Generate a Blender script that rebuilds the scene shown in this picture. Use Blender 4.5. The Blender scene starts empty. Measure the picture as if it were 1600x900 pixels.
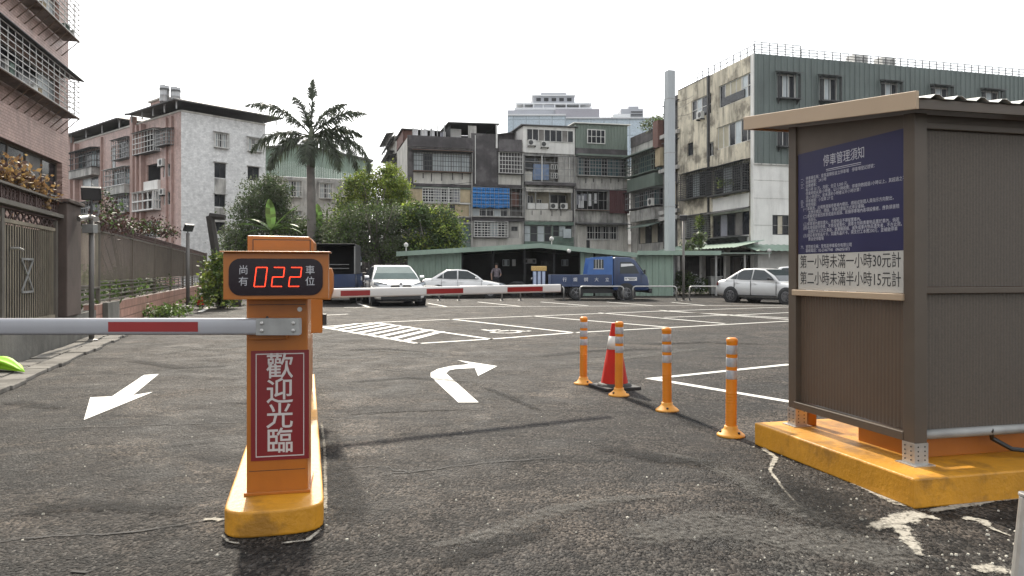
import bpy, bmesh, math, random
from mathutils import Vector, Matrix
S = bpy.context.scene
COL = S.collection
R = math.radians
rnd = random.Random(11)

# ---------------------------------------------------------------- camera, light, exposure
F, HZ, CH = 1150.0, 425.0, 1.25          # focal length in photo pixels, horizon row, eye height
cam = bpy.data.objects.new('camera', bpy.data.cameras.new('camera'))
COL.objects.link(cam)
cam.location = (0, 0, CH); cam.rotation_euler = (R(90), 0, 0)
cam.data.sensor_width = 36; cam.data.lens = 36 * F / 1600
cam.data.shift_y = -25 / 1600
cam.data.clip_start = 0.05; cam.data.clip_end = 3000
S.camera = cam

SUN_EL, SUN_AZ = 40.0, -16.0             # azimuth clockwise from +Y
W = bpy.data.worlds.new('World'); S.world = W; W.use_nodes = True
wt = W.node_tree; wt.nodes.clear()
wo = wt.nodes.new('ShaderNodeOutputWorld'); bg = wt.nodes.new('ShaderNodeBackground')
sky = wt.nodes.new('ShaderNodeTexSky'); sky.sky_type = 'NISHITA'; sky.sun_disc = False
sky.sun_elevation = R(SUN_EL); sky.sun_rotation = R(SUN_AZ)
sky.air_density = 1.2; sky.dust_density = 3.0; sky.ozone_density = 1.0
hs = wt.nodes.new('ShaderNodeHueSaturation'); hs.inputs['Saturation'].default_value = 0.25
wt.links.new(sky.outputs[0], hs.inputs['Color'])
hz = wt.nodes.new('ShaderNodeMix'); hz.data_type = 'RGBA'; hz.inputs[0].default_value = 0.45      # bright white haze veiling the clear sky
hz.inputs[7].default_value = (9.2, 9.4, 9.6, 1)
wt.links.new(hs.outputs[0], hz.inputs[6]); wt.links.new(hz.outputs[2], bg.inputs[0])
bg.inputs[1].default_value = 0.15
wt.links.new(bg.outputs[0], wo.inputs[0])
sl = bpy.data.lights.new('sun', 'SUN'); sl.energy = 4.4; sl.angle = R(2.2); sl.color = (1.0, 0.91, 0.77)
sun = bpy.data.objects.new('sun', sl); COL.objects.link(sun)
sv = Vector((math.sin(R(SUN_AZ)) * math.cos(R(SUN_EL)), math.cos(R(SUN_AZ)) * math.cos(R(SUN_EL)), math.sin(R(SUN_EL))))
sun.rotation_euler = (-sv).to_track_quat('-Z', 'Y').to_euler()
sun.location = (0, 0, 60)
S.view_settings.view_transform = 'Standard'; S.view_settings.look = 'None'
S.view_settings.exposure = 0.62; S.view_settings.gamma = 1
S.view_settings.use_curve_mapping = False

# ---------------------------------------------------------------- helpers
def P(px, py, Y): return Vector(((px - 800) / F * Y, Y, CH - (py - HZ) / F * Y))
def G(px, py, z=0.0):
    Y = F * (CH - z) / (py - HZ)
    return Vector(((px - 800) / F * Y, Y, z))

class Face:
    """A vertical plane standing at o and running along u; n points outwards."""
    def __init__(s, o, u, sgn=1):
        s.o = Vector((o[0], o[1], 0)); s.u = Vector((u[0], u[1], 0)).normalized()
        s.n = Vector((s.u.y, -s.u.x, 0)) * sgn
    def U(s, px):
        r = (px - 800) / F
        return (r * s.o.y - s.o.x) / (s.u.x - r * s.u.y)
    def Z(s, px, py):
        Y = s.o.y + s.u.y * s.U(px)
        return CH - (py - HZ) / F * Y
    def pt(s, u, z, d=0.0): return s.o + s.u * u + s.n * d + Vector((0, 0, z))
    def rect(s, x0, y0, x1, y1):
        a, b = s.U(x0), s.U(x1); xc = (x0 + x1) / 2
        return (min(a, b), max(a, b), s.Z(xc, y1), s.Z(xc, y0))

class MB:
    def __init__(s): s.v, s.f, s.m = [], [], []
    def quad(s, pts, m=0):
        i = len(s.v); s.v += [Vector(p) for p in pts]; s.f.append(tuple(range(i, i + len(pts)))); s.m.append(m)
    def hexa(s, p, m=0):     # p: bottom four then top four, counter-clockwise
        i = len(s.v); s.v += [Vector(q) for q in p]
        for f in ((0, 3, 2, 1), (4, 5, 6, 7), (0, 1, 5, 4), (1, 2, 6, 5), (2, 3, 7, 6), (3, 0, 4, 7)):
            s.f.append(tuple(i + k for k in f)); s.m.append(m)
    def box(s, x0, x1, y0, y1, z0, z1, m=0):
        s.hexa([(x0, y0, z0), (x1, y0, z0), (x1, y1, z0), (x0, y1, z0), (x0, y0, z1), (x1, y0, z1), (x1, y1, z1), (x0, y1, z1)], m)
    def fbox(s, fc, u0, u1, z0, z1, d0, d1, m=0):
        q = [(u0, d0), (u1, d0), (u1, d1), (u0, d1)]
        s.hexa([fc.pt(u, z0, d) for u, d in q] + [fc.pt(u, z1, d) for u, d in q], m)
    def tube(s, pts, r, n=8, m=0, cap=True):
        pts = [Vector(p) for p in pts]
        rs = r if isinstance(r, (list, tuple)) else [r] * len(pts)
        i0 = len(s.v); up = Vector((0, 0, 1)); prev = None
        for k, p in enumerate(pts):
            t = (pts[min(k + 1, len(pts) - 1)] - pts[max(k - 1, 0)]).normalized()
            if prev is None:
                a = t.cross(up if abs(t.z) < .95 else Vector((1, 0, 0))).normalized()
            else:
                a = (prev - t * prev.dot(t)).normalized()
            prev = a; b = t.cross(a)
            for j in range(n):
                th = 2 * math.pi * j / n
                s.v.append(p + (a * math.cos(th) + b * math.sin(th)) * rs[k])
        for k in range(len(pts) - 1):
            for j in range(n):
                s.f.append((i0 + k * n + j, i0 + k * n + (j + 1) % n, i0 + (k + 1) * n + (j + 1) % n, i0 + (k + 1) * n + j)); s.m.append(m)
        if cap:
            s.f.append(tuple(i0 + j for j in range(n))[::-1]); s.m.append(m)
            s.f.append(tuple(i0 + (len(pts) - 1) * n + j for j in range(n))); s.m.append(m)
    def lathe(s, prof, c=(0, 0, 0), n=20, m=0, axis='z'):
        i0 = len(s.v); c = Vector(c)
        for r, z in prof:
            for j in range(n):
                th = 2 * math.pi * j / n
                a, b = r * math.cos(th), r * math.sin(th)
                s.v.append(c + (Vector((a, b, z)) if axis == 'z' else Vector((a, z, b)) if axis == 'y' else Vector((z, a, b))))
        for k in range(len(prof) - 1):
            for j in range(n):
                s.f.append((i0 + k * n + j, i0 + k * n + (j + 1) % n, i0 + (k + 1) * n + (j + 1) % n, i0 + (k + 1) * n + j)); s.m.append(m)
        s.f.append(tuple(i0 + j for j in range(n))[::-1]); s.m.append(m)
        s.f.append(tuple(i0 + (len(prof) - 1) * n + j for j in range(n))); s.m.append(m)
    def prism(s, poly, off, m=0):   # poly of 3D points, swept by off
        n = len(poly); i = len(s.v); off = Vector(off)
        s.v += [Vector(p) for p in poly] + [Vector(p) + off for p in poly]
        s.f.append(tuple(range(i, i + n))[::-1]); s.m.append(m)
        s.f.append(tuple(range(i + n, i + 2 * n))); s.m.append(m)
        for k in range(n):
            s.f.append((i + k, i + (k + 1) % n, i + n + (k + 1) % n, i + n + k)); s.m.append(m)
    def loft(s, rings, m=0, cap=True):
        i0 = len(s.v); n = len(rings[0])
        for r in rings: s.v += [Vector(p) for p in r]
        for k in range(len(rings) - 1):
            for j in range(n):
                s.f.append((i0 + k * n + j, i0 + k * n + (j + 1) % n, i0 + (k + 1) * n + (j + 1) % n, i0 + (k + 1) * n + j)); s.m.append(m)
        if cap:
            s.f.append(tuple(i0 + j for j in range(n))[::-1]); s.m.append(m)
            s.f.append(tuple(i0 + (len(rings) - 1) * n + j for j in range(n))); s.m.append(m)
    def mesh(s, me, mx, m=0):
        i = len(s.v); s.v += [mx @ v.co for v in me.vertices]
        for p in me.polygons: s.f.append(tuple(i + k for k in p.vertices)); s.m.append(m)
    def corr(s, fc, u0, u1, z0, z1, pitch, dep, d=0.0, m=0):   # ribbed metal sheet
        n = max(1, int(abs(u1 - u0) / pitch)); st = (u1 - u0) / n; pr = []
        for k in range(n):
            a = u0 + k * st; pr += [(a, d), (a + st * .55, d), (a + st * .65, d + dep), (a + st * .9, d + dep)]
        pr.append((u1, d))
        for (a, da), (b, db) in zip(pr, pr[1:]):
            s.quad([fc.pt(a, z0, da), fc.pt(b, z0, db), fc.pt(b, z1, db), fc.pt(a, z1, da)], m)
    def build(s, name, mats, parent=None, bevel=0, smooth=False, seg=2, base=False, sub=0):
        me = bpy.data.meshes.new(name); o = bpy.data.objects.new(name, me); COL.objects.link(o)
        off = Vector((0, 0, 0))
        if parent is not None:
            r = parent
            while r.parent: r = r.parent
            off = Vector(r.location)
            o.parent = parent
        elif s.v:
            xs, ys, zs = [v[0] for v in s.v], [v[1] for v in s.v], [v[2] for v in s.v]
            off = Vector(((min(xs) + max(xs)) / 2, (min(ys) + max(ys)) / 2, min(zs)))
            o.location = off
        me.from_pydata([tuple(v - off) for v in s.v], [], s.f)
        mats = mats if isinstance(mats, (list, tuple)) else [mats]
        for mm in mats: me.materials.append(mm)
        me.polygons.foreach_set('material_index', s.m)
        if smooth: me.polygons.foreach_set('use_smooth', [True] * len(s.f))
        b = bmesh.new(); b.from_mesh(me); bmesh.ops.recalc_face_normals(b, faces=b.faces); b.to_mesh(me); b.free()
        if sub:
            q = o.modifiers.new('sub', 'SUBSURF'); q.levels = sub; q.render_levels = sub
        if bevel:
            q = o.modifiers.new('bev', 'BEVEL'); q.width = bevel; q.segments = seg; q.limit_method = 'ANGLE'; q.angle_limit = R(35)
        return o

def thing(name, label, cat, loc=(0, 0, 0), group=None):
    o = bpy.data.objects.new(name, None); COL.objects.link(o); o.location = loc
    o.empty_display_size = .2
    return tag(o, label, cat, group)
def tag(o, label=None, cat=None, group=None, kind=None):
    if label: o['label'] = label
    if cat: o['category'] = cat
    if group: o['group'] = group
    if kind: o['kind'] = kind
    return o
def struct(o): o['kind'] = 'structure'; return o
def copy_tree(o, parent=None):
    c = o.copy(); COL.objects.link(c)
    if parent: c.parent = parent
    for ch in list(o.children): copy_tree(ch, c)
    return c

def text_mesh(body, size, align='CENTER', space=1.0, bold=0.0):
    cu = bpy.data.curves.new('lettering', 'FONT'); cu.body = body; cu.size = size; cu.align_x = align; cu.align_y = 'CENTER'
    cu.resolution_u = 2; cu.offset = bold; cu.space_character = space
    o = bpy.data.objects.new('lettering', cu); COL.objects.link(o)
    dg = bpy.context.evaluated_depsgraph_get(); dg.update()
    me = bpy.data.meshes.new_from_object(o.evaluated_get(dg))
    bpy.data.objects.remove(o); bpy.data.curves.remove(cu)
    return me
def text_mx(p, right, normal, sx=1.0, sy=1.0):
    r = Vector(right).normalized(); n = Vector(normal).normalized(); u = n.cross(r)
    return Matrix(((r.x * sx, u.x * sy, n.x, p[0]), (r.y * sx, u.y * sy, n.y, p[1]), (r.z * sx, u.z * sy, n.z, p[2]), (0, 0, 0, 1)))

# ---------------------------------------------------------------- materials
def mat(name, col, rough=.6, metal=0.0, var=.18, vs=2.5, streak=0.0, grime=(.03, .028, .025), bump=0.0, bs=30, spec=.5, coat=0.0, patch=0.0, pcol=None, ps=.6, island=0.0, transl=0.0):
    m = bpy.data.materials.new(name); m.use_nodes = True; t = m.node_tree; N = t.nodes; L = t.links
    b = N['Principled BSDF']; b.inputs['Roughness'].default_value = rough; b.inputs['Metallic'].default_value = metal
    b.inputs['Specular IOR Level'].default_value = spec; b.inputs['Coat Weight'].default_value = coat
    tc = N.new('ShaderNodeTexCoord')
    def mixc(fac, A, B, mode='MIX'):
        x = N.new('ShaderNodeMix'); x.data_type = 'RGBA'; x.blend_type = mode
        for sock, v in ((x.inputs[0], fac), (x.inputs[6], A), (x.inputs[7], B)):
            if isinstance(v, (tuple, list)): sock.default_value = (*v, 1)
            elif isinstance(v, (float, int)): sock.default_value = v
            else: L.new(v, sock)
        return x.outputs[2]
    def noise(scale, det=5, vec=None, rg=.6):
        n = N.new('ShaderNodeTexNoise'); n.inputs['Scale'].default_value = scale; n.inputs['Detail'].default_value = det
        n.inputs['Roughness'].default_value = rg
        L.new(vec or tc.outputs['Object'], n.inputs['Vector']); return n.outputs['Fac']
    def ramp(x, a, b_):
        r = N.new('ShaderNodeMapRange'); r.inputs[1].default_value = a; r.inputs[2].default_value = b_
        L.new(x, r.inputs[0]); return r.outputs[0]
    c = mixc(ramp(noise(vs), .3, .7), tuple(x * (1 - var) for x in col), tuple(min(1, x * (1 + var)) for x in col))
    if patch:
        f = ramp(noise(ps, 6), .5, .62); mu = N.new('ShaderNodeMath'); mu.operation = 'MULTIPLY'; mu.inputs[1].default_value = patch
        L.new(f, mu.inputs[0]); c = mixc(mu.outputs[0], c, pcol)
    if streak:
        mp = N.new('ShaderNodeMapping'); mp.inputs['Scale'].default_value = (1.6, 1.6, .22); L.new(tc.outputs['Object'], mp.inputs[0])
        f = ramp(noise(1.3, 7, mp.outputs[0], .7), .46, .72); mu = N.new('ShaderNodeMath'); mu.operation = 'MULTIPLY'; mu.inputs[1].default_value = streak
        L.new(f, mu.inputs[0]); c = mixc(mu.outputs[0], c, grime)
    if island:
        g = N.new('ShaderNodeNewGeometry'); r = N.new('ShaderNodeMapRange'); r.inputs[3].default_value = 1 - island; r.inputs[4].default_value = 1 + island
        L.new(g.outputs['Random Per Island'], r.inputs[0])
        h = N.new('ShaderNodeHueSaturation'); L.new(r.outputs[0], h.inputs['Value']); L.new(c, h.inputs['Color'])
        r2 = N.new('ShaderNodeMapRange'); r2.inputs[3].default_value = .485; r2.inputs[4].default_value = .515
        L.new(g.outputs['Random Per Island'], r2.inputs[0]); L.new(r2.outputs[0], h.inputs['Hue']); c = h.outputs[0]
    L.new(c, b.inputs['Base Color'])
    if bump:
        bn = N.new('ShaderNodeBump'); bn.inputs['Strength'].default_value = bump; bn.inputs['Distance'].default_value = .02
        L.new(noise(bs, 6), bn.inputs['Height']); L.new(bn.outputs[0], b.inputs['Normal'])
    if transl:
        tr = N.new('ShaderNodeBsdfTranslucent'); L.new(c, tr.inputs[0]); mx = N.new('ShaderNodeMixShader'); mx.inputs[0].default_value = transl
        out = N['Material Output']; L.new(b.outputs[0], mx.inputs[1]); L.new(tr.outputs[0], mx.inputs[2]); L.new(mx.outputs[0], out.inputs[0])
    return m

def emit(name, col, st):
    m = bpy.data.materials.new(name); m.use_nodes = True; t = m.node_tree
    b = t.nodes['Principled BSDF']; b.inputs['Base Color'].default_value = (*[x * .3 for x in col], 1)
    b.inputs['Emission Color'].default_value = (*col, 1); b.inputs['Emission Strength'].default_value = st
    return m

def tile_mat(name, col, mortar, ud, w, h, ms=.012, streak=.0, rough=.5, off=.5):
    """Tiles laid along the wall direction ud."""
    m = mat(name, col, rough, streak=streak); t = m.node_tree; N = t.nodes; L = t.links
    b = N['Principled BSDF']; src = b.inputs['Base Color'].links[0].from_socket
    tc = [n for n in N if n.type == 'TEX_COORD'][0]
    dp = N.new('ShaderNodeVectorMath'); dp.operation = 'DOT_PRODUCT'; dp.inputs[1].default_value = (ud[0], ud[1], 0); L.new(tc.outputs['Object'], dp.inputs[0])
    sp = N.new('ShaderNodeSeparateXYZ'); L.new(tc.outputs['Object'], sp.inputs[0])
    cx = N.new('ShaderNodeCombineXYZ'); L.new(dp.outputs['Value'], cx.inputs[0]); L.new(sp.outputs[2], cx.inputs[1])
    br = N.new('ShaderNodeTexBrick'); L.new(cx.outputs[0], br.inputs['Vector'])
    br.inputs['Scale'].default_value = 1; br.inputs['Brick Width'].default_value = w; br.inputs['Row Height'].default_value = h
    br.inputs['Mortar Size'].default_value = ms; br.offset = off
    br.inputs['Color1'].default_value = (1, 1, 1, 1); br.inputs['Color2'].default_value = (.82, .82, .82, 1); br.inputs['Mortar'].default_value = (*mortar, 1)
    x = N.new('ShaderNodeMix'); x.data_type = 'RGBA'; x.blend_type = 'MULTIPLY'; x.inputs[0].default_value = 1
    L.new(src, x.inputs[6]); L.new(br.outputs['Color'], x.inputs[7]); L.new(x.outputs[2], b.inputs['Base Color'])
    bn = N.new('ShaderNodeBump'); bn.inputs['Strength'].default_value = .5; bn.inputs['Distance'].default_value = .01; bn.invert = True
    L.new(br.outputs['Fac'], bn.inputs['Height']); L.new(bn.outputs[0], b.inputs['Normal'])
    return m

def ribbed(m, ud, pitch, k=.6, dist=.004):
    t = m.node_tree; N = t.nodes; L = t.links; b = N['Principled BSDF']; tc = [n for n in N if n.type == 'TEX_COORD'][0]
    dp = N.new('ShaderNodeVectorMath'); dp.operation = 'DOT_PRODUCT'; dp.inputs[1].default_value = (ud[0], ud[1], 0); L.new(tc.outputs['Object'], dp.inputs[0])
    cx = N.new('ShaderNodeCombineXYZ'); L.new(dp.outputs['Value'], cx.inputs[0])
    w = N.new('ShaderNodeTexWave'); w.inputs['Scale'].default_value = .314 / pitch; w.inputs['Distortion'].default_value = 0; L.new(cx.outputs[0], w.inputs['Vector'])
    bn = N.new('ShaderNodeBump'); bn.inputs['Strength'].default_value = k; bn.inputs['Distance'].default_value = dist; L.new(w.outputs['Fac'], bn.inputs['Height']); L.new(bn.outputs[0], b.inputs['Normal'])
    src = b.inputs['Base Color'].links[0].from_socket; r = N.new('ShaderNodeMapRange'); r.inputs[3].default_value = .86; r.inputs[4].default_value = 1.10; L.new(w.outputs['Fac'], r.inputs[0])
    h = N.new('ShaderNodeHueSaturation'); L.new(src, h.inputs['Color']); L.new(r.outputs[0], h.inputs['Value']); L.new(h.outputs[0], b.inputs['Base Color']); return m

def asphalt_mat():
    m = bpy.data.materials.new('asphalt'); m.use_nodes = True; t = m.node_tree; N = t.nodes; L = t.links
    b = N['Principled BSDF']; tc = N.new('ShaderNodeTexCoord'); O = tc.outputs['Object']
    def noise(s, d=5, vec=None, r=.6, dist=0):
        n = N.new('ShaderNodeTexNoise'); n.inputs['Scale'].default_value = s; n.inputs['Detail'].default_value = d; n.inputs['Roughness'].default_value = r
        n.inputs['Distortion'].default_value = dist; L.new(vec or O, n.inputs['Vector']); return n
    def rg(x, a, c, lo=0, hi=1):
        r = N.new('ShaderNodeMapRange'); r.inputs[1].default_value = a; r.inputs[2].default_value = c; r.inputs[3].default_value = lo; r.inputs[4].default_value = hi
        L.new(x, r.inputs[0]); return r.outputs[0]
    def mul(a, k):
        x = N.new('ShaderNodeMath'); x.operation = 'MULTIPLY'; L.new(a, x.inputs[0])
        if isinstance(k, float): x.inputs[1].default_value = k
        else: L.new(k, x.inputs[1])
        return x.outputs[0]
    def mix(f, A, B, mode='MIX'):
        x = N.new('ShaderNodeMix'); x.data_type = 'RGBA'; x.blend_type = mode
        for s_, v in ((x.inputs[0], f), (x.inputs[6], A), (x.inputs[7], B)):
            if isinstance(v, tuple): s_.default_value = (*v, 1)
            elif isinstance(v, float): s_.default_value = v
            else: L.new(v, s_)
        return x.outputs[2]
    # broad worn and damp areas
    big = noise(.32, 6, r=.62, dist=.6); mid = noise(1.7, 7, r=.7, dist=.8)
    c = mix(rg(big.outputs['Fac'], .40, .60), (.0062, .0055, .0050), (.036, .0295, .0245))
    c = mix(mul(rg(mid.outputs['Fac'], .47, .58), .75), c, (.052, .045, .039))
    m3 = noise(3.6, 8, r=.74, dist=1.2); c = mix(mul(rg(m3.outputs['Fac'], .52, .62), .85), c, (.0055, .0052, .0052))
    m4 = noise(.55, 7, r=.7, dist=1.5); c = mix(mul(rg(m4.outputs['Fac'], .52, .63), .7), c, (.090, .074, .060))
    mpd = N.new('ShaderNodeMapping'); mpd.inputs['Scale'].default_value = (.8, 3.2, 1); mpd.inputs['Rotation'].default_value = (0, 0, R(24)); L.new(O, mpd.inputs[0])
    sweep = noise(.9, 6, mpd.outputs[0], .62, .5)
    c = mix(mul(rg(sweep.outputs['Fac'], .52, .68), .85), c, (.0068, .0065, .0066))
    # dusty grey smear at the exit of the booth lane
    sp = N.new('ShaderNodeSeparateXYZ'); L.new(O, sp.inputs[0])
    near = mul(rg(sp.outputs[1], 2.3, 3.6, 1, 0), rg(sp.outputs[0], -.2, 1.0))
    dust = noise(1.2, 8, r=.72, dist=1.0)
    c = mix(mul(mul(rg(dust.outputs['Fac'], .42, .6), near), .8), c, (.105, .108, .10))
    c = mix(mul(rg(noise(.75, 9, r=.75, dist=2.0).outputs['Fac'], .57, .66), .4), c, (.08, .074, .067))
    # aggregate: light and dark chips
    vo = N.new('ShaderNodeTexVoronoi'); vo.inputs['Scale'].default_value = 82
    mpv = N.new('ShaderNodeMapping'); mpv.inputs['Scale'].default_value = (1, .6, 1); L.new(O, mpv.inputs[0]); L.new(mpv.outputs[0], vo.inputs['Vector'])
    sx = N.new('ShaderNodeSeparateColor'); L.new(vo.outputs['Color'], sx.inputs[0])
    pw = N.new('ShaderNodeMath'); pw.operation = 'POWER'; pw.inputs[1].default_value = 1.6; L.new(sx.outputs[0], pw.inputs[0]); chip = rg(pw.outputs[0], .0, 1, .10, 2.5)
    g3 = N.new('ShaderNodeCombineXYZ')
    for k in range(3): L.new(chip, g3.inputs[k])
    c = mix(.95, c, g3.outputs[0], 'MULTIPLY')
    c = mix(mul(rg(sx.outputs[1], .93, .95), .6), c, (.12, .11, .10))
    # cracks
    wob = noise(2.2, 4); ad = N.new('ShaderNodeMix'); ad.data_type = 'VECTOR'; ad.inputs[0].default_value = .16
    L.new(O, ad.inputs[4]); L.new(wob.outputs['Color'], ad.inputs[5])
    cr = N.new('ShaderNodeTexVoronoi'); cr.feature = 'DISTANCE_TO_EDGE'; cr.inputs['Scale'].default_value = .33; L.new(ad.outputs[1], cr.inputs['Vector'])
    crk = rg(cr.outputs['Distance'], .0, .0045, 1, 0)
    gate = rg(noise(.5, 3).outputs['Fac'], .45, .55)
    c = mix(mul(mul(crk, gate), .85), c, (.010, .009, .009))
    L.new(c, b.inputs['Base Color'])
    L.new(rg(mid.outputs['Fac'], .3, .7, .62, .9), b.inputs['Roughness'])
    b.inputs['Specular IOR Level'].default_value = .20
    b1 = N.new('ShaderNodeBump'); b1.inputs['Strength'].default_value = 1.0; b1.inputs['Distance'].default_value = .016
    L.new(vo.outputs['Distance'], b1.inputs['Height']); b1.invert = True
    b2 = N.new('ShaderNodeBump'); b2.inputs['Strength'].default_value = .8; b2.inputs['Distance'].default_value = .06
    L.new(noise(4.5, 8, r=.72).outputs['Fac'], b2.inputs['Height']); L.new(b1.outputs[0], b2.inputs['Normal'])
    L.new(b2.outputs[0], b.inputs['Normal'])
    return m

def paint_mat(name, col, wear=.45):
    m = bpy.data.materials.new(name); m.use_nodes = True; t = m.node_tree; N = t.nodes; L = t.links; b = N['Principled BSDF']
    tc = N.new('ShaderNodeTexCoord'); g = N.new('ShaderNodeNewGeometry')
    n = N.new('ShaderNodeTexNoise'); n.inputs['Scale'].default_value = 9; n.inputs['Detail'].default_value = 9; n.inputs['Roughness'].default_value = .75; L.new(g.outputs['Position'], n.inputs['Vector'])
    r = N.new('ShaderNodeMapRange'); r.inputs[1].default_value = .53; r.inputs[2].default_value = .70; r.inputs[4].default_value = wear; L.new(n.outputs['Fac'], r.inputs[0])
    x = N.new('ShaderNodeMix'); x.data_type = 'RGBA'; x.inputs[6].default_value = (*col, 1); x.inputs[7].default_value = (.12, .115, .105, 1)
    L.new(r.outputs[0], x.inputs[0]); L.new(x.outputs[2], b.inputs['Base Color']); b.inputs['Roughness'].default_value = .65
    return m

ASPH = asphalt_mat()
WPAINT = paint_mat('road_paint_white', (.60, .59, .55), .7)
def stain_mat(name, col, cut=.5, ns=14, rough=.95, amax=1.0, soft=.12):
    m = mat(name, col, rough, var=.3, vs=60, spec=.2); t = m.node_tree; N = t.nodes; L = t.links; b = N['Principled BSDF']
    at_ = N.new('ShaderNodeAttribute'); at_.attribute_name = 'cover'; g = N.new('ShaderNodeNewGeometry')
    n = N.new('ShaderNodeTexNoise'); n.inputs['Scale'].default_value = ns; n.inputs['Detail'].default_value = 10; n.inputs['Roughness'].default_value = .75; L.new(g.outputs['Position'], n.inputs['Vector'])
    a = N.new('ShaderNodeMath'); a.operation = 'MULTIPLY_ADD'; a.inputs[1].default_value = 2.6; L.new(n.outputs['Fac'], a.inputs[0]); 
    s = N.new('ShaderNodeMath'); s.operation = 'ADD'; s.inputs[1].default_value = -1.3; L.new(at_.outputs['Fac'], s.inputs[0]); L.new(s.outputs[0], a.inputs[2])
    r = N.new('ShaderNodeMapRange'); r.inputs[1].default_value = cut - soft; r.inputs[2].default_value = cut + soft; r.inputs[4].default_value = amax; L.new(a.outputs[0], r.inputs[0]); L.new(r.outputs[0], b.inputs['Alpha'])
    return m
DUSTM = stain_mat('pale_road_dust', (.12, .115, .105), 1.03, 34, amax=.8, soft=.34); DAMPSHADE = stain_mat('bitumen_stain_and_shade', (.006, .006, .006), 1.0, 30, .85, amax=.8, soft=.4); SPILL = stain_mat('ragged_cement_spill', (.36, .335, .285), .80, 26, amax=.92, soft=.2)
CEMENT = mat('spilt_cement', (.50, .47, .40), .9, var=.3, vs=18, bump=.5, bs=60)
YELLOW = mat('yellow_kerb_paint', (.54, .245, .014), .5, var=.16, vs=3, streak=.35, grime=(.20, .09, .015), bump=.3, bs=35, patch=.55, pcol=(.13, .065, .015), ps=4.5)
ORANGE = mat('orange_cabinet_paint', (.36, .112, .007), .42, var=.10, vs=4, coat=.1, streak=.35, grime=(.20, .055, .008), bump=.04, bs=90)
SIGNRED = mat('sign_red', (.16, .008, .010), .4, var=.06)
SIGNWHITE = mat('sign_white', (.48, .44, .42), .5, var=.05)
WHITEM = mat('white_boom_paint', (.62, .61, .59), .35, var=.06, vs=2, streak=.18, grime=(.35, .33, .30))
SHADEBOOM = mat('shaded_white_boom_paint', (.33, .33, .35), .3, .15, var=.06, vs=2, streak=.25, grime=(.2, .2, .2))  # left boom's shade put into a darker copy of the white paint
REDTAPE = mat('red_reflective_tape', (.24, .014, .014), .35, var=.1)
STEEL = mat('galvanised_steel', (.46, .45, .43), .4, .75, var=.15, vs=14)
GALV = mat('dull_grey_steel', (.30, .30, .29), .5, .3, var=.18, vs=6, streak=.3)
BLACKP = mat('black_plastic', (.015, .015, .016), .45, var=.2)
SCREEN = mat('smoked_screen', (.010, .004, .008), .15, var=.1, spec=.3)
LED = emit('red_led', (1.0, .045, .012), 2.6)
BROWN = mat('brown_powder_coat', (.078, .058, .041), .5, var=.1, vs=5, streak=.15)
BROWNP = mat('brown_translucent_panel', (.095, .066, .046), .30, var=.12, vs=1.4, streak=.25, grime=(.13, .10, .07))
BROWNM = mat('brown_mesh_panel', (.080, .063, .048), .6, var=.22, vs=90, streak=.2, grime=(.05, .045, .04))
FASCIA = mat('tan_roof_fascia', (.36, .265, .175), .5, var=.05)
ROOFW = mat('pale_roof_sheet', (.62, .62, .58), .45, .1, var=.1)
NAVY = mat('navy_notice_print', (.014, .014, .058), .4, var=.08)
CREAMB = mat('cream_price_board', (.42, .40, .36), .5, var=.05)
INK = mat('black_ink', (.02, .02, .022), .6)
PALEINK = mat('pale_print', (.42, .42, .44), .6)
CARW = mat('white_car_paint', (.74, .74, .73), .25, var=.03, vs=1.5, coat=.6)
CARS = mat('silver_car_paint', (.55, .55, .54), .3, .25, var=.03, coat=.5)
BLUEP = mat('blue_truck_paint', (.014, .036, .105), .35, var=.10, coat=.3, streak=.15)
BLUEL = mat('light_blue_truck_paint', (.045, .13, .36), .4, var=.12, streak=.1)
TRIM = mat('dark_car_trim', (.018, .018, .02), .5)
GLASSC = mat('car_window_glass', (.025, .032, .035), .08, var=.1, spec=.5)
GLASSP = mat('pale_windscreen', (.14, .18, .17), .12, var=.15, vs=1.2, spec=.15)
RIM = mat('alloy_rim', (.34, .34, .35), .35, .7)
HEAD = mat('headlight_glass', (.32, .34, .36), .1, .2, var=.3, vs=14)
TAILR = mat('tail_light_red', (.12, .008, .008), .25)
DRIM = mat('dark_wheel_rim', (.20, .20, .205), .4, .6)
PLATE = mat('number_plate_white', (.7, .7, .7), .4)

RUBBER = mat('black_rubber', (.02, .02, .02), .7, var=.3, vs=12)
# ---------------------------------------------------------------- ground and markings
DV = Vector((-.259, .966, 0)); NV = Vector((.966, .259, 0))
mb = MB(); mb.quad([(-300, -60, 0), (300, -60, 0), (300, 440, 0), (-300, 440, 0)])
o = mb.build('ground', ASPH); o.location = (0, 0, 0); o.data.transform(Matrix.Translation((0, 190, 0))); struct(o)

def line(pts, w=.11, z=.004, name='parking_line'):
    mb = MB(); pts = [Vector((p[0], p[1], z)) for p in pts]
    for i, (a, b) in enumerate(zip(pts, pts[1:])):
        t = (b - a).normalized(); s = Vector((-t.y, t.x, 0)) * w / 2
        a2 = a - t * (w / 2 if i == 0 else -w / 2) ; b2 = b + t * w / 2
        n = max(1, int((b2 - a2).length / .5)); pa = None
        for k in range(n + 1):
            q = a2.lerp(b2, k / n); j = 1 + rnd.uniform(-.07, .07)
            if pa: mb.quad([pa[0], q - s * j, q + s * j, pa[1]])
            pa = (q - s * j, q + s * j)
    return struct(mb.build(name, WPAINT))
def gl(*px, w=.11): return line([G(*p) for p in px], w)

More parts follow.
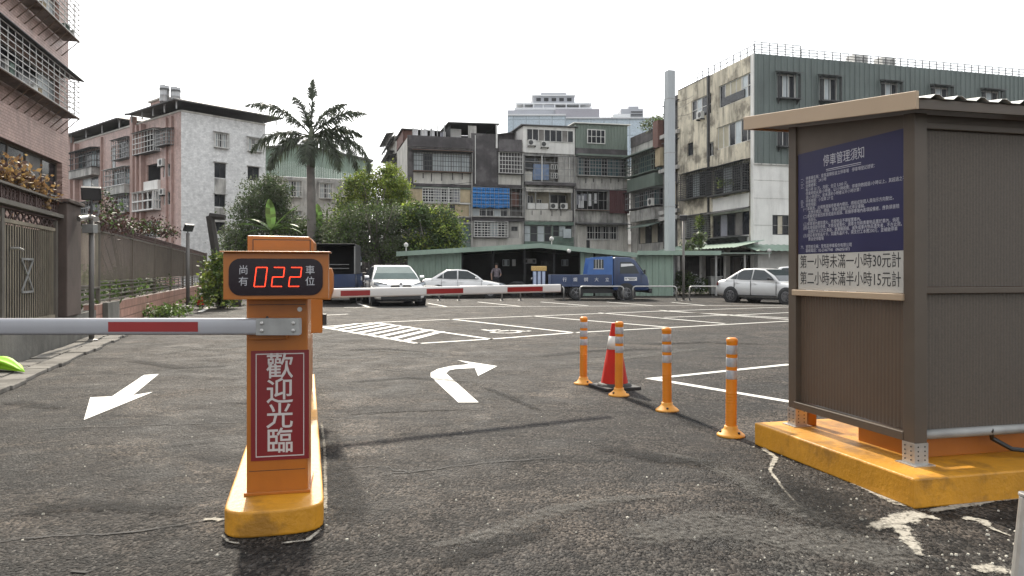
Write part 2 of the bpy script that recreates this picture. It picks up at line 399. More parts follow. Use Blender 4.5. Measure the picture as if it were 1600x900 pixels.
gl((653, 537), (767, 530), (897, 520), (1240, 501.5)); gl((501, 511), (585, 504), (706, 499), (834, 494), (1039, 486), (1240, 479.5))
gl((501, 511), (653, 537)); gl((585, 504), (767, 530)); gl((706, 499), (897, 520)); gl((834, 494), (1039, 511)); gl((937, 489), (1130, 505.5)); gl((1032, 485), (1240, 500))
gl((1040, 496), (1150, 492.3), (1240, 488.2)); gl((1040, 486.4), (1240, 497.5))
gl((1230, 570), (1018, 592), (1240, 629)); gl((502, 493), (541, 491))
gl((560, 474.7), (578, 480.5)); gl((540, 480.5), (800, 479), (1110, 477.5), (1240, 477)); gl((669, 474), (697, 479)); gl((747, 472), (812, 478.6)); gl((846, 472), (917, 477.6)); gl((949, 472), (1018, 477.5)); gl((1050, 472.5), (1100, 477.3))
gl((313, 487), (326, 481), w=.16)
# hatched triangle strokes
a0, a1 = G(501, 511), G(653, 537); b0, b1 = G(585, 504), G(767, 530)
for k in range(1, 9):
    f = k / 9; p = a0.lerp(a1, f); q = b0.lerp(b1, max(0, f - .02))
    q2 = p + (G(700, 508) - G(640, 522)).normalized() * 10
    # stop at the far edge or the row line
    best = None
    for (e0, e1) in ((a0, b0), (b0, b1), (a1, b1)):
        d1 = (q2 - p); d2 = (e1 - e0); den = d1.x * d2.y - d1.y * d2.x
        if abs(den) < 1e-6: continue
        t = ((e0.x - p.x) * d2.y - (e0.y - p.y) * d2.x) / den; s_ = ((e0.x - p.x) * d1.y - (e0.y - p.y) * d1.x) / den
        if t > .02 and -.01 <= s_ <= 1.01 and (best is None or t < best): best = t
    if best: o = line([p, p + (q2 - p) * best], .17, .008, 'hatch_marking')
# wheelchair symbol on the first bay, lying along the bay
e1 = (G(897, 520) - G(767, 530)).normalized(); e2 = (G(585, 504) - G(767, 530)).normalized()
c0 = G(782, 517.5)
mb = MB()
def stroke(pts, w=.09, z=.004):
    for a, b in zip(pts, pts[1:]):
        A = c0 + e1 * a[0] + e2 * a[1]; B = c0 + e1 * b[0] + e2 * b[1]; A.z = B.z = z
        t = (B - A).normalized(); s = Vector((-t.y, t.x, 0)) * w / 2; mb.quad([A - s, B - s, B + s, A + s])
ring = [(.32 * math.cos(t), .32 * math.sin(t) - .2) for t in [R(x) for x in range(150, 390, 20)]]
stroke(ring); stroke([(-.12, .55), (-.1, 0), (.25, 0), (.42, -.42), (.55, -.36)], .11, .0045); stroke([(-.11, .3), (.2, .3)], .09, .005)
struct(mb.build('wheelchair_marking', WPAINT))

def ground_poly(name, px, m, z=.005, n=1):
    mb = MB(); mb.quad([G(*p) + Vector((0, 0, z)) for p in px]); return struct(mb.build(name, m))
ground_poly('road_arrow', [(248, 585), (208, 618), (239, 613), (131, 657), (141, 621.5), (175, 620), (225, 586.5)], WPAINT)
ground_poly('road_arrow', [(716, 629.5), (748, 629.5), (697, 584), (702, 579), (713, 577), (742, 575.5), (747, 588), (777, 572.5), (714, 563), (735, 569.5), (704, 572.5), (684, 577), (673, 583), (673, 589)], WPAINT)

# ragged spills, dust, damp and painted-shade streaks: strips whose coverage fades to nothing at their edges
STZ = [0.0]
def stain(name, m, px, w, z=.005, jit=.25, sub=5):
    pts = [G(*p) for p in px]; fine = []
    for a, b in zip(pts, pts[1:]):
        for k in range(sub): fine.append(a.lerp(b, k / sub))
    fine.append(pts[-1]); ws = w if isinstance(w, (list, tuple)) else [w] * len(px); mb = MB(); cov = []; n = len(fine)
    for k, p in enumerate(fine):
        t = (fine[min(k + 1, n - 1)] - fine[max(k - 1, 0)]).normalized(); sd = Vector((-t.y, t.x, 0)); f = k / sub; i = min(int(f), len(ws) - 2); wd = ws[i] + (ws[i + 1] - ws[i]) * (f - i)
        e = min(1, min(k, n - 1 - k) / 1.5)
        for q, c in ((-1, 0), (-.35, 1), (.35, 1), (1, 0)): mb.v.append(p + sd * wd * q * rnd.uniform(1 - jit, 1 + jit) + Vector((0, 0, z))); cov.append(c * e)
    for k in range(n - 1):
        for q in range(3): i = k * 4 + q; mb.f.append((i, i + 1, i + 5, i + 4)); mb.m.append(0)
    STZ[0] += .00022
    for v in mb.v: v.z += STZ[0]
    o = mb.build(name, m); at_ = o.data.attributes.new('cover', 'FLOAT', 'POINT'); at_.data.foreach_set('value', cov); return struct(o)
for px, w in (([(1192, 692), (1260, 722), (1340, 757), (1432, 802)], .055), ([(1352, 829), (1390, 818), (1424, 808), (1450, 803)], [.04, .11, .13, .08]), ([(1398, 816), (1412, 832), (1428, 856), (1440, 874)], [.09, .07, .05, .02]), ([(1440, 806), (1475, 815)], [.07, .03]),
              ([(1497, 808), (1532, 815), (1552, 828), (1584, 841)], [.05, .06, .02, .012]), ([(1186, 697), (1212, 716), (1203, 736), (1226, 768), (1252, 797)], [.03, .035, .02, .014, .012]), ([(1434, 803), (1500, 792), (1560, 782), (1612, 776)], .05), ([(1516, 892), (1550, 890), (1585, 894)], .07),
              ([(312, 815), (334, 812), (352, 816)], .035), ([(495, 618), (515, 618.5)], .03), ([(502, 655), (507, 700), (509, 760), (508, 815)], .018), ([(346, 836), (356, 848), (380, 853)], .014), ([(430, 852), (480, 846), (506, 826)], .02)):
    stain('cement_stain', SPILL, px, w)
for px, w in (([(640, 862), (760, 838), (880, 796), (960, 782), (1070, 772)], [.05, .10, .14, .10, .06]), ([(1010, 705), (1100, 722), (1200, 772), (1330, 842)], [.05, .12, .20, .12]), ([(930, 850), (1120, 820), (1300, 850), (1480, 890)], [.2, .4, .45, .3]), 
              ([(500, 560), (590, 548), (700, 556)], .2), ([(860, 575), (980, 560), (1140, 540)], .25), ([(210, 560), (300, 545), (380, 548)], .3)):
    stain('road_dust', DUSTM, px, w, .0042)
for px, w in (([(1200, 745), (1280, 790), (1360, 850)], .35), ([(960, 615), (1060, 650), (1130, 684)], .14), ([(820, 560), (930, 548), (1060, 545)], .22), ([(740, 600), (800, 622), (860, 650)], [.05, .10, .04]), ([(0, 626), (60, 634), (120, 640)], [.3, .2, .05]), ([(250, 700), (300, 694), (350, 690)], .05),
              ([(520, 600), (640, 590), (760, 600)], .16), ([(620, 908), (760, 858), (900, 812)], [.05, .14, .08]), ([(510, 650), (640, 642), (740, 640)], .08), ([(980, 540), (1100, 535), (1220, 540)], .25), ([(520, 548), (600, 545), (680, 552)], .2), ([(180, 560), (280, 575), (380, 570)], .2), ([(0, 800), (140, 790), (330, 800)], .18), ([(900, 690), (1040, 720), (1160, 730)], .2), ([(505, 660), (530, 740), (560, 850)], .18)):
    stain('damp_shade_streak', DAMPSHADE, px, w, .0048)  # some strips are cast shade painted dark, as right of the island and cabinet
def crack(px, w=.008):
    mb = MB(); pts = [G(*p) for p in px]; fine = []
    for a, b in zip(pts, pts[1:]):
        n = max(2, int((b - a).length / .06)); sd = Vector((-(b - a).y, (b - a).x, 0)).normalized()
        for k in range(n): fine.append(a.lerp(b, k / n) + sd * rnd.gauss(0, .012))
    fine.append(pts[-1]); pv = None
    for k, p in enumerate(fine):
        ww = w * rnd.uniform(.3, 1.2); c = (p + Vector((0, ww, .0055)), p + Vector((0, -ww, .0055)))
        if pv: mb.quad([pv[0], c[0], c[1], pv[1]])
        pv = c
    struct(mb.build('asphalt_crack', BITUM))
BITUM = mat('crack_bitumen', (.008, .008, .008), .8)
for px in ([(535, 562), (560, 566), (590, 577), (650, 583)], [(780, 592), (840, 588), (920, 578)], [(600, 742), (690, 732), (780, 722), (864, 716)], [(0, 846), (110, 838), (210, 832), (330, 812)], [(110, 898), (160, 890), (196, 866)], [(0, 694), (40, 676), (90, 670), (380, 660)], [(508, 660), (600, 644), (760, 640)], [(60, 765), (92, 736)], [(505, 735), (580, 728), (640, 740)], [(856, 720), (850, 700)], [(900, 560), (960, 556), (1010, 562)]):
    crack(px)
# light crumbs scattered on the asphalt
mb = MB()
for _ in range(330):
    x, y = (rnd.uniform(1180, 1600), rnd.uniform(705, 899)) if rnd.random() < .62 else (rnd.uniform(0, 1250), rnd.uniform(600, 899))
    p = G(x, y); s = rnd.uniform(.002, .009)
    if 1197 < x < 1600 and y < 667 + (x - 1197) * .56 + 8 and x < 1440: continue
    a = rnd.uniform(0, 6.28)
    c = [p + Vector((math.cos(a + k * 1.57) * s * rnd.uniform(.6, 1.3), math.sin(a + k * 1.57) * s * rnd.uniform(.6, 1.3), 0)) for k in range(4)]
    mb.hexa(c + [q.lerp(p, .3) + Vector((0, 0, s * .8)) for q in c])
tag(mb.build('gravel_crumbs', CEMENT), 'pale crumbs of cement scattered over the asphalt', 'debris', kind='stuff')

# ---------------------------------------------------------------- traffic island and barrier
ax = Vector((-.268, .963, 0)).normalized(); ay = Vector((ax.y, -ax.x, 0))   # along and across the island
C0 = Vector((-1.165, 3.62, 0))       # centre of the rounded front
def isl(a, c, z=0): return C0 + ax * a + ay * c + Vector((0, 0, z))
hw = .232; prof = []
for k in range(13):
    th = R(180 + 180 * k / 12)
    sx = (abs(math.cos(th)) ** .62) * (1 if math.cos(th) > 0 else -1); sy = -(abs(math.sin(th)) ** .62)
    prof.append((sy * .17 + .02, sx * hw))
prof += [(4.6, hw), (4.6, -hw)]
mb = MB(); mb.prism([isl(a, c) for a, c in prof], (0, 0, .125))
isle = mb.build('traffic_island', YELLOW, bevel=.012, seg=3)
tag(isle, 'long yellow painted concrete kerb with a rounded end under the barrier posts', 'traffic island')

Z0 = .125
bx = Vector((.978, .21, 0)).normalized(); by = Vector((-bx.y, bx.x, 0))    # barrier cabinet axes (right, back)
B0 = Vector((-1.335, 3.70, 0))                                          # front left foot
def cb(a, b, z): return B0 + bx * a + by * b + Vector((0, 0, z))
def cbox(mb, a0, a1, b0, b1, z0, z1, m=0):
    q = [(a0, b0), (a1, b0), (a1, b1), (a0, b1)]
    mb.hexa([cb(a, b, z0) for a, b in q] + [cb(a, b, z1) for a, b in q], m)
gate = thing('parking_barrier', 'orange car park barrier with red welcome sign and lit number display', 'parking barrier', (-1.2, 3.85, Z0))
CW = .298
mb = MB(); cbox(mb, 0, CW, 0, .30, Z0, 1.30)
mb.build('cabinet', ORANGE, gate, bevel=.008)
mb = MB(); cbox(mb, -.012, CW + .012, -.012, .31, Z0, Z0 + .016); mb.build('foot_plate', ORANGE, gate, bevel=.003)
mb = MB(); prf = [(0, 1.302), (CW + .028, 1.302), (CW + .028, 1.405), (CW + .005, 1.432), (0, 1.436)]
mb.prism([cb(a, .03, z) for a, z in prf], by * .27); hd = mb.build('cabinet_head', ORANGE, gate, bevel=.006)
mb = MB(); cbox(mb, .03, CW + .008, .024, .033, 1.306, 1.412); mb.build('access_panel', ORANGE, hd, bevel=.002)
mb = MB()
for a0, a1, z0, z1 in ((.026, .030, 1.306, 1.416), (CW + .008, CW + .012, 1.306, 1.416), (.026, CW + .012, 1.412, 1.416)): cbox(mb, a0, a1, .0265, .0285, z0, z1)
mb.build('panel_gap', BLACKP, hd)
# display housing
fd = Face(cb(-.083, -.17, 0), bx)
DW, DZ0, DZ1 = .488, 1.117, 1.343
mb = MB(); mb.fbox(fd, 0, DW, DZ0, DZ1, -.15, 0)
disp = mb.build('display_housing', ORANGE, gate, bevel=.004)
mb = MB(); mb.fbox(fd, -.012, DW + .012, DZ1 + .001, DZ1 + .007, -.152, .03); mb.build('rain_hood', ORANGE, disp, bevel=.002)
def rrect(fc, u0, u1, z0, z1, r, d, seg=6):
    out = []
    for cx, cz, a in ((u1 - r, z1 - r, 0), (u0 + r, z1 - r, 90), (u0 + r, z0 + r, 180), (u1 - r, z0 + r, 270)):
        for k in range(seg + 1):
            t = R(a + 90 * k / seg); out.append(fc.pt(cx + r * math.cos(t), cz + r * math.sin(t), d))
    return out
mb = MB(); mb.prism(rrect(fd, .026, DW - .026, DZ0 + .02, DZ1 - .028, .055, .0005), fd.n * .005)
mb.build('screen', SCREEN, disp)
SEG = {'0': 'abcdef', '2': 'abged'}
def digit(ch, uc, zc, w, h):
    mb = MB(); sl = .12
    pts = {'a': ((0, h), (w, h)), 'b': ((w, h), (w, h / 2)), 'c': ((w, h / 2), (w, 0)), 'd': ((0, 0), (w, 0)), 'e': ((0, h / 2), (0, 0)), 'f': ((0, h), (0, h / 2)), 'g': ((0, h / 2), (w, h / 2))}
    for sgm in SEG[ch]:
        (x0, z0), (x1, z1) = pts[sgm]
        for k in range(8):
            f = (k + .5) / 8; x = x0 + (x1 - x0) * f; z = z0 + (z1 - z0) * f
            u = uc - w / 2 + x + (z - h / 2) * sl; zz = zc - h / 2 + z; s = .0026
            mb.prism([fd.pt(u + s * math.cos(t), zz + s * math.sin(t), .0056) for t in [R(q) for q in range(0, 360, 60)]], fd.n * .002)
    return mb.build('digit', LED, disp)
for ch, u in zip('022', (.172, .252, .332)): digit(ch, u, 1.226, .05, .092)
for tx, u, z in (('尚', .093, 1.257), ('有', .093, 1.202), ('車', .402, 1.257), ('位', .402, 1.202)):
    mb = MB(); mb.mesh(text_mesh(tx, .047), text_mx(fd.pt(u, z, .0062), fd.u, fd.n)); mb.build('lettering', PALEINK, disp)
# welcome sign
fs = Face(cb(0, 0, 0), bx)
mb = MB(); mb.fbox(fs, .022, CW + .006, .298, .853, .0006, .004); sg = mb.build('welcome_sign', SIGNRED, gate)
mb = MB()
for u0, u1, z0, z1 in ((.045, CW - .018, .833, .838), (.045, CW - .018, .316, .321), (.045, .049, .321, .833), (CW - .022, CW - .018, .321, .833)): mb.fbox(fs, u0, u1, z0, z1, .0045, .0056)
mb.build('border_line', SIGNWHITE, sg)
for i, ch in enumerate('歡迎光臨'):
    mb = MB(); me = text_mesh(ch, .146, bold=.0013)
    mb.mesh(me, text_mx(fs.pt(CW / 2 + .012, .765 - i * .126, .0052), fs.u, fs.n, .93, .93)); 
    mb.build('lettering', SIGNWHITE, sg)
mb = MB(); mb.lathe([(.007, 0), (.007, .004), (.004, .005)], cb(.10, -.0052, 1.02), 10, axis='y'); mb.build('screw', BLACKP, gate)
mb = MB(); mb.lathe([(.012, 0), (.012, .005), (.006, .006)], cb(CW - .04, -.006, 1.06), 12, axis='y'); mb.build('lock', STEEL, gate)
mb = MB(); cbox(mb, .012, CW - .012, -.0012, -.0004, 1.083, 1.086); cbox(mb, .012, CW - .012, -.0012, -.0004, .245, .2475); mb.build('door_gap', BLACKP, gate)
# short boom arm to the left
def boom(mb, a, b, h, w, r=.016):
    t = (b - a).normalized(); s = Vector((-t.y, t.x, 0)).normalized(); up = t.cross(s) * -1
    if up.z < 0: up = -up
    pr = []
    for cx, cz, an in ((w / 2 - r, h / 2 - r, 0), (-w / 2 + r, h / 2 - r, 90), (-w / 2 + r, -h / 2 + r, 180), (w / 2 - r, -h / 2 + r, 270)):
        for k in range(5):
            q = R(an + 90 * k / 4); pr.append((cx + r * math.cos(q), cz + r * math.sin(q)))
    mb.loft([[a + s * x + up * z for x, z in pr], [b + s * x + up * z for x, z in pr]])
    return s, up
YB = 3.63
A = P(469, 510, YB); B = P(-560, 510.5, YB)
mb = MB(); s_, up_ = boom(mb, A, B, .082, .055); arm = mb.build('boom_arm', SHADEBOOM, gate, smooth=True)
arm.modifiers.new('e', 'EDGE_SPLIT').split_angle = R(50)
fb = Face((A.x, YB), (1, 0)); zb = A.z
for x0, x1 in ((174, 313), (-140, -1), (-430, -290)):
    mb = MB(); mb.fbox(fb, fb.U(x0), fb.U(x1), zb - .024, zb + .024, .0280, .0290); mb.build('red_stripe', REDTAPE, arm)
mb = MB(); mb.fbox(fb, -.208, .004, zb - .0415, zb + .0415, .0282, .0312); br = mb.build('clamp_plate', GALV, arm, bevel=.002)
for u in (-.178, -.024):
    for dz in (-.018, .018):
        mb = MB(); q = [( .0, .031), (.009, .031), (.009, .036), (.004, .039), (0, .039)]
        mb.lathe([(r, -d) for r, d in q], fb.pt(u, zb + dz, 0), 10, axis='y'); mb.build('bolt', STEEL, br)
mb = MB(); cbox(mb, .02, .20, -.04, -.001, zb - .07, zb + .03); mb.build('boom_hub', ORANGE, gate, bevel=.004)

# second barrier behind, boom to the right
g2 = thing('parking_barrier', 'second orange barrier post behind the number display, carrying the long striped boom', 'parking barrier', (-1.95, 6.6, Z0))
T0 = P(505, 458.6, 6.45); ang = R(28); bd = Vector((math.cos(ang), math.sin(ang), 0))
f2 = Face((-2.12, 6.62), (.978, .21))
mb = MB(); mb.fbox(f2, 0, .30, Z0, 1.22, -.30, 0); cab2 = mb.build('cabinet', ORANGE, g2, bevel=.008)
mb = MB(); mb.fbox(f2, .16, .405, .70, 1.03, .004, .07); mb.build('boom_hub', ORANGE, g2, bevel=.006)
mb = MB(); mb.fbox(f2, .405, .44, .77, .87, .01, .06); mb.build('loop_sensor', BLACKP, g2, bevel=.004)
hc = P(512, 444, 6.4)
mb = MB(); pr = [(-.10, -.13), (.03, -.135), (.055, -.05), (.055, .09), (.04, .14), (-.10, .14)]
mb.prism([hc + Vector((a, 0, z)) for a, z in pr], (0, -.05, 0)); mb.build('boom_clamp', ORANGE, g2, bevel=.005)
L2 = 2.43; T1 = T0 + bd * L2; T1.z = T0.z + .022
mb = MB(); s2, u2 = boom(mb, T0, T1, .083, .05); arm2 = mb.build('boom_arm', WHITEM, g2, smooth=True); arm2.modifiers.new('e', 'EDGE_SPLIT').split_angle = R(50)
ff = Face((T0.x, T0.y), bd)
for x0, x1 in ((531, 577), (665, 722), (791, 846)):
    u0, u1 = ff.U(x0), ff.U(x1)
    z_ = lambda u: T0.z + .022 * u / L2
    mb = MB(); mb.hexa([ff.pt(u0, z_(u0) - .026, .0255), ff.pt(u1, z_(u1) - .026, .0255), ff.pt(u1, z_(u1) - .026, .0265), ff.pt(u0, z_(u0) - .026, .0265),
                        ff.pt(u0, z_(u0) + .022, .0255), ff.pt(u1, z_(u1) + .022, .0255), ff.pt(u1, z_(u1) + .022, .0265), ff.pt(u0, z_(u0) + .022, .0265)])
    mb.build('red_stripe', REDTAPE, arm2)
mb = MB(); e_ = T1 + bd * .002; mb.prism([e_ + s2 * x + Vector((0, 0, z)) for x, z in ((-.024, -.04), (.024, -.04), (.024, .04), (-.024, .04))], bd * .012); mb.build('end_cap', BLACKP, arm2)

# ---------------------------------------------------------------- bollards and cones
ORPLAST = mat('orange_plastic', (.66, .215, .012), .42, var=.08, vs=5, spec=.5, streak=.2, grime=(.35, .09, .01))
ORBASE = mat('yellow_orange_flange', (.66, .29, .03), .5, var=.12, vs=9, streak=.2, grime=(.3, .13, .02))
REFL = mat('silver_reflective_band', (.36, .36, .37), .4, .15, var=.2, vs=25)
def make_bollard(label):
    t = thing('delineator_post', label, 'bollard', (0, 0, 0), 'flexible posts beside the booth')
    mb = MB(); pr = [(.043, .05)]
    for k in range(13): pr += [(.043, .06 + k * .022), (.0405, .07 + k * .022), (.0405, .078 + k * .022)]
    pr += [(.041, .36), (.041, .715), (.043, .718), (.043, .732), (.040, .742), (.028, .750), (.012, .748)]
    mb.lathe(pr, n=22); mb.build('post', ORPLAST, t, smooth=True)
    for z in (.435, .53, .625):
        mb = MB(); mb.lathe([(.0414, z), (.0422, z + .002), (.0422, z + .066), (.0414, z + .068)], n=22); mb.build('reflective_band', REFL, t, smooth=True)
    mb = MB(); mb.lathe([(.105, 0), (.105, .012), (.095, .02), (.06, .048), (.050, .062), (.050, .078), (.04, .08)], n=26); b = mb.build('base', ORBASE, t, smooth=True)
    for k in range(3):
        th = R(-60 + k * 120); mb = MB(); mb.lathe([(.010, .028), (.010, .040), (.006, .043)], (.08 * math.cos(th), .08 * math.sin(th), 0), 8); mb.build('bolt', BLACKP, b)
    return t
labs = ['orange post with silver bands left of the red cone, farthest from the booth', 'orange post with silver bands standing right in front of the red traffic cone',
        'third orange post, between the red cone and the post nearest the booth', 'large orange post with silver bands nearest the yellow booth plinth']
b0 = make_bollard(labs[0])
for i, p in enumerate(((911.5, 600), (967, 618), (1042.5, 642), (1142, 681))):
    q = b0 if i == 0 else copy_tree(b0)
    q.location = G(*p); q.rotation_euler = (R((0, .5, -.4, .3)[i]), R((.4, 0, .5, -.6)[i]), R(40 * i)); q['label'] = labs[i]
CONER = mat('red_cone_plastic', (.36, .014, .006), .65, var=.12, vs=6, spec=.15, streak=.35, grime=(.16, .02, .015))
CONEW = mat('white_cone_sleeve', (.62, .60, .56), .5, var=.15)
def make_cone(label, s=1.0):
    t = thing('traffic_cone', label, 'traffic cone')
    def cr(z): return .155 * s + (.032 - .155) * s * (z / .70)
    mb = MB(); mb.lathe([(cr(.03) + .02, .03 * s), (cr(.05), .05 * s), (cr(.70), .69 * s), (cr(.70) * .8, .70 * s)], n=24); c = mb.build('cone_body', CONER, t, smooth=True); c.modifiers.new('e', 'EDGE_SPLIT').split_angle = R(60)
    mb = MB(); mb.lathe([(cr(.42) + .003, .42 * s), (cr(.56) + .003, .56 * s)], n=24); mb.build('reflective_sleeve', CONEW, t, smooth=True)
    mb = MB(); mb.box(-.21 * s, .21 * s, -.21 * s, .21 * s, 0, .03 * s); mb.lathe([(.19 * s, .03 * s), (.17 * s, .055 * s), (.15 * s, .06 * s)], n=20); mb.build('base', RUBBER, t, bevel=.006)
    return t
c1 = make_cone('red traffic cone with a white sleeve and black foot behind the orange posts'); c1.location = G(960, 606); c1.rotation_euler = (0, 0, R(20))
c2 = make_cone('small faded red cone at the far end of the railings by the weeds', .88); c2.location = G(313.5, 478.5)

# leaning steel stub at the right edge
stub = thing('steel_post', 'cut grey steel stub leaning at the bottom right corner of the lot', 'post', (2.0, 2.86, 0))
mb = MB(); a = Vector((1.985, 2.84, 0)); u = Vector((.14, .05, 1)).normalized(); 
mb.tube([a, a + u * .372], .056, 20); mb.build('tube', STEEL, stub, smooth=False, bevel=.003)
mb = MB(); mb.tube([a + u * .3725, a + u * .388], .060, 20); mb.build('cap', STEEL, stub, bevel=.004)

# ---------------------------------------------------------------- booth
kd = Vector((-.242, .970, 0)).normalized(); kn = Vector((kd.y, -kd.x, 0))
KA = Vector((2.118, 3.875, 0)); PZ = .16
def kp(n, d, z, o=None): return (o or KA) + kn * n + kd * d + Vector((0, 0, z))
def kbox(mb, n0, n1, d0, d1, z0, z1, o=None, m=0):
    q = [(n0, d0), (n1, d0), (n1, d1), (n0, d1)]
    mb.hexa([kp(a, b, z0, o) for a, b in q] + [kp(a, b, z1, o) for a, b in q], m)
mb = MB(); kbox(mb, 0, 2.4, 0, 1.50, 0, PZ); pl = mb.build('booth_plinth', YELLOW, bevel=.010, seg=2)
tag(pl, 'yellow painted concrete plinth under the brown booth, chipped along its edges', 'plinth')
K0 = Vector((2.262, 4.135, 0)); KW, KL = 1.95, 1.17
def kz(d): return 2.145 + .120 * d        # underside of the roof along d
booth = thing('pay_booth', 'brown metal pay booth with parking rules board and a pale ribbed roof', 'booth', K0 + Vector((0, 0, PZ)))
ps = .085
def qbox(mb, *a): kbox(mb, *a, o=K0)
for n, d in ((0, 0), (KW - ps, 0), (0, KL - ps), (KW - ps, KL - ps)):
    mb = MB(); q = [(n, d), (n + ps, d), (n + ps, d + ps), (n, d + ps)]
    zb_ = PZ + .10 if d > 0 else PZ + .02
    mb.hexa([kp(a, b, zb_, K0) for a, b in q] + [kp(a, b, kz(b), K0) for a, b in q]); po = mb.build('post', BROWN, booth, bevel=.004)
    mb = MB(); qbox(mb, n - .004, n + ps + .004, d - .004, d + ps + .004, PZ + .003, PZ + .125); qbox(mb, n - .03, n + ps + .03, d - .03, d + ps + .03, PZ, PZ + .006)
    br = mb.build('foot_bracket', STEEL, po)
    mb = MB()
    for (a, b) in ((.02, -.005), (.065, -.005)):
        for z in (.03, .055, .08, .105): mb.lathe([(.005, 0), (.004, .004)], kp(n + a, d + b, PZ + z, K0), 6, axis='y')
    for (a, b) in ((-.005, .02), (-.005, .065)):
        for z in (.03, .055, .08, .105): mb.lathe([(.005, 0), (.004, -.004)], kp(n + a, d + b, PZ + z, K0), 6, axis='x')
    mb.build('bolt', BLACKP, br)
# left side (towards the lane): lower panel, rails, boards
KF = Face(K0, -kd); KF.n = -kn          # u runs towards the camera, d=0 plane is the outer post face
fl = Face(kp(0, KL, 0, K0), -kd); fl.n = -kn
ua, ub = ps, KL - ps
mb = MB(); mb.fbox(fl, ua, ub, .34, 1.10, -.05, -.04); mb.build('side_panel', BROWNP, booth)
mb = MB(); mb.fbox(fl, ua - .02, ub, .285, .335, -.06, .004); mb.build('rail', BROWN, booth, bevel=.004)
mb = MB(); mb.fbox(fl, ua - .03, ub + .01, 1.085, 1.125, -.055, .012); mb.build('rail', FASCIA, booth, bevel=.004)
mb = MB(); mb.hexa([fl.pt(ua, 2.07, -.05), fl.pt(ub, 2.07, -.05), fl.pt(ub, 2.07, -.012), fl.pt(ua, 2.07, -.012), fl.pt(ua, kz(KL - ps) - .004, -.05), fl.pt(ub, kz(ps) - .004, -.05), fl.pt(ub, kz(ps) - .004, -.012), fl.pt(ua, kz(KL - ps) - .004, -.012)])
mb.build('lintel', BROWN, booth)
mb = MB(); mb.fbox(fl, ua + .015, ub, 1.375, 2.075, -.030, -.010); nb = mb.build('notice_board', NAVY, booth)
mb = MB(); mb.fbox(fl, ua + .015, ub, 1.128, 1.374, -.034, -.011); pb = mb.build('price_board', CREAMB, booth)
UC = (ua + ub) / 2
def put(mb, txt, u, z, size, align='LEFT', sx=1.0, d=-.0095):
    mb.mesh(text_mesh(txt, size, align, bold=0), text_mx(fl.pt(u, z, d), fl.u, fl.n, sx, 1))
mb = MB(); put(mb, '第一小時未滿一小時30元計', UC + .005, 1.314, .098, 'CENTER', .80); put(mb, '第二小時未滿半小時15元計', UC + .005, 1.201, .098, 'CENTER', .80)
for dx in (.0016,): pass
mb.build('lettering', INK, pb)
mb = MB(); put(mb, '停車管理須知', UC - .02, 1.985, .082, 'CENTER', .80)
mb.fbox(fl, UC - .185, UC + .145, 1.928, 1.932, -.0095, -.0088); mb.fbox(fl, UC - .185, UC + .145, 1.918, 1.921, -.0095, -.0088)
mb.build('lettering', PALEINK, nb)
rows = ['一、停車場名稱：愛馬富錦街自立停車場　停車場登記證號：', '二、收費時間：24小時', '三、收費標準：', '　　每小時 30 元，月租：全日 5,000 元。', '　　停車時間未滿1小時者，以1小時收費；停車時數超過1小時以上，其超過之不',
        '　　滿1小時部分，如未滿半小時者以半小時計算！', '四、停車種類：小型車 27 位', '五、管理規範：', '　(一)車輛進、出場應遵循停車場內標誌、標線或管理人員指示方向駛出，', '　　　並應依標誌、標線、停車位劃設方式停妥車輛。',
        '　(二)車輛使用者因故意或過失毀損、毀損停車場內各項設備者，應負損害賠', '　　　償責任。', '　(三)停車場內嚴禁煙火，危險物品不得留置車內。', '　(四)本場僅提供停車，不負保管責任；請車主勿將貴重物品置於車內，倘若', '　　　毀損於本公司之事由，致車輛毀損，滅失或車內物品遺失者，不在此限。',
        '　(五)請妥善保管晶片卡，如遺失晶片卡，需支付工本費200元，並補繳停車', '　　　費後使得離場', '', '六、管理者名稱：愛馬區停車股份有限公司', '　　聯絡電話：02-23467748　0960951873']
mb = MB()
for i, tx in enumerate(rows):
    if tx: put(mb, tx, ua + .045, 1.893 - i * .0262, .0275, 'LEFT', .99)
mb.build('lettering', PALEINK, nb)
# front side (towards the camera)
ft = Face(K0, kn)
for z0, z1 in ((.35, 1.125), (1.165, 2.06)):
    mb = MB(); mb.fbox(ft, ps, KW - ps, z0, z1, -.05, -.04); mb.build('side_panel', BROWNM, booth)
mb = MB(); mb.tube([ft.pt(ps, .322, -.042), ft.pt(KW - ps, .322, -.042)], .028, 14); mb.build('rail', GALV, booth, smooth=True)
mb = MB(); mb.fbox(ft, ps, KW - ps, 1.127, 1.163, -.055, -.005); mb.build('rail', BROWN, booth, bevel=.004)
mb = MB(); mb.fbox(ft, ps, KW - ps, 2.062, 2.10, -.06, -.008); mb.build('rail', BROWN, booth, bevel=.004)
mb = MB(); mb.fbox(ft, ps, KW - ps, 2.102, 2.143, -.05, -.02); mb.build('lintel', BROWN, booth)
ribbed(BROWNP, kd, .03, .5); ribbed(BROWNM, kn, .022, .5)
# far and back panels
fr = Face(kp(KW, 0, 0, K0), kd); mb = MB(); mb.fbox(fr, ps, KL - ps, .34, 2.10, -.05, -.04); mb.build('side_panel', BROWNP, booth)
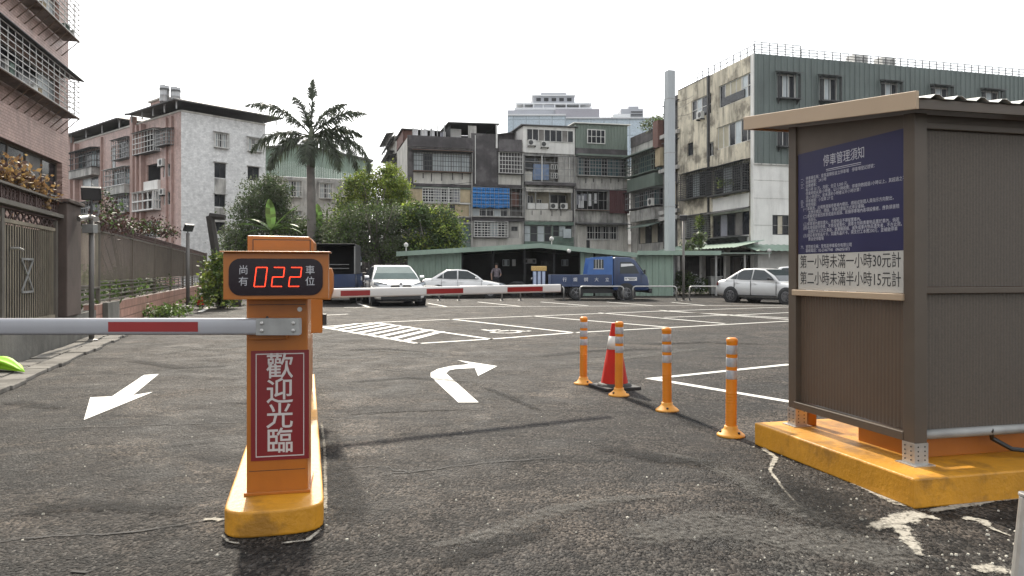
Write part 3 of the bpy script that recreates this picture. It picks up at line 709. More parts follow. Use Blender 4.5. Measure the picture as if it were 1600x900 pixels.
# roof
N0, N1, D0, D1 = -.115, KW + .15, -.135, KL + .40
mb = MB()
for k in range(int((N1 - N0) / .15)):
    a = N0 + .02 + k * .15
    pr = [(a, 0), (a + .055, 0), (a + .085, .022), (a + .115, .022), (a + .15, 0)]
    for (x0, h0), (x1, h1) in zip(pr, pr[1:]):
        mb.quad([kp(x0, D0 - .02, kz(D0) + .062 + h0, K0), kp(x1, D0 - .02, kz(D0) + .062 + h1, K0), kp(x1, D1, kz(D1) + .062 + h1, K0), kp(x0, D1, kz(D1) + .062 + h0, K0)])
rs = mb.build('roof', ROOFW, booth); q = rs.modifiers.new('s', 'SOLIDIFY'); q.thickness = .002
def slab(n0, n1, d0, d1, a, b):
    mb = MB(); q = [(n0, d0), (n1, d0), (n1, d1), (n0, d1)]
    mb.hexa([kp(x, y, kz(y) + a, K0) for x, y in q] + [kp(x, y, kz(y) + b, K0) for x, y in q]); return mb
slab(N0 + .021, N1, D0 + .03, D1 - .03, .018, .058).build('roof_frame', BROWN, booth)
slab(N0, N0 + .02, D0, D1, .002, .102).build('fascia', FASCIA, booth, bevel=.003)
slab(N0 + .021, N1, D0, D0 + .028, .004, .060).build('fascia', BROWN, booth, bevel=.003)
slab(N0 + .021, N1, D1 - .028, D1, .004, .060).build('fascia', FASCIA, booth, bevel=.003)
# machine inside
mc = thing('pay_machine', 'orange machine inside the brown booth, only its foot showing below the panels', 'machine', kp(.9, .45, PZ, K0))
mb = MB(); qbox(mb, .135, 1.9, .14, .62, PZ, .335); mb.build('foot', ORANGE, mc, bevel=.004)
mb = MB(); qbox(mb, .3, 1.0, .2, .6, .336, 1.5); mb.build('body', ORANGE, mc, bevel=.01)
mb = MB(); mb.tube([kp(.55, .02, PZ + .17, K0), kp(.60, .06, PZ + .11, K0), kp(.70, .02, PZ + .05, K0), kp(.95, -.02, PZ + .02, K0)], .014, 8)
tag(mb.build('hose', BLACKP), 'black hose end lying on the yellow plinth under the booth panel', 'hose')
st = thing('orange_stub', 'short orange block beside the far foot of the booth', 'block', kp(.1, KL - .1, PZ, K0))
mb = MB(); qbox(mb, .105, .17, KL - .085, KL - .02, PZ, .40); mb.build('block', ORANGE, st, bevel=.003)
# ---------------------------------------------------------------- facade kit
PANE = mat('dark_window_glass', (.016, .018, .022), .16, var=.5, vs=.8, spec=.25)
PANEL_ = mat('frosted_pane', (.42, .46, .47), .35, var=.2, vs=1.2, streak=.2)
ALU = mat('aluminium_frame', (.26, .26, .255), .5, .2, var=.12)
WFRAME = mat('white_frame', (.60, .59, .56), .5, var=.12, streak=.2)
DFRAME = mat('dark_iron', (.055, .055, .055), .6, .2, var=.3, vs=5)
RUST = mat('rusty_iron', (.13, .085, .06), .75, .1, var=.4, vs=4)
CGREY = mat('weathered_render', (.43, .415, .385), .9, var=.25, vs=.9, streak=.9, grime=(.04, .038, .037), bump=.3, bs=12, patch=.5, pcol=(.16, .155, .15), ps=.5)
CLIGHT = mat('pale_render', (.52, .50, .455), .9, var=.15, vs=.8, streak=.55, grime=(.14, .13, .115), bump=.2, bs=14)
CDARK = mat('blackened_render', (.075, .068, .070), .9, var=.35, vs=.8, streak=.5, grime=(.025, .023, .025), bump=.3, bs=12, patch=.6, pcol=(.15, .14, .14), ps=.8)
CBEIGE = mat('stained_beige_render', (.60, .54, .42), .9, var=.2, vs=.7, streak=.95, grime=(.06, .053, .043), bump=.3, bs=12, patch=.8, pcol=(.14, .12, .095), ps=.8)
CWHITE = mat('white_render', (.68, .665, .63), .85, var=.1, vs=.8, streak=.35, grime=(.25, .23, .21))
TAN = mat('tan_shutter', (.42, .34, .22), .8, var=.2, vs=2, streak=.4, grime=(.16, .12, .08))
GRNS = mat('green_sheet', (.15, .185, .155), .55, .1, var=.12, vs=.6, streak=.35, grime=(.05, .065, .055))
GRND = mat('grey_green_cladding', (.12, .145, .135), .6, .1, var=.1, vs=.5, streak=.5, grime=(.05, .06, .058))
GRNP = mat('green_painted_board', (.12, .175, .14), .7, var=.2, vs=2, streak=.4)
GRNL = mat('pale_green_sheet', (.24, .32, .26), .55, .1, var=.1, vs=.8, streak=.35, grime=(.12, .15, .13))
TEAL = mat('teal_glazing', (.055, .10, .11), .25, var=.3, vs=1.5)
MAROON = mat('maroon_sheet', (.085, .03, .032), .7, var=.15, streak=.3)
BROWNR = mat('rust_red_sheet', (.15, .075, .06), .8, var=.2, streak=.4)
BLUET = mat('blue_tarpaulin', (.035, .20, .52), .5, var=.15, vs=3)
ROOFD = mat('dark_roof_sheet', (.10, .10, .10), .7, var=.25, vs=.6, streak=.3)
ROOFG = mat('grey_green_roof', (.20, .25, .215), .5, .1, var=.12, vs=.5, streak=.25)
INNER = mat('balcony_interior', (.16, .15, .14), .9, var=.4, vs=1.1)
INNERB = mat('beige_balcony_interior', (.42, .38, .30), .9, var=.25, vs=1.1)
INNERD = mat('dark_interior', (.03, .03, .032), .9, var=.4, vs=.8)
ACW = mat('white_air_conditioner', (.58, .57, .54), .5, var=.08, streak=.2)
CLOTH = [mat('white_cloth', (.60, .60, .60), .9, var=.1), mat('grey_cloth', (.25, .25, .28), .9, var=.2), mat('dark_cloth', (.04, .04, .055), .9), mat('blue_cloth', (.18, .24, .36), .9)]

def wall(bld, fc, u0, u1, z0, z1, holes, m, name='wall', rev=.18, d=0.0):
    """Wall sheet with real openings, each with reveals."""
    us = sorted({u0, u1} | {min(max(h[i], u0), u1) for h in holes for i in (0, 1)})
    zs = sorted({z0, z1} | {min(max(h[i], z0), z1) for h in holes for i in (2, 3)})
    mb = MB()
    for a, b in zip(us, us[1:]):
        run = None
        for c, e in zip(zs, zs[1:]):
            uc, zc = (a + b) / 2, (c + e) / 2
            if any(h[0] < uc < h[1] and h[2] < zc < h[3] for h in holes): continue
            mb.quad([fc.pt(a, c, d), fc.pt(b, c, d), fc.pt(b, e, d), fc.pt(a, e, d)])
    for h in holes:
        a, b, c, e = h[:4]
        for p, q in (((a, c), (b, c)), ((b, c), (b, e)), ((b, e), (a, e)), ((a, e), (a, c))):
            mb.quad([fc.pt(*p, d), fc.pt(*q, d), fc.pt(*q, d - rev), fc.pt(*p, d - rev)])
    return mb.build(name, m, bld)
def shell(bld, fc, u0, u1, z1, dep, m, roof=None, skip=None):
    """The unseen sides, back and flat roof of a building."""
    mb = MB(); p = [fc.pt(u0, 0, -.001), fc.pt(u1, 0, -.001), fc.pt(u1, 0, -dep), fc.pt(u0, 0, -dep)]; Zv = Vector((0, 0, z1))
    for i, j in ((1, 2), (2, 3), (3, 0)):
        if i != skip: mb.quad([p[i], p[j], p[j] + Zv, p[i] + Zv])
    mb.build('side_wall', m, bld)
    mb = MB(); mb.quad([q + Vector((0, 0, z1 - .02)) for q in p]); mb.build('roof', roof or CGREY, bld)
def win(bld, fc, r, nx=2, ny=1, fm=None, pm=None, d=-.12, fw=.05, sash=0):
    u0, u1, z0, z1 = r; fm = fm or ALU; mb = MB()
    mb.fbox(fc, u0 + .01, u1 - .01, z0 + .01, z0 + fw, d - .03, d + .04); mb.fbox(fc, u0 + .01, u1 - .01, z1 - fw, z1 - .01, d - .03, d + .04)
    mb.fbox(fc, u0 + .01, u0 + fw, z0 + fw, z1 - fw, d - .03, d + .04); mb.fbox(fc, u1 - fw, u1 - .01, z0 + fw, z1 - fw, d - .03, d + .04)
    for k in range(1, nx):
        u = u0 + (u1 - u0) * k / nx; mb.fbox(fc, u - .025, u + .025, z0 + fw, z1 - fw, d - .02, d + .03)
    for k in range(1, ny):
        z = z0 + (z1 - z0) * k / ny; mb.fbox(fc, u0 + fw, u1 - fw, z - .02, z + .02, d - .018, d + .027)
    w = mb.build('window', fm, bld)
    pm = pm or PANE
    pl = pm if isinstance(pm, (list, tuple)) else [pm]
    mb = MB(); n = max(nx, 1)
    for k in range(n):
        a = u0 + fw + (u1 - u0 - 2 * fw) * k / n; b = u0 + fw + (u1 - u0 - 2 * fw) * (k + 1) / n; dd = d - .004 * (k % 2)
        mb.quad([fc.pt(a, z0 + fw, dd), fc.pt(b, z0 + fw, dd), fc.pt(b, z1 - fw, dd), fc.pt(a, z1 - fw, dd)], k % len(pl))
    mb.build('pane', list(pl), w); return w
def cage(bld, fc, r, dep=.45, nv=8, nh=4, m=None, roof=True, sides=True, t=.022, floor=True, rm=None, d=0.0):
    u0, u1, z0, z1 = r; m = m or DFRAME; mb = MB(); D = d + dep
    for k in range(nv + 1):
        u = u0 + (u1 - u0) * k / nv; mb.fbox(fc, u - t / 2, u + t / 2, z0, z1, D - t, D)
    for k in range(nh + 1):
        z = z0 + (z1 - z0) * k / nh; mb.fbox(fc, u0, u1, z - t * .6, z + t * .6, D - t * 1.3, D + t * .3)
        if sides:
            for u in (u0, u1): mb.fbox(fc, u - t / 2, u + t / 2, z - t * .6, z + t * .6, d + .003, D - t * 1.3)
    if sides:
        for k in (1, 2):
            for u in (u0, u1): mb.fbox(fc, u - t * .4, u + t * .4, z0, z1, d + dep * k / 3 - t / 2, d + dep * k / 3 + t / 2)
    g = mb.build('window_grille', m, bld)
    if floor:
        mb = MB(); mb.fbox(fc, u0 - .03, u1 + .03, z0 - .07, z0 - .02, d + .003, D + .03); mb.build('sill_plate', rm or m, g)
    if roof:
        mb = MB(); mb.hexa([fc.pt(u0 - .1, z1 + .16, d + .003), fc.pt(u1 + .1, z1 + .16, d + .003), fc.pt(u1 + .1, z1 + .03, D + .18), fc.pt(u0 - .1, z1 + .03, D + .18), fc.pt(u0 - .1, z1 + .19, d + .003), fc.pt(u1 + .1, z1 + .19, d + .003), fc.pt(u1 + .1, z1 + .06, D + .18), fc.pt(u0 - .1, z1 + .06, D + .18)]); mb.build('canopy', rm or ROOFD, g)
    return g
def room(bld, fc, r, dep=1.3, m=None, back=None):
    u0, u1, z0, z1 = r; mb = MB(); e = .0
    a, b = -.18, -dep
    for p, q in (((u0, z0), (u1, z0)), ((u1, z0), (u1, z1)), ((u1, z1), (u0, z1)), ((u0, z1), (u0, z0))):
        mb.quad([fc.pt(*p, a), fc.pt(*q, a), fc.pt(*q, b), fc.pt(*p, b)])
    mb.quad([fc.pt(u0, z0, b), fc.pt(u1, z0, b), fc.pt(u1, z1, b), fc.pt(u0, z1, b)], 1)
    return mb.build('balcony', [m or INNER, back or m or INNER], bld)
def slab_(bld, fc, r, d0, d1, m, name='wall_panel'):
    mb = MB(); mb.fbox(fc, r[0], r[1], r[2], r[3], d0, d1); return mb.build(name, m, bld)
def awning(bld, fc, u0, u1, z, dep, drop, m, name='awning', t=.05):
    mb = MB(); mb.hexa([fc.pt(u0, z, .004), fc.pt(u1, z, .004), fc.pt(u1, z - drop, dep), fc.pt(u0, z - drop, dep), fc.pt(u0, z + t, .004), fc.pt(u1, z + t, .004), fc.pt(u1, z - drop + t, dep), fc.pt(u0, z - drop + t, dep)])
    return mb.build(name, m, bld)
def ac_unit(fc, u, z, d, label, w=.82, h=.58, group='air conditioner units on the old blocks'):
    t = thing('air_conditioner', label, 'air conditioner', fc.pt(u, z, d), group)
    mb = MB(); mb.fbox(fc, u - w / 2, u + w / 2, z, z + h, d, d + .30); c = mb.build('casing', ACW, t, bevel=.015)
    mb = MB(); q = fc.pt(u - .12, z + h / 2, d + .302); rg_ = [q + fc.u * (h * .40 * math.cos(a)) + Vector((0, 0, h * .40 * math.sin(a))) for a in [R(k) for k in range(0, 360, 30)]]
    mb.prism(rg_, fc.n * .006); mb.build('fan_grille', DFRAME, t)
    mb = MB()
    for s in (-.3, .3): mb.fbox(fc, u + s - .02, u + s + .02, z - .10, z - .002, d - .02, d + .30)
    mb.build('bracket', DFRAME, t)
    return t
def laundry(fc, items, d, group, fmt):
    for i, (px, y0, y1, w, ci) in enumerate(items):
        u = fc.U(px); z1, z0 = fc.Z(px, y0), fc.Z(px, y1); mb = MB(); n = 4
        for k in range(n):
            a = u - w / 2 + w * k / n; b = a + w / n
            da, db = d + .05 * math.sin(k * 2.1 + i), d + .05 * math.sin((k + 1) * 2.1 + i)
            mb.hexa([fc.pt(a, z0 + rnd.uniform(0, .08), da), fc.pt(b, z0, db), fc.pt(b, z0, db + .02), fc.pt(a, z0, da + .02), fc.pt(a + w * .04, z1, da), fc.pt(b - w * .04, z1, db), fc.pt(b - w * .04, z1, db + .02), fc.pt(a + w * .04, z1, da + .02)])
        o = mb.build('hanging_laundry', CLOTH[ci]); tag(o, fmt[i] if isinstance(fmt, list) else fmt, 'laundry', group)

# ---------------------------------------------------------------- apartment block in the middle
FC = Face((-8.55, 60), (.966, .259))
blk = thing('apartment_block', 'blackened four storey block with caged balconies and a green ribbed hut on its roof', 'apartment block', (1.0, 64, 0))
r = FC.rect
WMAX = FC.U(980.5)
op = dict(A4=r(646, 240, 735, 268), B4=r(779, 240, 816, 271), C4=r(818, 244, 872, 284), D4=r(902, 247, 979, 275), A3=r(660, 295, 718, 316), A3b=r(690, 319, 733, 338), B3=r(738, 294, 794, 338), B3b=r(797, 294, 817, 338), C3=r(823, 296, 893, 327), D3=r(898, 299, 949, 328),
          B2=r(741, 347, 791, 370), B2s=r(799, 354, 809, 361), A2=r(700, 350, 735, 378), C2=r(818, 352, 862, 378), C2b=r(864, 352, 894, 370), D2=r(917, 353, 965, 374), A1=r(650, 352, 690, 376))
WL = FC.Z(800, 218)
wall(blk, FC, 0, WMAX, 0, FC.Z(790, 222), list(op.values()), CGREY)
shell(blk, FC, 0, WMAX, FC.Z(790, 222), 21, CGREY, CDARK, skip=3)
# dark stained areas and slabs, 3 cm proud
def pan(x0, y0, x1, y1, m, d1=.035, nm='wall_panel', d0=.003): return slab_(blk, FC, r(x0, y0, x1, y1), d0, d1, m, nm)
pan(636.5, 213.5, 736, 231, CDARK, .12, 'parapet'); pan(736, 209, 778, 287.5, CDARK, .05); pan(778.2, 218, 815, 238.5, CDARK, .12, 'parapet')
pan(637, 231.2, 646, 289, CDARK, .04); pan(637, 232, 735.8, 239, CDARK, .04); pan(778.4, 239, 817, 290, CDARK, .03)
mbx = pan(646, 270, 733, 287.5, CLIGHT, .06)
for px in (661, 674, 690, 707, 722): pan(px - .8, 270.5, px + .8, 279 + rnd.uniform(-2, 6), CDARK, .066, 'stain_patch', .0605)
pan(778.6, 273, 814, 290, CLIGHT, .07)
pan(636.5, 288, 736, 292, CDARK, .22, 'floor_slab'); pan(736.2, 288.5, 818, 292.5, CDARK, .22, 'floor_slab'); pan(818.2, 286, 897, 290.5, CDARK, .5, 'floor_slab')
pan(637, 292.3, 735.5, 295, GRNS, .15, 'fascia'); pan(638, 295.5, 659.5, 318.5, TAN, .05); pan(719, 295.5, 734.5, 316.5, TAN, .05); pan(660, 316.5, 735, 318.5, WFRAME, .09, 'rail'); pan(638, 319, 689, 338.5, TAN, .05)
pan(637, 339, 735.5, 345, CDARK, .22, 'floor_slab'); pan(736, 339.5, 817.5, 346, CDARK, .3, 'floor_slab'); pan(700, 345.5, 735, 349.5, CLIGHT, .1)
pan(793, 347, 817, 392, CWHITE, .03) if False else None
pan(638, 379, 735, 400, GRNP, .05); pan(737, 372, 816, 400, CLIGHT, .05); pan(810.5, 346.5, 816, 372, CLIGHT, .05); pan(736, 293, 738, 345, CDARK, .12, 'pier'); pan(816.6, 291, 819, 400, CDARK, .14, 'pier')
win(blk, FC, op['A4'], 6, 1, ALU, [PANEL_, PANE, PANEL_, PANEL_, PANEL_, PANEL_]); cage(blk, FC, r(645, 238, 735.5, 268.5), .5, 22, 4, DFRAME, rm=RUST, t=.03)
win(blk, FC, op['B4'], 3, 2, WFRAME, [PANEL_, PANE, PANEL_]); cage(blk, FC, r(778.5, 239.5, 815, 271.5), .45, 8, 5, WFRAME, rm=CDARK, t=.035)
# column C, fourth floor: open balcony with sheets
room(blk, FC, op['C4'], 1.1, INNER, CGREY)
pan(872.3, 243.5, 896, 285.5, CGREY, .05)
for x0, y0, x1, y1, m in ((819, 247, 840, 252, PANE), (819, 254.5, 834, 265, PANE), (833, 256.5, 858, 281, CLOTH[3]), (819.5, 268, 832, 284, CLIGHT)):
    slab_(blk, FC, r(x0, y0, x1, y1), -.10, -.06, m)
for z0, z1 in ((257, 265), (270, 279)): win(blk, FC, r(860.5, z0, 871.5, z1), 3, 1, WFRAME, PANE, .02)
cage(blk, FC, r(818.5, 244, 896, 285), .30, 5, 4, ALU, roof=False, floor=False, t=.03)
slab_(blk, FC, r(844.2, 244, 845.8, 284), .31, .36, WFRAME, 'pipe')
# column D, fourth floor: teal glazed cage
pan(899, 243.2, 981, 246, GRNS, .75, 'awning')
win(blk, FC, op['D4'], 8, 2, ALU, [TEAL, PANE, TEAL]); cage(blk, FC, r(901, 247, 980, 275.5), .5, 18, 5, ALU, roof=False, rm=CGREY, t=.03)
pan(898, 277, 979.5, 296, CGREY, .06)
for px in (915, 927, 940, 954, 966): pan(px - .7, 279, px + .7, 284 + rnd.uniform(-1, 3), CDARK, .066, 'stain_patch', .0605)
pan(898, 296.3, 981, 298.8, CDARK, .25, 'floor_slab')
# third floor
win(blk, FC, op['A3'], 6, 2, WFRAME, [PANE, PANE, CLOTH[1]]); cage(blk, FC, r(660, 294.5, 718, 316), .18, 14, 5, WFRAME, roof=False, floor=False, t=.035)
win(blk, FC, op['A3b'], 4, 2, TAN, [TAN, PANE, TAN, TAN])
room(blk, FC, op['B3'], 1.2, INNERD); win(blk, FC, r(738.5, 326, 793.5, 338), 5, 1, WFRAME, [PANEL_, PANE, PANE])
# blue tarpaulin: a thing hanging on the cage
tp = r(737, 294, 794.5, 325.5); mb = MB(); nu = 18
for k in range(nu):
    for j in range(6):
        def q(a, b):
            u = tp[0] + (tp[1] - tp[0]) * a / nu; z = tp[2] + (tp[3] - tp[2]) * b / 6
            return FC.pt(u, z + (.05 * math.sin(a * .9) if b == 0 else 0), .34 + .03 * math.sin(a * 1.1 + b) + (.05 if (a + b) % 7 == 0 else 0))
        mb.quad([q(k, j), q(k + 1, j), q(k + 1, j + 1), q(k, j + 1)])
o = mb.build('blue_tarpaulin', BLUET, smooth=True); o.modifiers.new('s', 'SOLIDIFY').thickness = .01
tag(o, 'bright blue tarpaulin tied over a third floor balcony cage', 'tarpaulin')
cage(blk, FC, r(736.8, 294, 817.5, 338.5), .42, 12, 5, ALU, roof=False, rm=CGREY, t=.022)
room(blk, FC, op['B3b'], .9, INNER); slab_(blk, FC, r(800, 300, 812, 322), -.5, -.3, BROWNR, 'cupboard')
room(blk, FC, op['C3'], 1.4, INNERB)
mb = MB(); mb.corr(FC, FC.U(820), FC.U(893), FC.Z(850, 300.5), FC.Z(850, 294), .16, .04, .30); mb.build('canopy', CLIGHT, blk)
slab_(blk, FC, r(824, 317.5, 856, 326.8), .02, .10, WFRAME, 'balustrade')
for a, b, c, e in ((829, 303, 840, 316), (845, 309, 853, 316), (866, 302, 892, 325)): win(blk, FC, r(a, b, c, e), 2, 1, WFRAME, PANE, -1.25)
for px in (823.5, 836, 858, 892.5): slab_(blk, FC, r(px - .5, 294.5, px + .5, 327), .12, .16, ALU, 'post')
pan(820, 328.3, 894, 345, CLIGHT, .07)
for px in (831, 845, 862, 876): pan(px - .6, 329, px + .6, 335 + rnd.uniform(-1, 3), CDARK, .076, 'stain_patch', .0705)
pan(894.2, 291, 897.4, 347, CDARK, .10, 'pier')
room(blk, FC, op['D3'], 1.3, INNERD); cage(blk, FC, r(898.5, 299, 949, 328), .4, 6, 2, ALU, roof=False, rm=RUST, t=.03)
mb = MB(); mb.corr(FC, FC.U(949.5), FC.U(980), FC.Z(965, 334), FC.Z(965, 299), .2, .03, .42); mb.build('wall_panel', MAROON, blk)
pan(897.6, 330, 975, 348, CGREY, .06); awning(blk, FC, FC.U(898), FC.U(981), FC.Z(940, 349), .9, .15, ROOFD)
# second floor
win(blk, FC, op['B2'], 4, 2, WFRAME, [PANE, PANE, PANEL_]); cage(blk, FC, r(739.5, 346.5, 792, 370.5), .4, 10, 6, WFRAME, roof=False, rm=CDARK, t=.04)
win(blk, FC, op['B2s'], 2, 1, DFRAME, PANE); win(blk, FC, op['A2'], 3, 1, ALU, TEAL); cage(blk, FC, r(700, 350, 734.5, 378), .15, 9, 5, GRNS, roof=False, floor=False)
win(blk, FC, op['A1'], 3, 2, ALU, PANE)
pan(819.2, 346.5, 896, 351.8, GRNP, .12, 'fascia'); pan(819.2, 378.3, 896, 392, GRNP, .10); pan(862.4, 352, 863.6, 378, GRNP, .05); pan(864, 370.4, 896, 378, GRNP, .05)
win(blk, FC, op['C2'], 4, 2, GRNS, [PANEL_, PANE, PANEL_, PANE]); win(blk, FC, op['C2b'], 3, 2, GRNS, [PANE, PANEL_, PANE])
slab_(blk, FC, r(879, 358, 891, 372), .055, .25, PANEL_, 'meter_box')
mb = MB(); mb.corr(FC, FC.U(897.8), FC.U(916), 0.5, FC.Z(905, 351.5), .22, .03, .05); mb.corr(FC, FC.U(966), FC.U(981), .5, FC.Z(970, 352), .22, .03, .05); mb.corr(FC, FC.U(921.5), FC.U(966), .5, FC.Z(940, 375), .22, .03, .05); mb.build('cladding', CLIGHT, blk)
win(blk, FC, op['D2'], 4, 1, WFRAME, PANE); cage(blk, FC, r(916.5, 352, 966, 375), .14, 12, 2, WFRAME, roof=False, floor=False, t=.03)
slab_(blk, FC, r(916.5, 375.5, 921.2, 390), .004, .02, TRIM, 'door')
# rooftop
zt = lambda px, py: FC.Z(px, py)
def hut(x0, x1, ytop0, ytop1, ybot, d0, d1, m, nm='roof_hut', roofm=None, over=.25, front=True):
    u0, u1 = FC.U(x0), FC.U(x1); za, zb_, zc = zt(x0, ytop0), zt(x1, ytop1), zt((x0 + x1) / 2, ybot)
    mb = MB(); f = [FC.pt(u0, zc, d0), FC.pt(u1, zc, d0), FC.pt(u1, zb_, d0), FC.pt(u0, za, d0)]; b = [p - FC.n * (d0 - d1) for p in f]
    if front: mb.quad(f)
    mb.quad(b); mb.quad([f[0], f[3], b[3], b[0]]); mb.quad([f[1], f[2], b[2], b[1]])
    h = mb.build(nm, m, blk)
    mb = MB(); mb.hexa([FC.pt(u0 - over, za + .02, d0 + over), FC.pt(u1 + over, zb_ + .02, d0 + over), FC.pt(u1 + over, zb_ + .02, d1), FC.pt(u0 - over, za + .02, d1), FC.pt(u0 - over, za + .10, d0 + over), FC.pt(u1 + over, zb_ + .10, d0 + over), FC.pt(u1 + over, zb_ + .10, d1), FC.pt(u0 - over, za + .10, d1)]); mb.build('roof_sheet', roofm or ROOFD, h)
    return h
hut(817, 897.5, 197, 200, 240, .10, -7, CWHITE)
win(blk, FC, r(822, 203, 895, 222), 8, 1, WFRAME, [PANE, PANE, INNER, PANE], .14)
hh = hut(898.4, 979, 194, 197, 243, .16, -7, GRNS, roofm=ROOFW)
mb = MB(); mb.corr(FC, FC.U(898.4), FC.U(979), zt(940, 233), zt(940, 196), .28, .045, .165); mb.build('cladding', GRNS, blk)
pan(898.4, 233.3, 979, 243, CDARK, .20)
win(blk, FC, r(915.5, 203, 944, 225.5), 4, 2, WFRAME, PANE, .26, .08)
mb = MB(); ww = FC.U(838), FC.U(899)
for k in range(22):
    a = ww[0] + (ww[1] - ww[0]) * k / 22; b = a + (ww[1] - ww[0]) / 44; c = a + (ww[1] - ww[0]) / 22
    for x0, x1, h0, h1 in ((a, b, 0, .07), (b, c, .07, 0)):
        mb.quad([FC.pt(x0, zt(860, 197.5) + h0, -1.0), FC.pt(x1, zt(860, 197.5) + h1, -1.0), FC.pt(x1, zt(860, 188) + h1, -3.2), FC.pt(x0, zt(860, 188) + h0, -3.2)])
mb.build('ribbed_roof', ROOFW, blk)
# open shed on the left of the roof with dark roof, posts
hut(706, 778, 191, 193, 222, -.6, -6, INNERD, front=False)
slab_(blk, FC, r(734, 194, 747, 221), -.75, -.65, CGREY); slab_(blk, FC, r(709, 196, 726, 219), -1.6, -1.5, CWHITE)
hut(637, 700, 194, 199, 222, -2.5, -8, INNERD, roofm=ROOFD, front=False)
slab_(blk, FC, r(774, 196, 776.5, 232), .13, .25, WFRAME, 'pipe')
hut(780, 815, 205, 199, 222, -2.5, -6, CDARK)
for px in (647, 661, 676, 686, 697):
    slab_(blk, FC, r(px - .6, 192, px + .6, 217), -.9, -.8, GALV, 'post')
laundry(FC, [(651, 197, 212, .45, 0), (664, 199, 214, .5, 0), (667, 196, 214, .35, 0), (678, 198, 214, .4, 0), (694, 204, 214, .4, 1), (697, 203, 215, .25, 0)], -.85, 'laundry on the block roof', 'washing hung out along the roof parapet, above the left caged balcony')
laundry(FC, [(907, 306, 325, .5, 0), (911, 303, 314, .6, 1), (921, 303, 322, .35, 0), (930, 302, 318, .3, 0), (903, 304, 320, .35, 1)], .1, 'laundry in the dark balcony', 'washing hung in the dark balcony beside the maroon sheet')
for px, py, d, lb in ((829.5, 228.5, .13, 'grey AC unit under the rooftop windows, left of two'), (849.5, 231, .13, 'white round-fan AC unit under the rooftop windows, right of two'), (864, 327, .1, 'larger white AC unit standing on the third floor balcony edge'), (879.5, 327.2, .1, 'smaller white AC unit on the third floor balcony, next to the larger one')):
    ac_unit(FC, FC.U(px), FC.Z(px, py), d, lb, .62, .50)
for px, y0, y1, w in ((736.6, 240, 395, .05), (816, 240, 395, .05), (896.6, 243, 395, .045), (742, 212, 290, .03), (889, 246, 284, .03), (700, 293, 340, .03)):
    mb = MB(); mb.fbox(FC, FC.U(px) - w, FC.U(px) + w, FC.Z(px, y1), FC.Z(px, y0), .14, .14 + 2 * w); mb.build('drain_pipe', CGREY if w > .04 else WFRAME, blk)
for a, b, s_ in (((640, 290), (735, 286), .10), ((738, 290), (895, 296), .18), ((898, 299), (978, 295), .12), ((638, 343), (815, 345), .2), ((820, 241), (900, 246), .1)):
    p0, p1 = FC.pt(FC.U(a[0]), FC.Z(*a), .55), FC.pt(FC.U(b[0]), FC.Z(*b), .55); mb = MB(); mb.tube([p0.lerp(p1, t) - Vector((0, 0, s_ * 4 * t * (1 - t))) for t in (0, .2, .4, .6, .8, 1)], .018, 5); mb.build('wall_cable', TRIM, blk)
# left flank
FCl = Face((-8.55, 60), (-.259, .966), -1)
rl_ = FCl.rect
holes = [rl_(612.5, 250, 620, 268), rl_(604, 222, 616, 243), rl_(606, 275, 611, 290), rl_(614, 292, 620, 308)]
wall(blk, FCl, 0, 21, 0, 12.2, holes, CLIGHT)
for h in holes: win(blk, FCl, h, 2, 1, DFRAME, PANE); cage(blk, FCl, (h[0] - .1, h[1] + .1, h[2] - .1, h[3] + .1), .6, 6, 3, DFRAME)
slab_(blk, FCl, (2.6, 7.5, 12.3, 13.35), -1.2, .04, BROWNR, 'roof_hut'); slab_(blk, FCl, (9, 19, 12.3, 14.0), -4, -.05, CLIGHT, 'roof_hut')
awning(blk, FCl, 8.8, 19.4, 14.1, .5, .5, ROOFD, 'roof_sheet')

# pale buildings glimpsed through the gap on the right
FG = Face((15.2, 88), (.966, .259)); gp = thing('house', 'pale cream house glimpsed through the gap right of the blackened block', 'house', (17, 90, 0))
rr = FG.rect; hs_ = [rr(985, 345, 996, 362), rr(972, 342, 981, 362), rr(985, 300, 995, 318), rr(972, 300, 981, 318)]
wall(gp, FG, -1.5, 2.6, 0, FG.Z(985, 262), hs_, CWHITE); shell(gp, FG, -1.5, 2.6, FG.Z(985, 262), 8, CWHITE)
for h in hs_: win(gp, FG, h, 2, 1, WFRAME, PANE)
for y in (330, 375, 290): slab_(gp, FG, rr(968, y, 998, y + 7), .01, .6, CWHITE, 'balcony')

# ---------------------------------------------------------------- corner block on the right: grey-green cladding
RO = (15.12, 46.0)
FRl = Face(RO, (-.259, .966), -1); FRr = Face(RO, (.966, .259))
rb = thing('apartment_block', 'corner block with grey-green ribbed flank, stained beige front and a railing round its roof', 'apartment block', (20, 52, 0))
ZT = FRr.Z(1180, 83.5); ra = FRl.rect; rc = FRr.rect
LEN = FRl.U(1059)
ol = dict(a=ra(1123, 123, 1176, 159), b=ra(1080, 152, 1111, 183), c=ra(1120, 190, 1176, 226), d=ra(1074, 223, 1083, 243), e=ra(1106, 222, 1115, 244), f=ra(1071, 270, 1112, 309), g=ra(1115, 259, 1171, 302), h=ra(1071, 338, 1110, 370), i=ra(1113, 333, 1171, 369))
wall(rb, FRl, 0, LEN, 3.2, ZT, list(ol.values()), CBEIGE)
slab_(rb, FRl, ra(1114.5, 306, 1171, 333), .004, .05, CWHITE, 'wall_panel'); slab_(rb, FRl, ra(1072, 371, 1171, 389), .004, .06, CWHITE, 'wall_panel')
slab_(rb, FRl, (0, .30, 3.2, ZT), .002, .05, CWHITE, 'corner_strip')
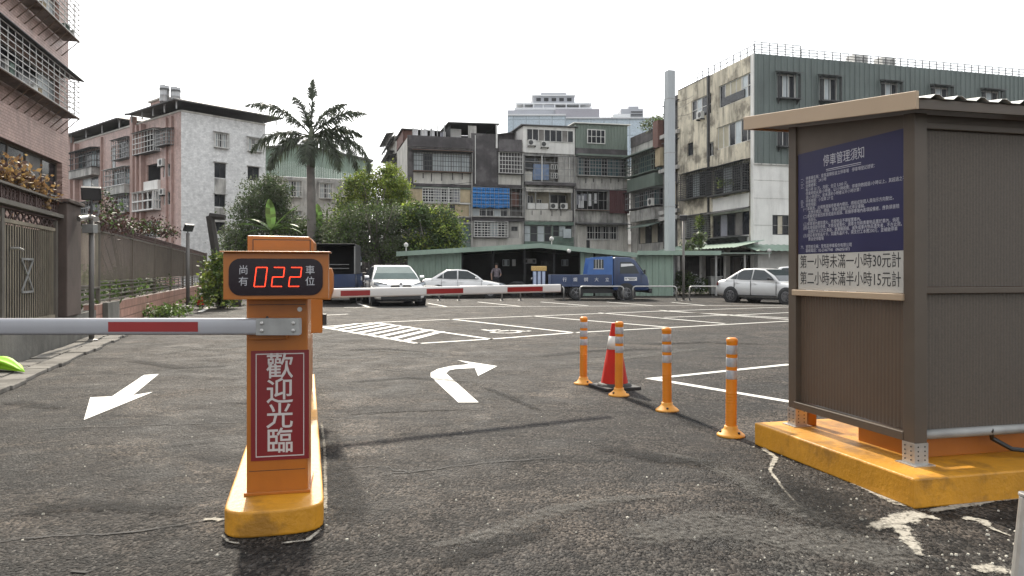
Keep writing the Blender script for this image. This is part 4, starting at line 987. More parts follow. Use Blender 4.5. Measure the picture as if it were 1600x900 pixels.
slab_(rb, FRl, (LEN * .535, LEN * .535 + .12, 3.2, ZT), .01, .13, DFRAME, 'downpipe'); slab_(rb, FRl, (LEN * .53, LEN * .57, ZT - 6, ZT), .002, .03, CDARK, 'wall_panel')
def mixwin(h, n, k, pm1, pm2, fm=WFRAME):
    u0, u1, z0, z1 = h; um = u1 - (u1 - u0) * k / n
    win(rb, FRl, (um, u1, z0, z1), k, 1, fm, pm1); win(rb, FRl, (u0, um - .02, z0, z1), n - k, 2 if n - k < 3 else 1, fm, pm2)
LOUV = mat('beige_louvre', (.42, .38, .28), .7, var=.12, streak=.3)
mixwin(ol['a'], 6, 4, [LOUV, LOUV, LOUV, PANE], [PANE, PANEL_]); slab_(rb, FRl, (ol['a'][0] + 1.0, ol['a'][1] - .25, ol['a'][2] + .08, ol['a'][2] + .62), -.10, -.06, PANE, 'lower_pane')
win(rb, FRl, ol['b'], 4, 2, WFRAME, [PANE, PANE, PANEL_, PANE]); mixwin(ol['c'], 6, 2, [LOUV], [PANE, PANE, PANEL_, PANE])
win(rb, FRl, ol['d'], 1, 1, DFRAME, PANE); win(rb, FRl, ol['e'], 2, 1, WFRAME, PANE)
for k, nv in (('f', 16), ('g', 20)):
    win(rb, FRl, ol[k], 4, 1, ALU, [PANE, PANE, PANEL_]); h = ol[k]; cage(rb, FRl, (h[0] - .05, h[1] + .05, h[2], h[3]), .55, nv, 11, DFRAME, rm=DFRAME, t=.028)
win(rb, FRl, ol['h'], 4, 1, ALU, PANE); h = ol['h']; cage(rb, FRl, (h[0], h[1], h[2], h[3]), .35, 14, 10, ALU, rm=DFRAME, t=.025)
room(rb, FRl, ol['i'], 1.2, INNER); win(rb, FRl, ol['i'], 5, 1, DFRAME, [PANE, INNER, PANE, CLOTH[1], PANE], -.10); h = ol['i']; awning(rb, FRl, h[0] - .1, h[1] + .1, h[3] + .22, .7, .2, DFRAME)
lg = slab_(rb, FRl, (h[0], h[1], h[2] - .14, h[2] - .06), .01, .8, DFRAME, 'ledge')
for k in range(7):
    u = h[0] + .2 + (h[1] - h[0] - .4) * k / 6; mb = MB(); mb.prism([FRl.pt(u, h[2] - .15, .012), FRl.pt(u, h[2] - .15, .75), FRl.pt(u, h[2] - .21, .75), FRl.pt(u, h[2] - .85, .012)], FRl.u * .05); mb.build('bracket', DFRAME, lg)
# flank
ZG = FRr.Z(1190, 255.5); RL = 27.0
wins = []
for x0, x1, y0, y1 in ((1214, 1243, 117, 155), (1280, 1307, 122, 159), (1376, 1402, 130, 167), (1454, 1481, 137, 173), (1533, 1560, 143, 179)):
    wins.append(rc(x0, y0, x1, y1)); wins.append(rc(x0, y0 + 79, x1, y1 + 75))
low = [rc(1207, 336, 1233, 367), rc(1280, 336, 1306, 367), rc(1400, 336, 1430, 366)]
mb = MB()
def corr_holes(mb, fc, u0, u1, z0, z1, holes, pitch, dep):
    us = sorted({u0, u1} | {h[i] for h in holes for i in (0, 1)})
    for a, b in zip(us, us[1:]):
        zc = sorted({z0, z1} | {h[i] for h in holes if h[0] <= a + 1e-6 and h[1] >= b - 1e-6 for i in (2, 3)})
        for c, e in zip(zc, zc[1:]):
            if any(h[0] < (a + b) / 2 < h[1] and h[2] < (c + e) / 2 < h[3] for h in holes): continue
            mb.corr(fc, a, b, c, e, pitch, dep, .02)
corr_holes(mb, FRr, .02, RL, ZG, ZT, wins, .36, .06); mb.build('cladding', GRND, rb)
wall(rb, FRr, 0, RL, 0, ZT, wins + low, CWHITE)
mb = MB()
for y in (282, 310, 352): z = FRr.Z(1200, y); mb.fbox(FRr, 0, RL, z - .012, z + .012, .003, .012)
mb.fbox(FRr, 0, RL, ZG - .08, ZG - .001, .003, .1); mb.build('string_course', CGREY, rb)
for w in wins:
    win(rb, FRr, w, 3, 1, WFRAME, [PANE, PANEL_, PANE] if w[2] > 11 else PANE, -.08, .06)
    g = cage(rb, FRr, (w[0] - .08, w[1] + .08, w[2], w[3]), .34, 3, 1, DFRAME, d=.08, t=.035)
    for u in (w[0], w[1]):
        mb = MB(); mb.prism([FRr.pt(u, w[2] - .08, .09), FRr.pt(u, w[2] - .08, .38), FRr.pt(u, w[2] - .35, .09)], FRr.u * .04); mb.build('bracket', DFRAME, g)
for w in low: win(rb, FRr, w, 3, 1, DFRAME, [PANE, INNERB, PANE], -.1)
shell(rb, FRr, 0, RL, ZT, LEN, CGREY, skip=3)
mb = MB()
def railing(mb, fc, u0, u1, z0, h, d, n, nh=3):
    for k in range(n + 1):
        u = u0 + (u1 - u0) * k / n; mb.fbox(fc, u - .02, u + .02, z0, z0 + h, d - .04, d)
    for k in range(1, nh + 1): mb.fbox(fc, u0, u1, z0 + h * k / nh - .018, z0 + h * k / nh + .018, d - .034, d - .006)
railing(mb, FRr, .05, FRr.U(1252), ZT - .02, .78, -.05, 6, 5); railing(mb, FRr, FRr.U(1253), RL, ZT - .02, .55, -.05, 40, 3); railing(mb, FRl, .05, 7.2, ZT - .02, .60, -.05, 9, 2)
mb.build('roof_railing', DFRAME, rb)
mb = MB(); mb.fbox(FRl, LEN * .55, LEN - .01, ZT, ZT + .05, -3, .03); mb.build('coping', CDARK, rb)
for i, (px, lb) in enumerate(((1361, 'white cooling unit on the corner block roof, left of two behind the railing'), (1405, 'white cooling unit on the corner block roof, right of two behind the railing'))):
    t = thing('cooling_unit', lb, 'cooling unit', FRr.pt(FRr.U(px), ZT, -1.2)); u = FRr.U(px)
    mb = MB(); mb.fbox(FRr, u - .55, u + .55, ZT + .1, ZT + .85, -1.7, -.9); mb.build('casing', ACW, t, bevel=.02)
    for s in (-.27, .27):
        mb = MB(); q = FRr.pt(u + s, ZT + .48, -.898); mb.prism([q + FRr.u * (.24 * math.cos(a)) + Vector((0, 0, .24 * math.sin(a))) for a in [R(k) for k in range(0, 360, 30)]], FRr.n * .01); mb.build('fan_grille', GALV, t)
    mb = MB(); mb.fbox(FRr, u - .5, u + .5, ZT, ZT + .1, -1.6, -1.0); mb.build('foot', DFRAME, t)
ac_unit(FRl, FRl.U(1098), FRl.Z(1098, 186), .04, 'small AC unit on a bracket under the fifth floor window of the beige front', .6, .5)
# ground floor shop, awnings
slab_(rb, FRl, (0, LEN, 0, .3), -1.6, -1.5, CGREY, 'step')
mb = MB()
for a, b in ((0, .35), (3.2, 3.5), (6.4, 6.7), (LEN - .4, LEN)): mb.fbox(FRl, a, b, 0, 3.2, -.3, .02)
mb.fbox(FRl, .36, LEN - .41, 2.7, 3.19, -.25, .0); mb.build('shop_front', CGREY, rb)
mb = MB(); mb.fbox(FRl, .4, LEN - .4, 0.01, 2.69, -2.2, -2.1); mb.build('shop_back_wall', INNERD, rb)
for a, b in ((.9, 2.0), (3.7, 5.6), (7.2, 8.6)): win(rb, FRl, (a, b, .9, 2.3), 2, 1, ALU, [PANE, INNER], -2.0)
mb = MB()
for k in range(26):
    a = -1.2 + k * .42
    pr = [(a, 0), (a + .21, .05), (a + .42, 0)]
    for (x0, h0), (x1, h1) in zip(pr, pr[1:]): mb.quad([FRl.pt(x0, 3.18 + h0, .02), FRl.pt(x1, 3.18 + h1, .02), FRl.pt(x1, 2.72 + h1, 2.2), FRl.pt(x0, 2.72 + h0, 2.2)])
mb.build('awning', GRNL, rb)
mb = MB()
for k in range(50):
    a = -1.0 + k * .42
    pr = [(a, 0), (a + .21, .05), (a + .42, 0)]
    for (x0, h0), (x1, h1) in zip(pr, pr[1:]): mb.quad([FRr.pt(x0, 2.95 + h0, .02), FRr.pt(x1, 2.95 + h1, .02), FRr.pt(x1, 2.50 + h1, 1.9), FRr.pt(x0, 2.50 + h0, 1.9)])
mb.build('awning', GRNL, rb)

# neighbouring lower block beyond, with green balconies
FN = Face((RO[0] - .259 * (LEN + .02) + .5, RO[1] + .966 * (LEN + .02) + .12), (-.259, .966), -1)
nb_ = thing('apartment_block', 'narrow old block with green and teal caged balconies behind the tall grey column', 'apartment block', (13, 60, 0))
rn = FN.rect; NL = FN.U(986); ZN = FN.Z(1050, 152); N1_ = FN.U(1037)
on = dict(a=rn(1046, 163, 1070, 203), b=rn(1046, 222, 1070, 256), c=rn(1046, 290, 1070, 322), d=rn(1046, 345, 1070, 385))
wall(nb_, FN, -.3, N1_, 0, ZN, list(on.values()), CDARK)
for k in on: win(nb_, FN, on[k], 3, 1, DFRAME, [PANE, INNER, PANE]); cage(nb_, FN, on[k], .5, 7, 4, DFRAME)
slab_(nb_, FN, rn(1036, 190, 1044, 232), .02, .9, BROWNR, 'wall_panel'); slab_(nb_, FN, rn(1036, 232, 1044, 260), .02, .7, TAN, 'wall_panel'); slab_(nb_, FN, rn(1056, 285, 1066, 320), .52, .6, TAN, 'wall_panel')
for y in (208, 262, 328, 338): slab_(nb_, FN, rn(1042, y, 1072, y + 6), .01, .75, CGREY, 'balcony')
ZN2 = FN.Z(1010, 222)
on2 = dict(a=rn(988, 240, 1035, 272), b=rn(990, 298, 1036, 324), c=rn(998, 350, 1036, 380))
wall(nb_, FN, N1_ + .01, NL, 0, ZN2, list(on2.values()), CGREY)
shell(nb_, FN, -.3, NL, ZN2 - .3, 9, CDARK)
win(nb_, FN, on2['a'], 5, 1, ALU, [TEAL, PANE, TEAL]); h = on2['a']; cage(nb_, FN, h, .8, 14, 4, GRNS, rm=GRNS, t=.035)
slab_(nb_, FN, rn(992, 276, 1036, 297), .02, .75, GRNS, 'balcony'); win(nb_, FN, on2['b'], 6, 1, ALU, [PANE, TEAL]); h = on2['b']; cage(nb_, FN, h, .8, 14, 3, ALU, rm=CDARK, t=.03)
slab_(nb_, FN, rn(996, 327, 1036, 345), .02, .7, CGREY, 'balcony'); win(nb_, FN, on2['c'], 4, 1, DFRAME, [PANE, INNERB]); awning(nb_, FN, FN.U(1036), FN.U(1000), FN.Z(1015, 349), 1.3, .4, ROOFG)
slab_(nb_, FN, (N1_, NL, ZN2, ZN2 + .9), -.3, .05, CDARK, 'parapet'); awning(nb_, FN, N1_ - .2, NL + .2, FN.Z(1010, 236), 1.2, .35, ROOFG)
ac_unit(FN, FN.U(1034), FN.Z(1034, 322), .82, 'AC unit beside the tall grey column on the narrow old block', .7, .6)

# tall grey square column
tc_ = thing('steel_column', 'tall square grey steel column rising above the shed roof', 'column', P(1047, 388, 41) * 1.0)
cb_ = P(1046.5, 400, 41); mb = MB(); an = R(20)
cx_ = Vector((math.cos(an), math.sin(an), 0)); cy_ = Vector((-math.sin(an), math.cos(an), 0)); q = [cb_ - cx_ * .22 - cy_ * .22, cb_ + cx_ * .22 - cy_ * .22, cb_ + cx_ * .22 + cy_ * .22, cb_ - cx_ * .22 + cy_ * .22]
zt_ = P(1047, 111, 41).z
mb.hexa([Vector((p.x, p.y, 0)) for p in q] + [Vector((p.x, p.y, zt_)) for p in q]); mb.build('shaft', mat('grey_steel_paint', (.36, .38, .39), .5, var=.1, vs=.6, streak=.3, grime=(.2, .2, .2)), tc_, bevel=.02)
mb = MB()
for z in (zt_ - 1.6, zt_ - 4.6, zt_ - 7.6):
    q2 = [cb_ + (p - cb_) * 1.03 for p in q]; mb.hexa([Vector((p.x, p.y, z)) for p in q2] + [Vector((p.x, p.y, z + .05)) for p in q2])
mb.build('joint_plate', GALV, tc_)
for i, z in enumerate((zt_ - 1.9, zt_ - 2.3)):
    pass
wr = MB(); a = Vector((cb_.x, cb_.y, zt_ - 1.75)); b = FRl.pt(7.5, ZT - .9, .05)
for k, (da, db) in enumerate(((0, 0), (-.45, -.3), (-.75, -1.2))):
    p0, p1 = a + Vector((0, 0, da)), b + Vector((0, 0, db)); wr.tube([p0.lerp(p1, t) - Vector((0, 0, .5 * t * (1 - t))) for t in (0, .25, .5, .75, 1)], .012, 5)
tag(wr.build('overhead_cable', TRIM), 'thin cables strung from the grey column to the beige block', 'cable')

# ---------------------------------------------------------------- pink apartment block on the left and its white flank
LO = (-30.57, 68.0)
FLw = Face(LO, (.65, .76)); FLp = Face(LO, (-.76, .65), -1)
PINK = tile_mat('pink_wall_tiles', (.52, .36, .315), (.62, .62, .62), FLp.u, .24, .12, .01, streak=.35); PINKD = mat('pink_pier', (.38, .255, .22), .7, var=.15, streak=.4, grime=(.12, .09, .085))
LWHITE = tile_mat('pale_mosaic_tiles', (.74, .735, .72), (.8, .8, .8), FLw.u, .30, .15, .015, streak=.12)
lb_ = thing('apartment_block', 'pink tiled block with pale grey end wall, dark sheet roofs and two steel tanks', 'apartment block', (-36, 76, 0))
rw, rp = FLw.rect, FLp.rect; ZW = FLw.Z(285, 174.5); WL_ = FLw.U(415)
ow = [rw(335, 209, 355, 231), rw(387, 217, 407, 237), rw(335, 255, 353, 278), rw(387, 261, 405, 282), rw(335, 304, 352, 323), rw(334, 347, 352, 366), rw(387, 309, 404, 327)]
wall(lb_, FLw, 0, WL_, 0, ZW, ow, LWHITE)
for i, h in enumerate(ow):
    win(lb_, FLw, h, 3 if i < 2 else 2, 1, WFRAME if i < 2 else DFRAME, [PANEL_, PANE, PANEL_] if i < 2 else PANE)
    if i < 2: cage(lb_, FLw, (h[0] - .05, h[1] + .05, h[2], h[3]), .35, 7, 2, WFRAME, rm=CGREY, t=.04)
    else: awning(lb_, FLw, h[0] - .1, h[1] + .1, h[3] + .08, .3, .08, CGREY)
for y0, y1 in ((279, 302), (325, 345)): slab_(lb_, FLw, rw(335, y0, 353, y1), .003, .02, CGREY, 'wall_panel')
PL = FLp.U(97)
opk = [rp(219, 207, 250, 240), rp(254, 205, 271, 228), rp(229, 256, 251, 283), rp(220, 301, 251, 329), rp(185, 219, 208, 249), rp(176, 265, 208, 291), rp(180, 307, 208, 334), rp(174, 230, 181, 262), rp(120, 237, 156, 265), rp(128, 277, 154, 298), rp(99, 247, 112, 268), rp(99, 285, 112, 306), rp(255, 256, 268, 276), rp(255, 300, 268, 320), rp(120, 318, 156, 345), rp(225, 345, 250, 372)]
wall(lb_, FLp, 0, PL, 0, ZW, opk, PINK)
for i, h in enumerate(opk):
    hh_ = (h[0] - .1, h[1] + .1, h[2], h[3])
    if i == 2: room(lb_, FLp, h, 1.3, INNERD, INNER); slab_(lb_, FLp, (h[0], h[1], h[2] - 1.1, h[2]), .01, .3, CWHITE, 'balcony')
    elif i == 3: win(lb_, FLp, h, 4, 1, WFRAME, [PANE, PANEL_]); g = cage(lb_, FLp, hh_, .8, 4, 2, WFRAME, rm=WFRAME, t=.11)
    elif i in (0, 1, 4, 6): win(lb_, FLp, h, 3, 1, ALU, PANE); cage(lb_, FLp, hh_, .7, 7, 4, ALU if i else WFRAME, rm=DFRAME, t=.042)
    elif i in (5, 8, 14): win(lb_, FLp, h, 5, 2, ALU, [PANE, TEAL, PANE]); cage(lb_, FLp, hh_, .9, 9, 3, ALU if i != 8 else DFRAME, rm=WFRAME if i == 5 else DFRAME, t=.05); slab_(lb_, FLp, (h[0], h[1], h[2] - .9, h[2] - .08), .01, .85, CGREY, 'balcony')
    elif i in (10, 11): room(lb_, FLp, h, 1.2, INNER); slab_(lb_, FLp, (h[0] - .2, h[1] + .2, h[2] - 1.2, h[2] + .2), .01, .7, CWHITE, 'balcony')
    else: win(lb_, FLp, h, 2, 1, WFRAME, [PANE, PANEL_])
mb = MB()
for px, w in ((212, 4.5), (219, 2.5), (226, 2.5), (114, 4), (122, 3), (270, 1.6), (262, 1.2), (160, 1.5)):
    u = FLp.U(px); hw_ = abs(FLp.U(px + w / 2) - u); mb.fbox(FLp, u - hw_, u + hw_, 0, ZW + (.8 if px in (212, 114) else -.2), .01, .45 if w > 2.4 else .2)
mb.build('pier', PINKD, lb_)
mb = MB(); mb.fbox(FLp, 0, PL, ZW + .002, ZW + .16, -.3, .08); mb.fbox(FLw, .01, WL_, ZW + .002, ZW + .16, -.3, .08); mb.build('coping', CLIGHT, lb_)
p = [FLp.pt(PL, 0), FLp.pt(0, 0), FLw.pt(WL_, 0), FLw.pt(WL_, 0) + FLp.u * PL]
mb = MB(); zv = Vector((0, 0, ZW))
for i, j in ((2, 3), (3, 0)): mb.quad([p[i] + Vector((0, 0, 0)), p[j], p[j] + zv, p[i] + zv])
mb.build('side_wall', CGREY, lb_); mb = MB(); mb.quad([q + zv for q in p]); mb.build('roof', CGREY, lb_)
# sheet roofs on posts
def sheet_roof(u0, u1, w0, w1, z0, rise, m=ROOFD):
    """Hipped sheet roof over the terrace, u along the pink front, w along the end wall."""
    def q(u, w, z): return FLp.pt(u, z) + FLw.u * w
    um, wm = (u0 + u1) / 2, (w0 + w1) / 2
    a = [q(u0, w0, z0), q(u1, w0, z0), q(u1, w1, z0), q(u0, w1, z0)]; k0 = min(.35 * (w1 - w0), .4 * (u1 - u0)); r0_, r1_ = q(u0 + k0, wm, z0 + rise), q(u1 - k0, wm, z0 + rise)
    mb = MB()
    for f in ([a[0], a[1], r1_, r0_], [a[1], a[2], r1_], [a[2], a[3], r0_, r1_], [a[3], a[0], r0_]): mb.quad(f)
    o = mb.build('sheet_roof', m, lb_); s = o.modifiers.new('s', 'SOLIDIFY'); s.thickness = .12
    for u in [u0 + .5 + (u1 - u0 - 1) * k / 4 for k in range(5)]:
        for w in (w0 + .5, w1 - .5): mb = MB(); mb.tube([q(u, w, ZW), q(u, w, z0 + .1)], .07, 6); mb.build('post', GALV, o)
sheet_roof(-1.3, 9.3, -1.3, WL_ + 1.2, ZW + .8, 1.0)
sheet_roof(12.0, PL + .5, -1.0, 7.5, ZW + .8, 1.0)
slab_(lb_, FLp, (11, PL, ZW + .1, ZW + 1.2), -6, -5.8, INNERD, 'terrace_wall')
u0, u1 = FLp.U(236), FLp.U(212)
mb = MB(); pts = [FLp.pt(a, ZW) - FLp.n * .0 + FLw.u * b for a, b in ((8.2, 2.2), (11.6, 2.2), (11.6, 7.5), (8.2, 7.5))]
mb.hexa(pts + [q + Vector((0, 0, 2.9)) for q in pts]); mb.build('stair_tower', PINKD, lb_, bevel=.05)
mb = MB(); pts2 = [FLp.pt(a, ZW + 2.905) + FLw.u * b for a, b in ((8.0, 2.0), (11.8, 2.0), (11.8, 7.7), (8.0, 7.7))]; mb.hexa(pts2 + [q + Vector((0, 0, .15)) for q in pts2]); mb.build('tower_cap', CLIGHT, lb_)
TANK = mat('steel_tank', (.40, .40, .40), .35, .6, var=.2, vs=1.2, streak=.3)
for px, py0, py1, lb in ((257, 159, 133, 'taller steel water tank on the pink block roof, left of two'), (274.5, 160, 136, 'shorter steel water tank on the pink block roof, right of two')):
    b_ = P(px, py0, 74); h_ = (py0 - py1) * 74 / F; rr_ = .46
    t = thing('water_tank', lb, 'water tank', b_); mb = MB(); mb.lathe([(rr_, 0), (rr_ * 1.03, .05), (rr_ * 1.03, h_ * .35), (rr_ * 1.06, h_ * .37), (rr_ * 1.03, h_ * .39), (rr_ * 1.03, h_ * .68), (rr_ * 1.06, h_ * .70), (rr_ * 1.03, h_ * .72), (rr_ * 1.03, h_ * .95), (rr_ * .8, h_), (rr_ * .2, h_ * 1.03)], b_, 18); mb.build('drum', TANK, t, smooth=True).modifiers.new('e', 'EDGE_SPLIT').split_angle = R(40)
    mb = MB(); mb.lathe([(rr_ * 1.05, h_ * .66), (rr_ * 1.05, h_ * .78)], b_, 18); mb.build('band', DFRAME, t)
    mb = MB()
    for k in range(4):
        c_ = b_ + Vector((math.cos(k * 1.57) * .38, math.sin(k * 1.57) * .38, 0)); mb.tube([Vector((c_.x, c_.y, ZW + 1.0)), c_], .05, 6)
    mb.build('stand', DFRAME, t)
ac_unit(FLp, FLp.U(254.5), FLp.Z(254.5, 260), .02, 'AC unit high on the pink block beside the dark open balcony', 1.0, .7)
ac_unit(FLp, FLp.U(256), FLp.Z(256, 305), .02, 'AC unit on the pink block beside the white bay window', .9, .6)

# shed-roofed building behind the palm
FB = Face((-27.5, 84), (.93, .36)); gb = thing('house', 'grey house with a pale green ribbed gable behind the palm tree', 'house', (-22, 88, 0))
rg2 = FB.rect; gu0, gu1, gm = FB.U(412), FB.U(577), FB.U(470)
hb = [rg2(447, 283, 470, 308), rg2(500, 287, 518, 310), rg2(440, 330, 470, 350)]
wall(gb, FB, gu0, gu1, 0, FB.Z(490, 278), hb, CGREY); shell(gb, FB, gu0, gu1, FB.Z(490, 278), 14, CGREY)
for h in hb: win(gb, FB, h, 3, 1, WFRAME, [PANEL_, PANE]); cage(gb, FB, (h[0] - .1, h[1] + .1, h[2], h[3]), .5, 6, 3, WFRAME, rm=CGREY, t=.05)
zb1 = FB.Z(490, 278) + .01; n = 60; mb = MB(); prev = None
def gtop(u): 
    a = FB.Z(470, 229); return a - (abs(u - gm) * ((a - FB.Z(577, 252)) / (gu1 - gm)) if u > gm else abs(u - gm) * ((a - FB.Z(412, 232)) / (gm - gu0)))
for k in range(n):
    a = gu0 + (gu1 - gu0) * k / n; b = a + (gu1 - gu0) / n
    for x0, x1, d0, d1 in ((a, a + (b - a) * .6, .03, .03), (a + (b - a) * .6, b, .09, .03)):
        mb.quad([FB.pt(x0, zb1, d0), FB.pt(x1, zb1, d1), FB.pt(x1, gtop(x1), d1), FB.pt(x0, gtop(x0), d0)])
mb.build('gable', GRNL, gb)
mb = MB()
for ua_, ub_ in ((gu0 - .4, gm), (gm, gu1 + .4)):
    mb.hexa([FB.pt(ua_, gtop(ua_), .5), FB.pt(ub_, gtop(ub_), .5), FB.pt(ub_, gtop(ub_), -12), FB.pt(ua_, gtop(ua_), -12), FB.pt(ua_, gtop(ua_) + .22, .5), FB.pt(ub_, gtop(ub_) + .22, .5), FB.pt(ub_, gtop(ub_) + .22, -12), FB.pt(ua_, gtop(ua_) + .22, -12)])
mb.build('roof', ROOFD, gb)

# ---------------------------------------------------------------- pale office tower far behind
GLZ = tile_mat('pale_curtain_wall', (.42, .50, .56), (.62, .62, .62), (1, 0, 0), 3.0, 3.6, .12, rough=.22, off=0); TWG = mat('tower_grey', (.33, .34, .37), .6, var=.08, vs=.1); TWW = mat('tower_white', (.60, .61, .62), .6, var=.06); TWP = mat('tower_mauve', (.30, .29, .32), .6, var=.06)
ot = thing('office_tower', 'pale glass office tower stepping up in terraces far behind the blackened block', 'office tower', P(860, 430, 178))
def tblock(x0, x1, ytop, ybot, Y, dep, m, name, par=ot):
    a, b = P(x0, ybot, Y), P(x1, ytop, Y); mb = MB(); mb.box(a.x, b.x, Y, Y + dep, max(0, a.z), b.z); return mb.build(name, m, par)
tblock(793, 884, 179.5, 434, 170, 20, GLZ, 'glass_wing'); tblock(884.2, 1029, 184.5, 434, 170.5, 20, GLZ, 'glass_wing'); tblock(793, 884, 178, 180.5, 169.6, 20.4, TWW, 'parapet'); tblock(884.2, 1029, 183, 185, 170.1, 20.4, TWW, 'parapet')
tblock(793, 930, 172, 180, 173, 17, TWG, 'terrace_block'); tblock(804, 925, 168, 171.5, 174, 16, TWW, 'terrace_frame'); tblock(832, 868, 164, 168, 175, 15, TWG, 'terrace_block'); tblock(806, 924, 160.5, 163, 175, 15, TWW, 'terrace_frame')
for px in (806, 818, 833, 848, 866, 884, 905, 923): tblock(px, px + 1.6, 163.05, 167.95, 174.6, .6, TWW, 'terrace_post')
tblock(868, 937, 170, 184, 171.5, 12, TWP, 'penthouse'); tblock(832.5, 898, 150, 164, 178, 12, TWG, 'top_block'); tblock(831, 899, 147.5, 149.9, 177.6, 13, TWW, 'top_cap'); tblock(845, 885, 145, 147.4, 179, 10, TWG, 'top_block')
for k, px in enumerate((838, 850, 862, 874, 886)): tblock(px, px + 7, 153, 158, 177.85, .3, PANE, 'window')
o2 = thing('office_tower', 'smaller grey stepped tower top far behind, between the block and the grey column', 'office tower', P(982, 430, 200))
tblock(958, 985, 178, 430, 200, 16, TWW, 'tower_block', o2); tblock(970, 1005, 170, 430, 201, 14, TWG, 'tower_block', o2); tblock(982, 998, 166, 170, 203, 8, TWG, 'top_block', o2)
for y in (174, 178.5, 182.5): tblock(986, 1004, y, y + 1.5, 200.7, .4, PANE, 'window', o2)

# ---------------------------------------------------------------- green sheds at the back of the lot
FS = Face((-5.25, 38.4), (1, .02))
sh = thing('shed', 'open fronted green sheet metal shed with a low gable behind the cars and truck', 'shed', (5, 40, 0))
rs_ = FS.rect; su0, sr, su1 = FS.U(637), FS.U(843), FS.U(986)
zs0, zsr, zs1 = FS.Z(637, 397), FS.Z(843, 385), FS.Z(986, 399)
def srf(u): return zs0 + (zsr - zs0) * (u - su0) / (sr - su0) if u < sr else zsr + (zs1 - zsr) * (u - sr) / (su1 - sr)
def cpanel(a, b, m=GRNL, par=sh, top=None):
    mb = MB(); n = max(2, int((b - a) / .3)); st = (b - a) / n
    for k in range(n):
        x = a + k * st
        for x0, x1, d0, d1 in ((x, x + st * .6, 0, 0), (x + st * .6, x + st * .7, 0, .035), (x + st * .7, x + st * .9, .035, .035), (x + st * .9, x + st, .035, 0)):
            mb.quad([FS.pt(x0, 0, d0), FS.pt(x1, 0, d1), FS.pt(x1, (top or srf)(x1) - .03, d1), FS.pt(x0, (top or srf)(x0) - .03, d0)])
    return mb.build('wall_panel', m, par)
cpanel(su0, FS.U(721)); cpanel(FS.U(907), FS.U(927)); cpanel(FS.U(930), su1, GRNS)
mb = MB()
for a, b in ((su0 - .5, sr), (sr, su1 + .2)):
    for z0, z1, d0, d1 in ((0, .08, -9, .65),): mb.hexa([FS.pt(a, srf(a) + z0, d1), FS.pt(b, srf(b) + z0, d1), FS.pt(b, srf(b) + z0, d0), FS.pt(a, srf(a) + z0, d0), FS.pt(a, srf(a) + z1, d1), FS.pt(b, srf(b) + z1, d1), FS.pt(b, srf(b) + z1, d0), FS.pt(a, srf(a) + z1, d0)])
mb.build('roof', ROOFG, sh)
mb = MB()
for a, b in ((su0 - .5, sr), (sr, su1 + .2)): mb.hexa([FS.pt(a, srf(a) - .1, .652), FS.pt(b, srf(b) - .1, .652), FS.pt(b, srf(b) - .1, .70), FS.pt(a, srf(a) - .1, .70), FS.pt(a, srf(a) + .14, .652), FS.pt(b, srf(b) + .14, .652), FS.pt(b, srf(b) + .14, .70), FS.pt(a, srf(a) + .14, .70)])
mb.build('fascia', GRNL, sh)
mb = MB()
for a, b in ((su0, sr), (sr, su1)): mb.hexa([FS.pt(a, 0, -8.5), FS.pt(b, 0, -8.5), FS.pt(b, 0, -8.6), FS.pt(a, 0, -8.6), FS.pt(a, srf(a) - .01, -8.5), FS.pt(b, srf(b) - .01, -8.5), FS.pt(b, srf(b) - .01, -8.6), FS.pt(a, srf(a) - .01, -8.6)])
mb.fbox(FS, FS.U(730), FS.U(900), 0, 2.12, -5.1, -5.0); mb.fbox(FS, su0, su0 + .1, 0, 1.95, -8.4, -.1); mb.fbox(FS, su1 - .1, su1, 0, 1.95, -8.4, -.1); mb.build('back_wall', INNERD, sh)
mb = MB()
for px in (721.5, 770, 820, 866, 906.5): mb = MB(); mb.fbox(FS, FS.U(px) - .05, FS.U(px) + .05, 0, srf(FS.U(px)) - .06, -.14, -.04); mb.build('post', INNERD, sh)
FSb = Face(FS.pt(0, 0, -4.0), FS.u)
for x0, y0, x1, y1, m in ((785, 405, 796, 416, PANEL_), (800, 405, 806, 416, WFRAME), (818, 404, 838, 412, WFRAME), (845, 408, 862, 415, DFRAME), (877, 405, 888, 416, PANEL_)): win(sh, FSb, FSb.rect(x0, y0, x1, y1), 3, 1, m, [PANE, m] , .02)
mb = MB(); mb.fbox(FSb, FSb.U(725), FSb.U(905), 0, 1.1, -.25, -.15); mb.build('counter', INNERD, sh)
s2_ = thing('shed', 'pale green flat roofed shed behind the truck nose, right of the open shed', 'shed', (9, 39, 0))
flat = lambda u: FS.Z(1000, 397) + .02
u2a, u2b = su1 + .25, FS.U(1052)
cpanel(u2a, u2b, GRNL, s2_, flat)
mb = MB(); mb.fbox(FS, u2a - .01, FS.U(1200), flat(0) - .01, flat(0) + .05, -5, .5); mb.build('roof', ROOFG, s2_); mb = MB(); mb.fbox(FS, u2a - .01, FS.U(1122), flat(0) - .08, flat(0) + .14, .502, .55); mb.build('fascia', GRNL, s2_)
mb = MB(); mb.fbox(FS, u2b - .1, u2b, 0, flat(0) - .03, -4.8, -.05); mb.build('side_wall', GRNL, s2_); mb = MB()
for px in (1120, 1165): mb = MB(); mb.fbox(FS, FS.U(px) - .05, FS.U(px) + .05, 0, flat(0) - .03, -.2, -.1); mb.build('post', GALV, s2_)
def dome_cam(px, py, Y, label):
    b = P(px, py, Y); t = thing('security_camera', label, 'camera', b, None); mb = MB(); mb.tube([b, b + Vector((0, 0, .32))], .025, 6); mb.build('stem', WFRAME, t)
    mb = MB(); mb.lathe([(.03, .30), (.10, .33), (.12, .42), (.08, .50), (.02, .52)], b, 12); mb.build('head', WFRAME, t, smooth=True)
